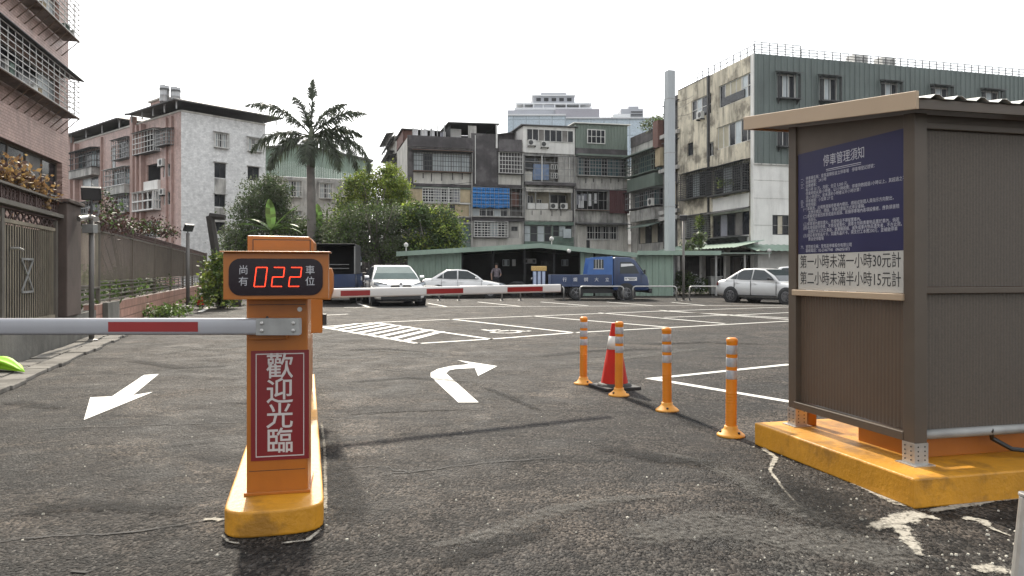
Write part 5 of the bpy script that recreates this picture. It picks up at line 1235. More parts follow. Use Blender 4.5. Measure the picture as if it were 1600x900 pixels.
dome_cam(634.5, 395, 37.9, 'white camera on the left corner of the green shed roof'); dome_cam(862, 385.5, 37.9, 'white camera above the ridge of the green shed roof'); dome_cam(1202, 402, 44, 'white camera under the awning of the corner block')
lp_ = MB(); c_ = P(889, 392.5, 37.6); lp_.lathe([(.02, -.1), (.09, -.06), (.11, .03), (.06, .1)], c_, 12); tag(lp_.build('bulkhead_lamp', WFRAME, smooth=True), 'round white lamp under the right slope of the green shed roof', 'lamp')

# ---------------------------------------------------------------- near pink building with window cages, upper left
FN1 = Face((-15.53, 22), (-.259, .966))
PINK2 = tile_mat('salmon_wall_tiles', (.50, .335, .285), (.55, .52, .50), FN1.u, .23, .10, .010, streak=.3)
nbd = thing('apartment_block', 'salmon tiled building at the left edge with two long iron window cages', 'apartment block', (-20, 26, 0))
e1_ = FN1.U(107); rq = FN1.rect
zc2, zc1 = FN1.Z(107, 190), FN1.Z(107, 72)
hA = (-6.0, e1_ - 1.1, zc2 + .15, zc2 + 1.3); hB = (-6.0, e1_ - 1.1, zc1 + .15, zc1 + 1.3); hC = (-6, e1_ - .75, 3.6, 5.4); hD = (-6, e1_ - .75, .9, 2.4)
wall(nbd, FN1, -9, e1_, 0, 15, [hA, hB, hC, hD], PINK2, rev=.3)
mb = MB(); q0, q1 = FN1.pt(e1_, 0), FN1.pt(e1_, 0, -9); mb.quad([q0, q1, q1 + Vector((0, 0, 15)), q0 + Vector((0, 0, 15))]); mb.quad([FN1.pt(-9, 15), FN1.pt(e1_, 15), FN1.pt(e1_, 15, -9), FN1.pt(-9, 15, -9)]); mb.quad([FN1.pt(-9, 0, -9), q1, q1 + Vector((0, 0, 15)), FN1.pt(-9, 15, -9)]); mb.build('side_wall', PINK2, nbd)
for h in (hA, hB): win(nbd, FN1, h, 7, 1, ALU, [PANE, PANE, PANEL_, PANE], -.2)
win(nbd, FN1, hC, 8, 1, BROWN, [PANE, PANE, INNER, PANE], -.22, .08); win(nbd, FN1, hD, 7, 1, BROWN, PANE, -.22)
mb = MB(); mb.fbox(FN1, hC[0], hC[1], hC[2] + .45, hC[2] + .53, -.2, -.1); mb.build('transom', ALU, nbd)
for zc, lab in ((zc2, 0), (zc1, 1)):
    g = cage(nbd, FN1, (-6.2, e1_ - .75, zc, zc + 1.38), .6, 22, 7, WFRAME, roof=False, floor=False, t=.02)
    mb = MB()
    for k in range(14): mb.fbox(FN1, -6.2, e1_ - .75, zc - .03, zc - .005, .03 + k * .04, .05 + k * .04)
    mb.fbox(FN1, -6.2, e1_ - .75, zc - .06, zc - .031, .55, .61); mb.build('cage_floor', RUST, g)
    for k in range(10):
        u = e1_ - .85 - k * .62; mb = MB(); mb.tube([FN1.pt(u, zc - .06, .58), FN1.pt(u, zc - .62, .01)], .02, 5); mb.build('bracket', RUST, g)
    mb = MB(); mb.hexa([FN1.pt(-6.4, zc + 1.56, .004), FN1.pt(e1_ - .6, zc + 1.56, .004), FN1.pt(e1_ - .6, zc + 1.42, .75), FN1.pt(-6.4, zc + 1.42, .75), FN1.pt(-6.4, zc + 1.59, .004), FN1.pt(e1_ - .6, zc + 1.59, .004), FN1.pt(e1_ - .6, zc + 1.45, .75), FN1.pt(-6.4, zc + 1.45, .75)])
    if zc == zc2: mb.build('canopy', ROOFD, g)
    for k in range(16):
        u = rnd.uniform(-2, e1_ - 1.3); w, h_ = rnd.uniform(.15, .4), rnd.uniform(.12, .4); mb = MB(); mb.fbox(FN1, u, u + w, zc + .005, zc + h_, .15, .55)
        if k < 5: tag(mb.build('stored_box', (CGREY, TAN, DFRAME, WFRAME, GRNP)[k % 5]), ('boxes and pots kept on the floor of the lower window cage' if zc == zc2 else 'boxes and pots kept on the floor of the upper window cage'), 'box', 'clutter in the lower window cage' if zc == zc2 else 'clutter in the upper window cage')

# ---------------------------------------------------------------- garden wall, gate and slatted fence on the left
dl = Vector((-.313, .95, 0)).normalized()
FW = Face((-6.627, 9.78), dl)
CONC = mat('mossy_concrete', (.135, .13, .115), .9, var=.3, vs=1.5, streak=.7, grime=(.035, .035, .03), bump=.4, bs=14); TILEW = tile_mat('pink_brick_tiles', (.42, .235, .185), (.42, .42, .42), dl, .42, .20, .014, streak=.35)
FENCE = mat('brown_grey_fence', (.125, .100, .078), .6, .1, var=.2, vs=3, streak=.35, grime=(.06, .045, .035)); FENCEB = mat('dark_backing_sheet', (.022, .019, .015), .8, var=.4, vs=2)
FENCED = mat('dark_red_ironwork', (.10, .065, .058), .7, .1, var=.3, vs=6); FENCEP = mat('brown_gate_post', (.085, .062, .052), .85, var=.25, vs=2, streak=.5, bump=.3)
GATEB = mat('gate_bar_paint', (.26, .225, .165), .6, .1, var=.25, vs=3, streak=.5, grime=(.07, .05, .035))
FLAT = mat('grey_flat_bar', (.15, .135, .115), .5, .3, var=.2)
uW = lambda px: FW.U(px)
uG, uP0, uP1, uM, uE = uW(97), uW(98.5), uW(121), uW(161), uW(325)
mb = MB(); mb.fbox(FW, -9, uW(150), 0, .50, -.25, 0); o = mb.build('concrete_wall', CONC); tag(o, 'low stained concrete wall under the iron garden gate', 'wall')
mb = MB(); mb.fbox(FW, uW(150) + .01, uE, 0, .60, -.22, 0); o = mb.build('tiled_wall', TILEW); tag(o, 'low wall faced with pink brick tiles under the slatted fence', 'wall')
mb = MB(); mb.fbox(FW, uW(160), uW(179), .0, .62, .004, .10); tag(mb.build('concrete_pier', CONC), 'short grey concrete block against the tiled wall', 'block')
# gate post
gpst = thing('gate_post', 'thick dark brown pillar between the gate and the fence', 'post', FW.pt(uP0, .5))
mb = MB(); mb.fbox(FW, uP0, uP1, .50, 2.40, -.34, .06); mb.build('pillar', FENCEP, gpst, bevel=.02); mb = MB(); mb.fbox(FW, uP0 - .05, uP1 + .05, 2.402, 2.46, -.39, .11); mb.build('cap', FENCEP, gpst, bevel=.01)
# gate
gt = thing('garden_gate', 'wide iron garden gate of close vertical bars under an ornate top beam', 'gate', FW.pt(0, .5))
def bars(mb, u0, u1, z0, z1, n, t, d0, d1):
    for k in range(n):
        u = u0 + (u1 - u0) * (k + .5) / n; mb.fbox(FW, u - t / 2, u + t / 2, z0, z1, d0, d1)
zB = 1.93
mb = MB(); bars(mb, -2.2, uG - .1, .56, zB - .02, 42, .034, -.100, -.093); mb.fbox(FW, -2.2, uG, .50, .56, -.13, -.07); mb.fbox(FW, -2.2, uG, zB - .02, zB + .03, -.13, -.07); mb.build('leaf', GATEB, gt)
mb = MB(); mb.fbox(FW, -2.2, uG, .56, zB - .03, -.20, -.19); mb.build('backing_sheet', FENCEB, gt)
for u in (uW(8), uW(57) + .5 if False else uW(14),): pass
mb = MB(); [(mb := MB(), mb.fbox(FW, u - .05, u + .05, .50, zB + .15, -.135, -.055), mb.build('stile', FLAT, gt)) for u in (uW(13), uG - .06, -2.1)]
def xscroll(mb, fc, u0, u1, z0, z1, d0, d1, t=.022):
    for (a, b), (c, e) in (((u0, z0), (u1, z1)), ((u0, z1), (u1, z0))):
        A, B = Vector((a, b)), Vector((c, e)); n_ = Vector((-(B - A).y, (B - A).x)).normalized() * t / 2
        mb.hexa([fc.pt(*(A - n_), d0), fc.pt(*(B - n_), d0), fc.pt(*(B - n_), d1), fc.pt(*(A - n_), d1), fc.pt(*(A + n_), d0), fc.pt(*(B + n_), d0), fc.pt(*(B + n_), d1), fc.pt(*(A + n_), d1)])
def ring_(mb, fc, u, z, r, d, t=.014, n=14):
    mb.tube([fc.pt(u + r * math.cos(a), z + r * math.sin(a), d) for a in [2 * math.pi * k / n for k in range(n + 1)]], t, 5)
mb = MB(); u = -2.1
while u < uG - .2: xscroll(mb, FW, u, u + .22, zB + .04, zB + .16, -.11, -.09); u += .28
mb.fbox(FW, -2.2, uG, zB + .161, zB + .19, -.13, -.07); mb.build('frieze', FENCED, gt)
ua_, ub_ = uW(43), uW(60); mb = MB(); xscroll(mb, FW, ua_, ub_, .98, 1.42, -.075, -.06, .03); mb.fbox(FW, ua_, ub_, 1.42, 1.45, -.076, -.06); mb.fbox(FW, ua_, ub_, .95, .98, -.076, -.06); mb.build('ornament', GALV, gt)
mb = MB(); mb.fbox(FW, -2.6, uP0 - .01, 2.13, 2.19, -.28, .02); mb.fbox(FW, -2.6, uP0 - .01, 2.39, 2.42, -.2, .0); tb = mb.build('top_beam', FLAT, gt)
mb = MB(); u = -2.5
while u < uP0 - .12:
    ring_(mb, FW, u + .09, 2.29, .088, -.09); ring_(mb, FW, u + .09, 2.29, .045, -.09, .010, 8); u += .15
for u in [-2.5 + .75 * k for k in range(12)]:
    if u < uP0 - .1: mb.fbox(FW, u - .02, u + .02, 2.191, 2.389, -.12, -.06)
mb.build('scrollwork', FENCED, tb)
mb = MB(); mb.fbox(FW, -2.6, uP0 - .02, 2.192, 2.388, -.155, -.15); mb.build('beam_backing', FENCED, tb)
mb = MB(); mb.tube([FW.pt(uW(26), 1.57, -.07), FW.pt(uW(26), 1.57, .03), FW.pt(uW(26) + .16, 1.55, .03)], .018, 8); mb.build('handle', STEEL, gt)
# fence
fn = thing('garden_fence', 'long brown fence of close vertical slats with open horizontal bars below', 'fence', FW.pt(uM, .6))
zs_, zt2 = 1.08, 2.06
mb = MB()
for a, b in ((uP1 + .02, uW(131)), (uW(131) + .08, uW(147)), (uW(147) + .05, uM - .02)):
    n = int((b - a) / .075); bars(mb, a, b, .95, 2.05, n, .03, -.085, -.078)
mb.build('slat_panel', GATEB, fn)
for k in range(4):
    z = .68 + k * .10; mb = MB(); mb.fbox(FW, uP1 + .02, uW(147), z - .02, z + .02, -.10, -.05); mb.build('bar', FLAT, fn)
mb = MB(); mb.fbox(FW, uP1 + .02, uM, 2.05, 2.09, -.11, -.05); mb.fbox(FW, uP1 + .02, uM, .92, .95, -.11, -.05); mb.build('rail', FLAT, fn)
npan = 7; st_ = (uE - uM) / npan
for k in range(npan):
    a, b = uM + k * st_, uM + (k + 1) * st_
    mb = MB(); n = int((b - a) / .105); bars(mb, a + .04, b - .04, zs_, zt2, n, .062, -.082, -.076); mb.build('slat_panel', FENCE, fn)
    mb = MB(); mb.fbox(FW, a - .03, a + .03, .60, zt2 + .22, -.13, -.055); mb.build('post', FENCE if k else FLAT, fn)
    mb = MB(); [mb.fbox(FW, a + .04, b - .04, z, z + .035, -.10, -.055) for z in (zt2 + .01, zs_ - .05)]; mb.build('rail', FLAT, fn)
    for j in range(4):
        z = .66 + j * .105; mb = MB(); mb.fbox(FW, a + .035, b - .035, z - .016, z + .016, -.095, -.06); mb.build('bar', FLAT, fn)
    mb = MB()
    for f in (.33, .66): mb.fbox(FW, a + (b - a) * f - .02, a + (b - a) * f + .02, .60, zs_ - .051, -.115, -.096)
    u = a + .05; mb.fbox(FW, a + .031, b - .031, zt2 + .198, zt2 + .215, -.092, -.068)
    while u < b - .15: xscroll(mb, FW, u, u + .17, zt2 + .045, zt2 + .20, -.09, -.07, .02); u += .17
    mb.build('top_scrolls', FENCED, fn)
    if k < 2: continue
    mb = MB(); mb.fbox(FW, a + .04, b - .04, zs_ + .01, zt2, -.125, -.118); mb.build('backing_sheet', FENCEB, fn)
mb = MB(); mb.fbox(FW, uE - .04, uE + .03, .60, zt2 + .25, -.13, -.05); mb.build('post', FENCE, fn)
# narrow paved strip along the wall
mb = MB(); PAVE = tile_mat('worn_pavers', (.20, .19, .175), (.35, .35, .35), dl, .55, 9, .02, streak=.0, rough=.9)
PAVE2 = mat('paver_concrete', (.16, .15, .135), .95, var=.3, vs=3, bump=.5, bs=18, patch=.7, pcol=(.07, .065, .055), ps=1.6)
u = -6.0
while u < uW(206):
    w = .50; e = .62 + rnd.uniform(-.05, .03) - max(0, u - 3) * .02; j = rnd.uniform(.0, .025)
    mb.fbox(FW, u + .008, u + w - .008, 0, .035 + j, .05, e * .52); mb.fbox(FW, u + .008 + .2, u + w - .008 + .2, 0, .035 + rnd.uniform(0, .02), e * .52 + .015, e); u += w
struct(mb.build('footpath', PAVE2, bevel=.008))
# ---------------------------------------------------------------- parked vehicles
def wheel(car, x, y, r=.31, w=.20, spokes=7, rm=None):
    s = 1 if y > 0 else -1
    mb = MB(); mb.lathe([(r * .64, -w / 2), (r * .93, -w / 2), (r, -w * .34), (r, w * .34), (r * .93, w / 2), (r * .64, w / 2)], (x, y, r), 24, axis='y')
    t = mb.build('wheel', RUBBER, car, smooth=True); t.modifiers.new('e', 'EDGE_SPLIT').split_angle = R(45)
    mb = MB(); mb.lathe([(r * .66, s * w * .50), (r * .60, s * w * .53), (r * .58, s * w * .40), (r * .2, s * w * .36)], (x, y, r), 20, axis='y')
    for k in range(spokes):
        th = 2 * math.pi * k / spokes; c, q = math.cos(th), math.sin(th); a = r * .045
        yo = y + s * w * .42; yi = y + s * w * .52
        p = [(r * .08, -a), (r * .6, -a), (r * .6, a), (r * .08, a)]
        P3 = [(x + i * c - j * q, i * q + j * c + r) for i, j in p]
        mb.hexa([(m_, yo, n_) for m_, n_ in P3] + [(m_, yi, n_) for m_, n_ in P3])
    mb.lathe([(r * .16, s * w * .40), (r * .16, s * w * .54), (r * .08, s * w * .56)], (x, y, r), 10, axis='y')
    mb.build('rim', rm or RIM, t)

def make_sedan(name, label, paint, grille='bar', wind=None, visor=False):
    car = thing(name, label, 'car'); nz = .10 if grille == 'twin' else 0
    st = [(2.24, .56, .34, .56), (2.20, .70, .25, .63), (2.05, .80, .20, .70), (1.55, .855, .19, .80), (1.0, .865, .19, .90), (.2, .87, .19, .925), (-.8, .87, .19, .945), (-1.45, .86, .20, .975), (-1.95, .82, .25, .965), (-2.17, .76, .29, .90), (-2.23, .68, .36, .72)]
    rings = []
    for x, w, zb, zs in st:
        zs += nz * max(0, min(1, (x - .9) / 1.1))
        h = zs - zb
        half = [(0, zb), (.78 * w, zb), (.96 * w, zb + .07), (w, zb + .38 * h), (.985 * w, zb + .68 * h), (.93 * w, zs - .03), (.80 * w, zs + .008), (.4 * w, zs + .028)]
        ring = [(x, y, z) for y, z in half] + [(x, 0, zs + .034)] + [(x, -y, z) for y, z in half[:0:-1]]
        rings.append(ring)
    mb = MB(); mb.loft(rings); body = mb.build('body', paint, car, smooth=True, sub=1)
    # cabin
    Ax, Bx, Cx, Dx = 1.02, .18, -.88, -1.66
    prof = [(Ax, .90), (.72, 1.135), (Bx, 1.405), (-.30, 1.452), (Cx, 1.415), (-1.25, 1.22), (Dx, .975)]
    def hwid(z): return .805 - .215 * max(0, (z - .93)) / .52
    mb = MB(); L_ = [(x, hwid(z), z) for x, z in prof]; i0 = 0
    bot = [(Ax + .03, .80, .80), (Dx - .03, .80, .88)]
    poly = [bot[0]] + L_ + [bot[1]]
    n = len(poly); mb.v = [Vector(p) for p in poly] + [Vector((p[0], -p[1], p[2])) for p in poly]
    mb.f = [tuple(range(n)), tuple(range(2 * n - 1, n - 1, -1))] + [(k, (k + 1) % n, n + (k + 1) % n, n + k) for k in range(n)]; mb.m = [0] * len(mb.f)
    cab = mb.build('cabin', paint, car, bevel=.05, seg=3, smooth=True)
    def slanted(name, x0, z0, x1, z1, i0, i1, off, mt):   # glass across the car
        d = Vector((x1 - x0, 0, z1 - z0)).normalized(); nrm = Vector((d.z, 0, -d.x)) * (1 if x0 > 0 else -1)
        if nrm.z < 0: nrm = -nrm
        ps = []
        for f, ins in ((.07, i0), (.93, i1)):
            x = x0 + (x1 - x0) * f; z = z0 + (z1 - z0) * f; ps.append((x, z, hwid(z) - ins))
        mb = MB(); a, b = ps
        q = [Vector((a[0], -a[2], a[1])), Vector((a[0], a[2], a[1])), Vector((b[0], b[2], b[1])), Vector((b[0], -b[2], b[1]))]
        mid0 = (q[0] + q[1]) / 2; mid1 = (q[2] + q[3]) / 2
        mb.prism([p + nrm * (off - .004) for p in q], nrm * .008); return mb.build(name, mt, car, bevel=.003)
    def curved(name, pts, ins, mt):
        mb = MB(); sec = []
        for k, (x, z) in enumerate(pts):
            a, b = pts[max(k - 1, 0)], pts[min(k + 1, len(pts) - 1)]; d = Vector((b[0] - a[0], 0, b[1] - a[1])).normalized(); nr = Vector((-d.z, 0, d.x))
            if nr.z < 0: nr = -nr
            w = hwid(z) - ins; p = Vector((x, 0, z)) + nr * .006; q = p + nr * .012
            sec.append([Vector((p.x, -w, p.z)), Vector((p.x, w, p.z)), Vector((q.x, w, q.z)), Vector((q.x, -w, q.z))])
        mb.loft(sec); return mb.build(name, mt, car)
    lp = lambda a, b, f: (a[0] + (b[0] - a[0]) * f, a[1] + (b[1] - a[1]) * f)
    curved('windscreen', [lp((Ax, .90), (.72, 1.135), .16), lp((Ax, .90), (.72, 1.135), .6), (.72, 1.135), lp((.72, 1.135), (Bx, 1.405), .5), lp((.72, 1.135), (Bx, 1.405), .90)], .07, wind or GLASSC)
    curved('rear_window', [lp((Dx, .975), (-1.25, 1.22), .16), (-1.25, 1.22), lp((-1.25, 1.22), (Cx, 1.415), .8)], .08, GLASSC)
    for s in (1, -1):
        def sp(x, z, o=.006): return Vector((x, s * (hwid(z) + o), z))
        for nm, pts in (('front_window', [(.80, .965), (.60, 1.135), (.22, 1.355), (-.26, 1.385), (-.26, .965)]), ('rear_side_window', [(-.33, .965), (-.33, 1.385), (-.82, 1.365), (-1.02, 1.24), (-1.02, .985)]), ('quarter_window', [(-1.06, .99), (-1.06, 1.225), (-1.38, 1.01)])):
            mb = MB(); mb.prism([sp(x, z) for x, z in pts], (0, s * .006, 0)); mb.build(nm, GLASSC, car)
        # door gaps, handles, sill, arches
        mb = MB()
        for x, z0, z1 in ((.93, .36, .90), (-.29, .33, .93), (-1.12, .55, .94)): mb.box(x - .006, x + .006, s * .845, s * .874, z0, z1)
        mb.box(-1.1, .93, s * .84, s * .878, .30, .335); mb.build('door_gap', TRIM, car)
        mb = MB()
        mb.box(-.18, -.02 - .02, s * .855, s * .892, .80, .825); mb.box(-1.06, -.92, s * .855, s * .892, .825, .85); mb.build('door_handle', paint, car, bevel=.006)
        for x in (1.38, -1.30):
            mb = MB(); mb.lathe([(.375, s * .60), (.375, s * (.858 if x > 0 else .866)), (.345, s * (.872 if x > 0 else .878))], (x, 0, .31), 26, axis='y'); mb.build('wheel_arch', TRIM, car, smooth=True).modifiers.new('e', 'EDGE_SPLIT').split_angle = R(40)
            wheel(car, x, s * .785, rm=DRIM if visor else None)
        mb = MB(); mb.hexa([(.74, s * .84, .97), (.60, s * .84, .97), (.60, s * .99, .97), (.70, s * .99, .98), (.72, s * .84, 1.03), (.60, s * .84, 1.07), (.60, s * .99, 1.07), (.68, s * .99, 1.06)]); mb.build('wing_mirror', TRIM if visor else paint, car, bevel=.02)
        mb = MB(); mb.prism([(a, b, c + nz) for a, b, c in ((2.085, s * .40, .585), (2.03, s * .70, .60), (1.86, s * .815, .64), (1.84, s * .80, .735), (2.0, s * .66, .73), (2.12, s * .42, .675))], (.075, s * .012, .012)); mb.build('headlight', HEAD, car, bevel=.01)
        mb = MB(); mb.prism([(-2.17, s * .48, .70), (-2.1, s * .745, .70), (-2.0, s * .80, .72), (-2.0, s * .80, .86), (-2.1, s * .74, .86), (-2.18, s * .5, .86)], (-.05, s * .015, 0)); mb.build('tail_light', TAILR, car, bevel=.01)
    if grille == 'twin':
        for s in (1, -1):
            mb = MB(); mb.prism([(2.20, s * .04, .60), (2.19, s * .30, .605), (2.18, s * .34, .69), (2.17, s * .29, .745), (2.18, s * .05, .75)], (.065, 0, 0)); mb.build('grille', TRIM, car, bevel=.02)
        mb = MB(); mb.lathe([(.04, 2.16), (.04, 2.215), (.03, 2.22)], (0, 0, .79), 12, axis='x'); mb.build('badge', RIM, car)
    else:
        mb = MB(); mb.box(2.18, 2.262, -.36, .36, .53, .63); mb.build('grille', TRIM, car, bevel=.02)
    mb = MB(); mb.box(2.05, 2.262, -.62, .62, .23, .40); mb.build('lower_bumper', TRIM, car, bevel=.03)
    mb = MB(); mb.box(2.262, 2.276, -.17, .17, .405, .515); mb.build('number_plate', PLATE, car)
    mb = MB(); mb.box(-2.262, -2.235, -.19, .19, .50, .60); mb.build('number_plate', PLATE, car)
    mb = MB(); mb.box(-1.95, 1.95, -.72, .72, .16, .22); mb.build('underbody', TRIM, car)
    return car
c = make_sedan('parked_car', 'white saloon facing the camera with a pale windscreen and twin black grilles', CARW, 'twin', GLASSP)
c.location = Vector((-4.68, 28.75, 0)); c.rotation_euler = (0, 0, R(-73)); c.scale = (1.06, 1.15, 1.05)
c = make_sedan('parked_car', 'white saloon seen side on behind the striped boom, in front of the green shed', CARW)
c.location = P(724, 464, 36); c.location.z = 0; c.rotation_euler = (0, 0, R(4)); c.scale = (.93, 1, .95)
c = make_sedan('parked_car', 'silver saloon with black alloy wheels, half hidden by the booth', CARS, visor=True)
c.location = Vector((10.42, 29.8, 0)); c.rotation_euler = (0, 0, R(-55)); c.scale = (.97, .97, .97)
c = make_sedan('parked_car', 'white car of which only the roof shows behind the silver saloon', CARW)
c.location = Vector((13.55, 34.6, 0)); c.rotation_euler = (0, 0, R(-12)); c.scale = (1.05, 1.05, 1.05)

# blue flatbed truck, side on, nose to the right
def make_truck(label, canvas):
    t = thing('parked_truck', label, 'truck')
    W2 = .80
    prof = [(.55, .42), (.55, 1.86), (.66, 1.93), (1.30, 1.90), (1.52, 1.80), (1.94, 1.18), (2.10, 1.04), (2.16, .72), (2.16, .42)]
    mb = MB(); mb.prism([(x, -W2, z) for x, z in prof], (0, 2 * W2, 0)); cab = mb.build('cab', BLUEP, t, bevel=.05, seg=3, smooth=True); cab.modifiers.new('e', 'EDGE_SPLIT').split_angle = R(50)
    for s in (1, -1):
        mb = MB(); mb.prism([(x, s * (W2 + .004), z) for x, z in ((.86, 1.18), (.86, 1.70), (1.34, 1.70), (1.50, 1.60), (1.72, 1.18))], (0, s * .006, 0)); sw = mb.build('side_window', GLASSC, t)
        mb = MB(); mb.prism([(x, s * (W2 + .0115), z) for x, z in ((.90, 1.48), (.90, 1.62), (1.40, 1.62), (1.50, 1.54))], (0, s * .004, 0)); mb.build('sun_strip', PLATE, sw)
        mb = MB()
        for x0, x1, z0, z1 in ((.72, .735, .62, 1.78), (1.80, 1.815, .75, 1.10), (.735, 1.80, .62, .635)): mb.box(x0, x1, s * (W2 - .01), s * (W2 + .004), z0, z1)
        mb.build('door_gap', TRIM, t)
        mb = MB(); mb.box(1.06, 1.62, s * (W2 - .01), s * (W2 + .008), .86, 1.02); pl = mb.build('name_plate', PLATE, t)
        mb = MB()
        for k, (a, b) in enumerate(((1.10, 1.16), (1.20, 1.58), (1.26, 1.54))): mb.box(a, b, s * (W2 + .008), s * (W2 + .0095), (.92, .955, .89)[k], (.97, .985, .92)[k])
        mb.build('lettering', INK, pl)
        mb = MB(); mb.box(1.88, 1.95, s * .80, s * 1.00, 1.16, 1.19); mb.box(1.88, 1.96, s * .97, s * 1.06, 1.16, 1.36); mb.build('wing_mirror', TRIM, t, bevel=.02)
        mb = MB(); mb.box(2.10, 2.175, s * .48, s * .74, .72, .90); mb.build('headlight', HEAD, t, bevel=.02)
        wheel(t, 1.14, s * .735, .33, .20, 5, DRIM)
        mb = MB(); mb.lathe([(.42, s * .5), (.42, s * .803), (.39, s * .806)], (1.14, 0, .34), 24, axis='y'); mb.build('wheel_arch', TRIM, t)
        wheel(t, -1.10, s * .66, .33, .26, 5, DRIM)
    mb = MB(); mb.prism([(1.60, -.66, 1.72), (1.60, .66, 1.72), (1.925, .70, 1.24), (1.925, -.70, 1.24)], Vector((.022, 0, .016))); mb.build('windscreen', GLASSC, t)
    mb = MB(); mb.box(2.155, 2.30, -.82, .82, .30, .52); mb.build('bumper', TRIM, t, bevel=.03)
    mb = MB(); mb.box(-1.9, 2.0, -.36, .36, .34, .56); mb.box(-1.0, .9, -.6, .6, .30, .50); mb.build('chassis', TRIM, t)
    mb = MB(); mb.box(-2.2, .50, -.84, .84, .60, .66); mb.build('bed_floor', BLUEP, t)
    for s in (1, -1):
        mb = MB(); mb.box(-2.2, .50, s * .84, s * .80, .665, 1.13)
        for x in (-2.18, -1.3, -.45, .44): mb.box(x - .02, x + .02, s * .842, s * .855, .62, 1.13)
        sd = mb.build('side_board', BLUEP, t, bevel=.006)
        if not canvas:
            mb = MB()
            for k, ch in enumerate('行鐵鋼大立'):
                x = -1.62 + k * .475
                mb.mesh(text_mesh(ch, .19), text_mx(Vector((x * (1 if s < 0 else -1) + (0 if s < 0 else -1.34), s * .8435, .90)), (1 if s < 0 else -1, 0, 0), (0, s, 0)))
            mb.build('lettering', PLATE, sd)
    mb = MB(); mb.box(-2.24, -2.2, -.84, .84, .62, 1.13); mb.build('tailgate', BLUEP, t, bevel=.006)
    if canvas:
        CANV = mat('black_canvas', (.016, .016, .018), .7, var=.3, vs=3)
        mb = MB(); mb.box(-2.2, .48, -.84, -.82, 1.135, 2.28); mb.box(-2.2, .48, .82, .84, 1.135, 2.28); mb.box(-2.2, .48, -.818, .818, 2.26, 2.30); mb.box(.46, .48, -.818, .818, .67, 2.26)
        mb.build('canvas_cover', CANV, t, bevel=.02)
        for s in (1, -1):
            mb = MB(); mb.box(-2.245, -2.205, s * .80, s * .845, 1.14, 2.2); mb.build('post', GALV, t)
        mb = MB()
        for z in (1.35, 1.5): mb.tube([(-2.23, -.6, z), (-2.23, .6, z)], .012, 6)
        mb.build('bar', GALV, t)
        for s in (1, -1):
            mb = MB(); mb.box(-2.27, -2.2, s * .55, s * .75, .48, .58); mb.build('tail_light', TAILR, t)
    else:
        mb = MB(); mb.box(.505, .54, -.80, .80, .67, 1.96)
        hb = mb.build('headboard', BLUEL, t, bevel=.006)
        for s in (1, -1):
            mb = MB(); mb.prism([(-.62, s * .79, 1.135), (.50, s * .79, 1.135), (.50, s * .79, 1.95), (-.50, s * .79, 1.90)], (0, s * .02, 0)); mb.build('side_shield', BLUEL, t, bevel=.004)
            mb = MB(); mb.box(-.32, .12, s * .812, s * .818, 1.42, 1.80); w_ = mb.build('shield_window', GLASSC, t)
            mb = MB()
            for x in (-.22, -.10, .02): mb.box(x - .012, x + .012, s * .818, s * .826, 1.40, 1.82)
            mb.box(-.34, .14, s * .812, s * .83, 1.375, 1.405); mb.build('window_bars', STEEL, w_)
    return t
t = make_truck('blue flatbed truck with white lettering on its side board and a barred cab shield', False)
t.location = P(935, 468, 33.7); t.location.z = 0; t.rotation_euler = (0, 0, R(1)); t.scale = (1.0, 1, 1.0)
t = make_truck('dark blue truck with a black canvas cover seen from behind beside the barrier', True)
t.location = Vector((-7.25, 31.0, 0)); t.rotation_euler = (0, 0, R(97)); t.scale = (.98, .98, 1.03)

# stand with yellow top behind the truck bed
sd = thing('kiosk_stand', 'small blue and white stand with a checkered yellow top behind the truck bed', 'stand', (1.35, 36.6, 0))
CHEQ = mat('yellow_lattice', (.55, .36, .12), .6, var=.4, vs=30)
WBL = mat('pale_blue_panel', (.45, .52, .66), .5)
mb = MB(); mb.box(1.02, 1.66, 36.5, 36.9, .2, 1.30); mb.build('box', BLUEP, sd, bevel=.01)
for x in (1.06, 1.28, 1.50):
    mb = MB(); mb.box(x, x + .14, 36.47, 36.497, .35, 1.28); mb.build('panel', WBL, sd)
mb = MB(); mb.box(.96, 1.72, 36.44, 36.95, 1.305, 1.54); mb.build('top', CHEQ, sd, bevel=.02)
mb = MB(); [mb.box(x, x + .06, y, y + .06, 0, .2) for x in (1.03, 1.59) for y in (36.52, 36.82)]; mb.build('foot', TRIM, sd)

# scooter by the shed
sc = thing('scooter', 'dark motor scooter with a white front fairing parked under the shed', 'scooter', (.62, 37.6, 0))
mb = MB(); mb.loft([[(x, y * w, z + y * 0) for y, z in ((-1, zz), (0, zz + h), (1, zz), (0, zz - h * .6))] for x, w, zz, h in ((-.75, .10, .62, .05), (-.5, .16, .68, .10), (-.1, .17, .66, .12), (.15, .12, .45, .1), (.45, .17, .55, .2), (.62, .12, .75, .2))]); mb.build('body', TRIM, sc, smooth=True)
mb = MB(); mb.loft([[(x + .62, y * w + 37.6 - 37.6, z) for y, z in ((-1, zz), (0, zz + h), (1, zz), (0, zz - h))] for x, w, zz, h in ((.35, .1, .9, .05), (.55, .2, .92, .13), (.72, .12, .86, .08))]); f = mb.build('fairing', PLATE, sc, smooth=True); 
sc_parts = [f]
for o_ in sc.children:
    pass
mb = MB(); mb.tube([(.45, -.33, 1.02), (.5, -.1, 1.0), (.5, .1, 1.0), (.45, .33, 1.02)], .02, 6); mb.build('handlebar', TRIM, sc)
for x in (-.5, .65):
    mb = MB(); mb.lathe([(.16, -.05), (.24, -.05), (.25, 0), (.24, .05), (.16, .05)], (x, 0, .25), 16, axis='y'); mb.build('wheel', RUBBER, sc)
for o_ in sc.children: o_.data.transform(Matrix.Translation((.62, 37.6, 0)))
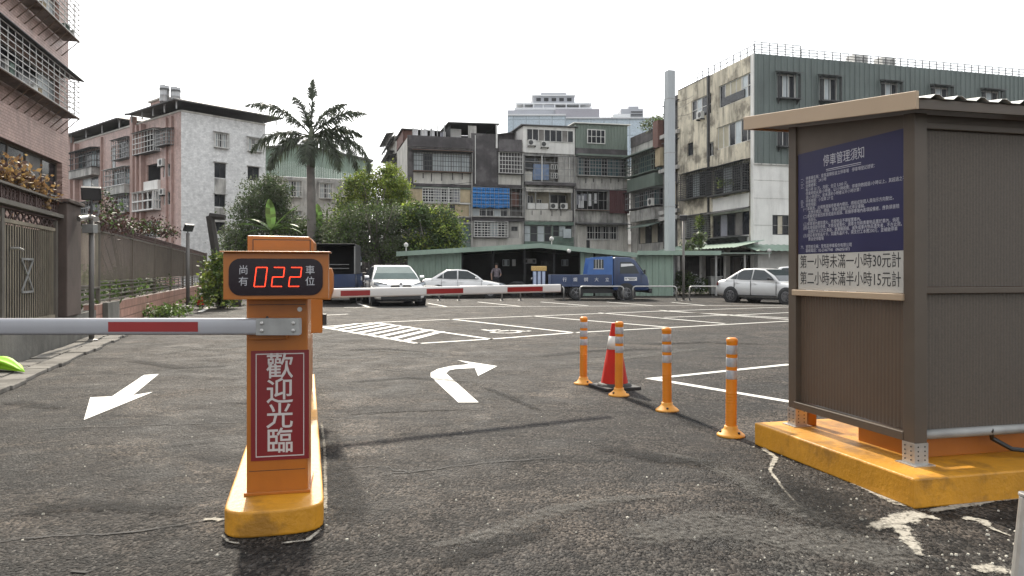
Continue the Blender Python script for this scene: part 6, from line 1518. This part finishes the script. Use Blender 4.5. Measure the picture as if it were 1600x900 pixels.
f.data.transform(Matrix.Translation((-.62, 0, 0)))

# ---------------------------------------------------------------- person standing under the shed roof
SKIN = mat('skin', (.32, .19, .13), .5); SHIRT = mat('grey_patterned_shirt', (.20, .17, .19), .8, var=.5, vs=9); TROUS = mat('dark_trousers', (.02, .02, .025), .8); HAIR = mat('dark_hair', (.015, .013, .012), .6)
def person(label, loc, rot):
    root = thing('person', label, 'person', loc)
    J = {'pel': (0, 0, .95, .13), 'wst': (0, 0, 1.08, .125), 'chs': (0, .01, 1.30, .15), 'nek': (0, .01, 1.47, .055), 'hed': (0, -.01, 1.60, .085), 'top': (0, 0, 1.68, .075),
         'shl': (.18, .01, 1.41, .06), 'ell': (.25, .03, 1.14, .045), 'wrl': (.17, -.14, 1.02, .032), 'hal': (.11, -.20, 1.01, .036), 'shr': (-.18, .01, 1.41, .06), 'elr': (-.26, .03, 1.14, .045), 'wrr': (-.25, -.05, .92, .032), 'har': (-.25, -.08, .82, .038),
         'hil': (.09, 0, .90, .095), 'knl': (.10, -.02, .50, .062), 'anl': (.10, .01, .08, .042), 'tol': (.11, -.16, .04, .035), 'hir': (-.09, 0, .90, .095), 'knr': (-.11, -.01, .50, .062), 'anr': (-.12, .02, .08, .042), 'tor': (-.14, -.15, .04, .035)}
    E = ['pel wst', 'wst chs', 'chs nek', 'nek hed', 'hed top', 'chs shl', 'shl ell', 'ell wrl', 'wrl hal', 'chs shr', 'shr elr', 'elr wrr', 'wrr har', 'pel hil', 'hil knl', 'knl anl', 'anl tol', 'pel hir', 'hir knr', 'knr anr', 'anr tor']
    ks = list(J); me = bpy.data.meshes.new('body'); me.from_pydata([J[k][:3] for k in ks], [tuple(ks.index(a) for a in e.split()) for e in E], [])
    o = bpy.data.objects.new('body', me); COL.objects.link(o); o.parent = root
    sk = o.modifiers.new('skin', 'SKIN'); 
    lay = me.skin_vertices[0] if me.skin_vertices else None
    if lay is None:
        b = bmesh.new(); b.from_mesh(me); b.verts.layers.skin.verify(); b.to_mesh(me); b.free(); lay = me.skin_vertices[0]
    for i, k in enumerate(ks):
        r = J[k][3]; lay.data[i].radius = (r, r * (.75 if k in ('chs', 'wst', 'pel') else 1)); lay.data[i].use_root = (k == 'pel')
    o.modifiers.new('s', 'SUBSURF').levels = 1; o.modifiers['s'].render_levels = 2
    dg = bpy.context.evaluated_depsgraph_get(); dg.update()
    m2 = bpy.data.meshes.new_from_object(o.evaluated_get(dg)); o.modifiers.clear(); o.data = m2
    m2.materials.clear()
    for m_ in (SKIN, SHIRT, TROUS, TRIM): m2.materials.append(m_)
    for p in m2.polygons:
        z = p.center.z; x = abs(p.center.x)
        p.material_index = 3 if z < .09 else 2 if z < .98 and x < .19 else 1 if (z < 1.45 and (x < .2 or z > 1.17)) else 0
        p.use_smooth = True
    mb = MB(); mb.lathe([(.06, 1.715), (.092, 1.69), (.098, 1.64), (.088, 1.60)], (0, .015, 0), 14)
    h = mb.build('hair', HAIR, root, smooth=True); h.data.transform(Matrix.Translation(Vector(loc)))
    root.rotation_euler = (0, 0, rot); return root
person('person in a grey patterned shirt standing in the shade behind the white car', (-.82, 38.4, 0), R(10))

# ---------------------------------------------------------------- tubular railings and lamp posts
def make_rail(label):
    t = thing('parking_rail', label, 'railing', (0, 0, 0), 'steel hoop railings along the back of the lot')
    w, h, r = .95, .62, .12
    pts = [(-w, 0, 0), (-w, 0, h - r)] + [(-w + r - r * math.cos(q), 0, h - r + r * math.sin(q)) for q in (R(30), R(60), R(90))] + [(w - r + r * math.sin(q), 0, h - r + r * math.cos(q)) for q in (0, R(30), R(60), R(90))] + [(w, 0, 0)]
    mb = MB(); mb.tube(pts, .032, 10); mb.build('hoop', STEEL, t, smooth=True)
    for x in (-w, w):
        mb = MB(); mb.lathe([(.10, 0), (.10, .012), (.05, .03), (.04, .05)], (x, 0, 0), 14); mb.build('foot', TRIM, t)
    return t
rl = ['steel hoop railing behind the white saloon nearest the barrier display', 'steel hoop railing in front of the white saloon seen side on', 'steel hoop railing left of the truck rear wheel, behind the boom tip', 'steel hoop railing in front of the middle of the blue truck', 'steel hoop railing in front of the blue truck nose', 'steel hoop railing right of the lamp post, running behind the silver saloon']
r0 = make_rail(rl[0])
for i, px in enumerate((652, 750.5, 847, 940, 1023, 1111)):
    q = r0 if i == 0 else copy_tree(r0)
    q.location = Vector(((px - 800) / F * 32.2, 32.2, 0)); q['label'] = rl[i]; q.rotation_euler = (0, 0, R((2, -1, 1, 0, -1, 1)[i]))
LAMPB = mat('lamp_housing', (.03, .03, .032), .5); POLE = mat('dark_pole', (.15, .14, .13), .55, .2, var=.15, streak=.3)
LENS = mat('floodlight_lens', (.06, .06, .065), .15, var=.2)
def lamp_post(label, base, h, r, tilt=0, cameras=False, flood=.28, face=Vector((.5, -1, 0)), lift=0):
    t = thing('lamp_post', label, 'lamp post', base)
    b = Vector(base); mb = MB(); mb.tube([b, b + Vector((tilt, 0, h))], r, 12); mb.build('pole', POLE, t, smooth=True)
    mb = MB(); mb.lathe([(r * 2.4, 0), (r * 2.4, .015), (r * 1.2, .03)], b, 14); mb.build('foot', POLE, t)
    f = face.normalized(); s = Vector((-f.y, f.x, 0)); c = b + Vector((tilt, 0, h + flood * .55 + lift)) + f * .06
    dn = (f - Vector((0, 0, .55))).normalized(); up = s.cross(dn)
    if up.z < 0: up = -up
    def bx_(mb, w0, hh, d0, d1):
        mb.hexa([c + s * x + up * z + dn * y for y, z in ((d0, -hh),) for x in (-w0, w0)] + [c + s * x + up * -hh + dn * d1 for x in (w0, -w0)] + [c + s * x + up * hh + dn * d0 for x in (-w0, w0)] + [c + s * x + up * hh + dn * d1 for x in (w0, -w0)])
    mb = MB(); bx_(mb, flood * .55, flood * .42, -.06, .02); lh = mb.build('floodlight', LAMPB, t, bevel=.008)
    mb = MB(); bx_(mb, flood * .46, flood * .33, .021, .027); mb.build('lens', LENS, lh)
    mb = MB(); mb.tube([c - dn * .06, b + Vector((tilt, 0, h - .02))], .02, 6); mb.build('bracket', LAMPB, t)
    if cameras:
        mb = MB(); q = b + Vector((tilt, 0, h - .16)); mb.box(q.x - .10, q.x + .10, q.y - .12, q.y + .02, q.z - .09, q.z + .06); mb.build('junction_box', GALV, t, bevel=.005)
        for dx, ang in ((.12, .9), (-.05, -.3)):
            p0 = b + Vector((tilt + dx * .4, -.08, h + .02)); d = Vector((math.sin(ang), -math.cos(ang), -.2)).normalized()
            mb = MB(); mb.tube([p0 - d * .03, p0 + d * .15, p0 + d * .19], [.045, .045, .052], 10); mb.build('security_camera', STEEL, t)
    return t
lamp_post('thin lamp post with a black floodlight standing among the railings right of the truck', (P(1068, 470, 32).x, 32.0, 0), 3.45, .055, face=Vector((-.2, -1, 0)))
lamp_post('steel pole with a large floodlight and cameras close to the garden gate post', (P(143, 505, 12.9).x, 12.9, .05), 2.13, .043, cameras=True, flood=.28, face=Vector((.45, -1, 0)), lift=.28)
lamp_post('slim pole with a small lamp at the far half of the slatted fence', (P(293.5, 483, 24.6).x, 24.6, 0), 2.55, .06, flood=.3, face=Vector((1, -.6, 0)))
# ---------------------------------------------------------------- plants
def leafm(n, c, var=.35): return mat(n, c, .55, var=var, vs=.8, island=.5, transl=.36)
LF_DARK = leafm('dark_leaves', (.058, .090, .030)); LF_MID = leafm('mid_green_leaves', (.10, .15, .035)); LF_LIGHT = leafm('light_leaves', (.24, .29, .05)); LF_GREY = leafm('grey_green_leaves', (.105, .125, .07))
LF_RED = leafm('dark_red_leaves', (.050, .026, .022)); LF_TAN = leafm('dry_golden_leaves', (.26, .16, .065)); LF_BAN = leafm('banana_leaf', (.10, .17, .045), .2); LF_PALM = leafm('palm_leaflets', (.050, .064, .034)); LF_WEED = leafm('weed_leaves', (.10, .15, .04))
BARK = mat('tree_bark', (.13, .115, .10), .9, var=.3, vs=5, bump=.5, bs=16, streak=.4); PBARK = mat('palm_bark', (.17, .155, .14), .9, var=.25, vs=2, bump=.4, bs=8)
def leaf(mb, p, s, asp=2.0, m=0, up=.3, r=rnd):
    d = Vector((r.gauss(0, 1), r.gauss(0, 1), r.gauss(up, .8))).normalized(); w = Vector((r.gauss(0, 1), r.gauss(0, 1), r.gauss(0, 1))).cross(d).normalized() * s / asp
    a = p + d * s; mid = p + d * s * .45 + Vector((0, 0, -.06 * s))
    i = len(mb.v); mb.v += [p, mid + w * .5, a, mid - w * .5]; mb.f.append((i, i + 1, i + 2, i + 3)); mb.m.append(m)
def clumps(mb, cs, n, s, asp=2.0, nm=1, cl=.45, per=14):
    """Leaves in small sprays spread through ellipsoids (centre, radii, weight)."""
    tot = sum(c[2] for c in cs)
    for c, rad, w in cs:
        c = Vector(c)
        for _ in range(int(n * w / tot / per)):
            d = Vector((rnd.gauss(0, 1), rnd.gauss(0, 1), rnd.gauss(0, 1))).normalized() * (rnd.random() ** .38)
            q = c + Vector((d.x * rad[0], d.y * rad[1], d.z * rad[2])); mi = rnd.randrange(nm)
            for _ in range(per): leaf(mb, q + Vector((rnd.gauss(0, cl), rnd.gauss(0, cl), rnd.gauss(0, cl * .7))), s * rnd.uniform(.6, 1.3), asp, mi)
def tree(name, label, base, limbs, cs, n, s, mats, tr=.16, asp=2.0, cl=.4, group=None, cat='tree'):
    t = thing(name, label, cat, base, group); b = Vector(base); mb = MB()
    for pts, r0, r1 in limbs:
        k = len(pts); mb.tube([b + Vector(p) for p in pts], [r0 + (r1 - r0) * i / (k - 1) for i in range(k)], 8)
    mb.build('trunk', BARK, t, smooth=True)
    mb = MB(); clumps(mb, [(b + Vector(c), rr, w) for c, rr, w in cs], int(n * .95), s, asp, len(mats), cl * 1.15, 30); mb.build('crown', mats, t); return t
def limbset(h, spread, n, r, seed):
    q = random.Random(seed); L = [([(0, 0, 0), (q.uniform(-.1, .1), 0, h * .3), (q.uniform(-.2, .2), q.uniform(-.2, .2), h * .55)], r, r * .7)]; top = L[0][0][-1]
    for k in range(n):
        a = 2 * math.pi * k / n + q.uniform(-.4, .4); e = spread * q.uniform(.5, 1)
        L.append(([(top[0] * .9, top[1] * .9, h * q.uniform(.3, .5)), (math.cos(a) * e * .5, math.sin(a) * e * .5, h * .68), (math.cos(a) * e, math.sin(a) * e * .8, h * q.uniform(.85, 1.0))], r * .45, r * .1))
    return L
def at(px, py, Y): p = P(px, py, Y); return p
def C_(px, py, Y, base): return tuple(at(px, py, Y) - Vector(base))
# round dark tree left
bs_ = (at(405, 440, 47).x, 47, 0)
tree('round_tree', 'round dense dark green tree left of the palm', bs_, limbset(5.5, 1.6, 6, .2, 3), [(C_(408, 315, 47, bs_), (1.6, 1.5, 1.6), 4), (C_(430, 300, 47.5, bs_), (1.0, 1.2, 1.0), 2), (C_(385, 340, 46.5, bs_), (1.0, 1.2, 1.3), 2), (C_(432, 340, 47, bs_), (1.1, 1.2, 1.4), 2), (C_(372, 370, 46, bs_), (.8, 1.0, 1.0), 1.5), (C_(400, 375, 46.5, bs_), (1.4, 1.2, 1.0), 2)], 15000, .17, [LF_DARK, LF_DARK, LF_GREY], cl=.22)
bs_ = (at(362, 440, 45).x, 45, 0)
tree('shrub_tree', 'loose small tree by the wooden post at the end of the fence', bs_, limbset(3.6, 1.0, 5, .1, 5), [(C_(362, 385, 45, bs_), (.9, .9, 1.2), 2), (C_(350, 400, 45, bs_), (.6, .8, .8), 1), (C_(375, 410, 45, bs_), (.9, .9, .9), 1.5)], 5000, .15, [LF_GREY, LF_MID], cl=.2)
# light upright tree behind
bs_ = (at(585, 440, 48).x, 48, 0)
tree('light_tree', 'light green tree with upright sprays reaching above the grey-green tree', bs_, limbset(7.5, 2.0, 9, .2, 8), [(C_(575, 300, 48, bs_), (1.6, 1.2, 1.3), 3), (C_(612, 292, 48, bs_), (1.0, 1.1, 1.1), 2.2), (C_(560, 320, 48, bs_), (1.6, 1.2, 1.0), 2.5), (C_(622, 315, 48, bs_), (.7, 1, .9), 1.3), (C_(541, 338, 48, bs_), (.9, 1, .8), 1.2)] + [(C_(px, py, 48, bs_), (.16, .3, .5), .33) for px, py in ((548, 290), (563, 278), (576, 272), (590, 278), (604, 268), (614, 272), (626, 288), (632, 300))], 13000, .19, [LF_LIGHT, LF_LIGHT, LF_MID], cl=.20)
# grey green big tree
bs_ = (at(590, 450, 44).x, 44, 0)
tree('spreading_tree', 'wide grey-green tree with pale bare limbs in the middle of the thicket', bs_, limbset(5.0, 2.4, 9, .2, 13) + [([(0, 0, .2), (.1, 0, 2.2), (.9, -.4, 3.4)], .12, .05), ([(0, 0, .8), (-.9, -.3, 1.9), (-2.2, -.5, 2.7)], .1, .04)], [(C_(585, 345, 44, bs_), (2.4, 1.6, 1.1), 4), (C_(545, 365, 43.5, bs_), (1.5, 1.4, 1.0), 2.5), (C_(620, 352, 44, bs_), (1.3, 1.3, 1.0), 2), (C_(610, 385, 43.5, bs_), (1.6, 1.3, .8), 1.6), (C_(530, 390, 43.5, bs_), (1.0, 1.2, .6), 1), (C_(640, 380, 43.5, bs_), (1.1, 1.2, .7), 1)], 17000, .155, [LF_GREY, LF_DARK, LF_GREY, LF_MID], cl=.28)
bs_ = (at(672, 450, 43).x, 43, 0)
tree('glossy_tree', 'dark glossy tree with light tips in front of the blackened block', bs_, limbset(4.2, 1.8, 7, .16, 21), [(C_(672, 345, 43, bs_), (1.5, 1.3, .9), 3), (C_(695, 362, 43, bs_), (1.0, 1.2, .9), 2.2), (C_(650, 335, 43.2, bs_), (.9, 1.1, .7), 1.5), (C_(670, 380, 42.8, bs_), (1.6, 1.2, .7), 2), (C_(708, 378, 42.8, bs_), (.6, .9, .6), 1)], 12000, .17, [LF_DARK, LF_DARK, LF_MID, LF_LIGHT], cl=.20, asp=1.7)
bs_ = (at(500, 450, 46).x, 46, 0)
tree('shrub_tree', 'low dark shrubbery tree right behind the palm trunk', bs_, limbset(3.6, 1.5, 6, .1, 31), [(C_(515, 360, 46, bs_), (1.2, 1.2, 1.2), 2), (C_(460, 360, 46.5, bs_), (1.4, 1.2, .8), 2), (C_(520, 385, 45.5, bs_), (1.4, 1, .8), 1.6), (C_(468, 392, 46, bs_), (1.6, 1, .8), 1.6)], 8000, .2, [LF_DARK, LF_MID, LF_GREY], cl=.3)

# royal palm
pb = (at(486, 450, 45).x, 45, 0); B_ = Vector(pb)
pt_ = thing('palm_tree', 'tall royal palm with drooping ragged fronds rising above the thicket', 'palm tree', pb)
hz_ = at(484, 224, 45).z
mb = MB(); mb.tube([B_ + Vector((.05 * math.sin(z * .5), 0, z)) for z in (0, 1, 2.5, 4, 5.5, hz_ - 1.3)], [.34, .31, .29, .27, .25, .235], 14); mb.build('trunk', PBARK, pt_, smooth=True)
mb = MB(); mb.tube([B_ + Vector((0, 0, z)) for z in (hz_ - 1.5, hz_ - 1.0, hz_ - .2, hz_ + .5, hz_ + 1.0)], [.23, .25, .22, .16, .08], 12); mb.build('crownshaft', mat('palm_crownshaft', (.075, .085, .05), .6, var=.2), pt_, smooth=True)
top = B_ + Vector((0, 0, hz_ + .45))
def frond(az, el, L, droop, wl=1.0, y=0.0):
    mb = MB(); d = Vector((math.cos(az), math.sin(az), 0)); pts = []; pos = top.copy(); e = el; n = 16
    for k in range(n + 1):
        pts.append(pos.copy()); pos = pos + (d * math.cos(e) + Vector((0, 0, math.sin(e)))) * (L / n); e -= droop / n * (.5 + 1.1 * k / n)
    mb.tube(pts, [.05 * (1 - .85 * k / n) + .006 for k in range(n + 1)], 5)
    for k in range(2, n):
        for sub in range(6):
            f = sub / 6; p = pts[k].lerp(pts[k + 1], f) if k < n else pts[k]; t = (pts[k + 1] - pts[k]).normalized()
            for s in (-1, 1):
                side = t.cross(Vector((0, 0, 1)));
                if side.length < .2: side = t.cross(d.cross(Vector((0, 0, 1))))
                side = side.normalized() * s; nrm = side.cross(t).normalized() * s
                l = wl * math.sin(math.pi * min(1, (k + f) / n * .82 + .18)) * rnd.uniform(.7, 1.1) * (.62 if t.z > .8 else 1) + .12
                dd = (side * rnd.uniform(.5, .9) + t * .65 + nrm * rnd.uniform(-.35, .45)).normalized(); w = t * .042
                m1 = p + dd * l * .5 + Vector((0, 0, -.05 * l)); m2 = p + dd * l + Vector((0, 0, (-.2 if t.z > .8 else -.55) * l * rnd.uniform(.5, 1.5)))
                i = len(mb.v); mb.v += [p - w, p + w, m1 + w, m1 - w, m2]; mb.f += [(i, i + 1, i + 2, i + 3), (i + 3, i + 2, i + 4)]; mb.m += [0, 0]
    mb.build('frond', LF_PALM, pt_)
for az, el, L, dr in ((R(95), R(86), 3.7, R(16)), (R(150), R(76), 3.0, R(40)), (R(25), R(68), 3.2, R(60)), (R(180), R(50), 4.7, R(66)), (R(0), R(46), 3.8, R(62)), (R(8), R(24), 3.2, R(58)), (R(182), R(14), 4.1, R(78)), (R(2), R(10), 4.9, R(112)),
                      (R(215), R(-14), 3.7, R(72)), (R(325), R(-16), 3.7, R(72)), (R(275), R(-25), 2.9, R(60)), (R(110), R(12), 3.4, R(100)), (R(60), R(5), 3.4, R(105)), (R(345), R(0), 4.2, R(95)), (R(165), R(2), 3.8, R(100))):
    frond(az, el, L, dr)
# banana plants
def banana(label, base, leaves, h):
    t = thing('banana_plant', label, 'banana plant', base); b = Vector(base); mb = MB(); mb.tube([b, b + Vector((.05, 0, h * .6)), b + Vector((0, 0, h))], [.13, .11, .07], 8); mb.build('trunk', LF_WEED, t, smooth=True)
    for az, el, L, w, dr in leaves:
        mb = MB(); d = Vector((math.cos(az), math.sin(az), 0)); pos = b + Vector((0, 0, h)); e = el; sd = Vector((-d.y, d.x, 0)); n = 10; pr = None
        for k in range(n + 1):
            ww = w * (math.sin(math.pi * min(1, (k / n) * .93 + .07)) ** .6) * (0.15 if k == 0 else 1); up = Vector((0, 0, .25 * ww))
            cur = (pos + sd * ww + up, pos.copy(), pos - sd * ww + up)
            if pr: mb.quad([pr[0], cur[0], cur[1], pr[1]]); mb.quad([pr[1], cur[1], cur[2], pr[2]])
            pr = cur; pos = pos + (d * math.cos(e) + Vector((0, 0, math.sin(e)))) * L / n; e -= dr / n
        mb.build('leaf_blade', LF_BAN, t, smooth=True)
banana('banana plant with bright leaves just above the barrier head', (at(424, 440, 43).x, 43, 0), [(R(185), R(24), 2.1, .26, R(32)), (R(165), R(40), 2.0, .27, R(40)), (R(268), R(84), 1.9, .30, R(12)), (R(15), R(52), 2.3, .30, R(18)), (R(340), R(30), 2.0, .28, R(55)), (R(205), R(8), 1.7, .24, R(40)), (R(0), R(20), 2.0, .26, R(60))], 3.65)
banana('banana plant with one tall yellow-green leaf right of the palm trunk', (at(497, 440, 45.6).x, 45.6, 0), [(R(275), R(87), 1.9, .30, R(10)), (R(10), R(30), 1.8, .26, R(80)), (R(190), R(20), 1.6, .26, R(80)), (R(320), R(10), 1.6, .26, R(70)), (R(30), R(50), 1.6, .25, R(60))], 3.6)
# thicket floor, dark timber wall behind the parked cars
TIMB = mat('dark_timber', (.045, .040, .036), .85, var=.35, vs=2, streak=.4)
wf = thing('timber_fence', 'dark board fence in the shade behind the canvas truck and white car', 'fence', (-10, 41, 0))
mb = MB(); x = -17.0
while x < -5.4:
    mb.box(x, x + .19, 41, 41.03, 0, 1.7 + rnd.uniform(-.12, .12)); x += .2
mb.build('boards', TIMB, wf)
mb = MB(); [mb.box(-17, -5.4, 40.95, 40.995, z, z + .08) for z in (.5, 1.4)]; mb.build('rail', TIMB, wf)
mb = MB(); [mb.box(x, x + .1, 40.84, 40.945, 0, 1.85) for x in (-16.9, -14, -11, -8, -5.6)]; mb.build('post', TIMB, wf)
mb = MB(); clumps(mb, [((x, 42.3, .8), (1.2, .6, .8), 1) for x in (-16, -14, -12, -10, -8, -6.3)] + [((x, 45.2, 1.5), (1.3, .6, 1.6), 1.6) for x in (-12.5, -10.8, -9.2, -7.6, -6.2)], 13000, .18, 2, 2, .3); tag(mb.build('undergrowth', [LF_DARK, LF_GREY]), 'dark undergrowth along the board fence', 'undergrowth', kind='stuff')
bw = MB(); bw.box(-14.5, -4.6, 50, 50.2, 0, 3.3); tag(bw.build('backdrop_wall', CDARK), 'dark blank backdrop wall added behind the trees', 'wall')  # added as a dark backdrop where bright gaps showed between the trees
rk = thing('brick_stack', 'low stack of reddish boards beside the white saloon', 'stack', at(557, 460, 39.5) * 1)
mb = MB(); [mb.box(at(551, 0, 39.5).x, at(563, 0, 39.5).x, 39.4, 39.8, .4 + k * .17, .52 + k * .17) for k in range(6)]; mb.build('board', BROWNR, rk); mb = MB(); mb.box(at(552, 0, 39.5).x, at(562, 0, 39.5).x, 39.45, 39.75, 0, .39); mb.build('base', TIMB, rk)

# plants at the end of the fence
def weed(label, base, cs, n, s, mats, name='shrub', cat='shrub', cl=.14, per=10):
    t = thing(name, label, cat, base); b = Vector(base); mb = MB()
    for c, rr, w in cs: mb.tube([b, b + Vector(c) * .6, b + Vector(c)], [.02, .014, .006], 5)
    mb.build('stem', BARK, t); mb = MB(); clumps(mb, [(b + Vector(c), rr, w) for c, rr, w in cs], n, s, 1.6, len(mats), cl, per); mb.build('foliage', mats, t); return t
b_ = G(340, 482); weed('leafy green vine spilling over pots at the end of the fence', b_, [((0, .1, 1.0), (.5, .5, .6), 3), ((-.25, .1, .5), (.4, .5, .4), 2), ((.35, 0, .45), (.4, .4, .4), 2), ((.1, 0, 1.6), (.35, .4, .35), 1.4), ((-.2, .2, 1.35), (.3, .3, .4), 1)], 2600, .13, [LF_WEED, LF_LIGHT, LF_MID], 'vine', 'vine')
POT = mat('grey_pot', (.09, .08, .075), .8, var=.25)
for px, lb in ((343, 'grey flower pot under the green vine'), (370, 'grey flower pot next to the barrier display, right of the other pot')):
    t = thing('flower_pot', lb, 'flower pot', G(px, 478.5)); mb = MB(); mb.lathe([(.13, 0), (.19, .22), (.21, .26), (.21, .30), (.16, .30)], G(px, 478.5), 14); mb.build('pot', POT, t, smooth=True); mb = MB(); mb.lathe([(.17, .27), (.17, .285)], G(px, 478.5), 12); mb.build('soil', TIMB, t)
b_ = G(372, 476); weed('small leafy plant in the pot beside the barrier display', b_ + Vector((0, 0, .25)), [((0, 0, .5), (.35, .3, .4), 1), ((-.2, 0, .9), (.3, .3, .3), 1)], 700, .12, [LF_WEED, LF_MID], 'pot_plant', 'plant')
wp = MB(); a = G(347, 481); wp.tube([a, a + Vector((-.18, 0, 1.7)), a + Vector((-.42, 0, 3.2))], [.16, .15, .14], 7); wp.tube([a + Vector((-.42, 0, 3.2)), a + Vector((.1, 0, 3.15))], [.13, .10], 6); tag(wp.build('wooden_post', TIMB), 'dark leaning wooden post at the end of the fence, by the vine', 'post')
for px, py, lb in ((243, 497, 'tuft of weeds growing at the foot of the tiled wall, nearer tuft'), (262, 493, 'low spreading weeds between the tiled wall tuft and the far pole'), (304, 478, 'weeds beside the small faded cone')):
    b_ = G(px, py); weed(lb, b_, [((0, 0, .15), (.5, .35, .14), 1), ((.3, .2, .12), (.4, .3, .1), .7)], 420, .11, [LF_WEED, LF_MID], 'weed', 'weed', .1)
# golden dry bush above the gate, creeper along the fence top
bq = P(10, 450, 11.3); bq.z = 0; cs = [(tuple(P(px, py, 11.3) - bq), (.32, .4, .22), 1) for px, py in ((-30, 285), (0, 272), (18, 290), (40, 296), (-10, 300), (25, 302))]
weed('dry golden bush behind the ornate gate beam', bq, cs, 3200, .085, [LF_TAN, LF_TAN, LF_RED], 'bush', 'bush', .12)
bq = FW.pt(uW(230), 0, -.5); cs = [(tuple(FW.pt(uW(px), FW.Z(px, py), -.3) - bq), (.5, .3, .10), 1) for px, py in ((165, 350), (180, 352), (196, 354), (212, 355), (228, 356), (244, 358), (258, 360), (272, 364))] + [(tuple(FW.pt(uW(px), FW.Z(px, py), -.3) - bq), (.12, .15, .22), .25) for px, py in ((186, 312), (190, 325), (197, 340), (202, 325), (262, 350))]
weed('dark reddish creeper tangled along the top of the slatted fence', bq, cs, 3000, .09, [LF_RED, LF_RED, LF_DARK], 'creeper', 'creeper', .13)
mb = MB(); clumps(mb, [(FW.pt(uM + k * 1.6, .85, -.8), (.8, .3, .45), 1) for k in range(8)] + [(FW.pt(uW(130) + k * .8, 1.0, -.8), (.5, .3, .6), 1) for k in range(3)], 5200, .11, 1.8, 3, .15, 10); tag(mb.build('garden_plants', [LF_MID, LF_DARK, LF_WEED]), 'green plants seen through the open bars of the slatted fence', 'plants', kind='stuff')
# plants in front of the shops
for i, (px, py, Y, w, h, lb, ms) in enumerate(((1062, 452, 41, .7, 1.1, 'bushy dark shrub right of the pale green shed', [LF_DARK, LF_MID]), (1078, 452, 41.5, .7, .9, 'shrub with pale flowers in front of the dark shop, left of the grey bin', [LF_DARK, LF_GREY, CLOTH[0]]), (1094, 454, 42, .5, .7, 'small dark potted shrub beside the grey bin', [LF_MID, LF_DARK]))):
    b_ = at(px, py, Y); b_.z = 0; weed(lb, b_, [((0, 0, h * .6), (w, w * .7, h * .55), 1), ((w * .5, 0, h * .8), (w * .5, .4, h * .3), .5)], 1200, .13, ms, 'shrub', 'shrub', .15)
b_ = FS.pt(FS.U(1100), flat(0) + .05, -1.0); weed('spiky young tree standing on the flat shed roof, right of the lamp post', b_, [((0, 0, .55), (.35, .3, .35), 1), ((.1, 0, .9), (.2, .2, .2), .6), ((-.6, 0, .3), (.3, .2, .25), .6)], 420, .22, [LF_MID, LF_GREY], 'roof_plant', 'plant', .12)
b_ = FRl.pt(FRl.U(1104), FRl.Z(1104, 352), .5); weed('trailing plant hanging from the second floor cage of the beige front', b_, [((0, 0, 0), (.35, .35, .5), 1), ((.1, 0, .45), (.5, .3, .2), 1)], 520, .12, [LF_LIGHT, LF_MID, LF_DARK], 'trailing_plant', 'plant', .12)
b_ = FRl.pt(FRl.U(1140), FRl.Z(1140, 293), .35); weed('pot plants inside the third floor cage of the beige front', b_, [((0, 0, .3), (.8, .15, .25), 1)], 300, .11, [LF_LIGHT, LF_MID], 'cage_plant', 'plant', .1)
b_ = FN.pt(FN.U(1018), ZN2 + .9, -.2); weed('green plants growing over the parapet of the narrow old block', b_, [((0, 0, .3), (1.2, .5, .4), 1), ((.5, 0, .8), (.6, .4, .3), .6)], 700, .2, [LF_MID, LF_GREY], 'roof_plant', 'plant', .2)
bn_ = thing('wheelie_bin', 'grey bin standing in front of the shop left of the silver car', 'bin', at(1117, 452, 40)); p0 = at(1117, 452, 40); p0.z = 0
mb = MB(); mb.hexa([p0 + Vector(q) for q in ((-.26, -.25, .05), (.26, -.25, .05), (.26, .25, .05), (-.26, .25, .05), (-.32, -.32, .95), (.32, -.32, .95), (.32, .32, .95), (-.32, .32, .95))]); mb.build('body', GALV, bn_, bevel=.03); mb = MB(); mb.box(p0.x - .35, p0.x + .35, p0.y - .36, p0.y + .36, .955, 1.02); mb.build('lid', GALV, bn_, bevel=.02)
# bright green folded umbrella on the pavers
gu = thing('folded_umbrella', 'bright green folded umbrella lying on the paved strip at the left edge', 'umbrella', G(15, 578))
mb = MB(); a, b = P(-22, 575, 9.1), P(38, 586.5, 8.75); b.z = a.z = .06; d = (b - a).normalized(); s = Vector((-d.y, d.x, 0)); n = 12; rings = []
for k in range(9):
    f = k / 8; r0 = .085 * math.sin(math.pi * min(1, f * .9 + .15)) ** .7 + .004 if f < 1 else .005; c = a.lerp(b, f) + Vector((0, 0, r0 * .9))
    rings.append([c + s * (r0 * 1.3 * math.cos(t) * (1 + .22 * math.cos(t * 5))) + Vector((0, 0, r0 * .8 * math.sin(t) * (1 + .22 * math.cos(t * 5)))) for t in [2 * math.pi * j / 20 for j in range(20)]])
mb.loft(rings); mb.build('canopy', mat('lime_cloth', (.30, .62, .02), .6, var=.12, vs=9), gu, smooth=True)
mb = MB(); mb.tube([a - d * .35 + Vector((0, 0, .05)), a + Vector((0, 0, .06))], .012, 8); mb.build('shaft', STEEL, gu)

# ---------------------------------------------------------------- hazy air
mb = MB(); mb.box(-310, 310, -70, 450, -1.0, 62)
hzm = bpy.data.materials.new('haze'); hzm.use_nodes = True; ht = hzm.node_tree; ht.nodes.clear()
ho = ht.nodes.new('ShaderNodeOutputMaterial'); pv = ht.nodes.new('ShaderNodeVolumePrincipled'); pv.inputs['Density'].default_value = .0002; pv.inputs['Color'].default_value = (.90, .93, .97, 1)
ht.links.new(pv.outputs[0], ho.inputs['Volume']); tag(mb.build('haze', hzm), 'thin pale haze filling the air', 'haze', kind='stuff')
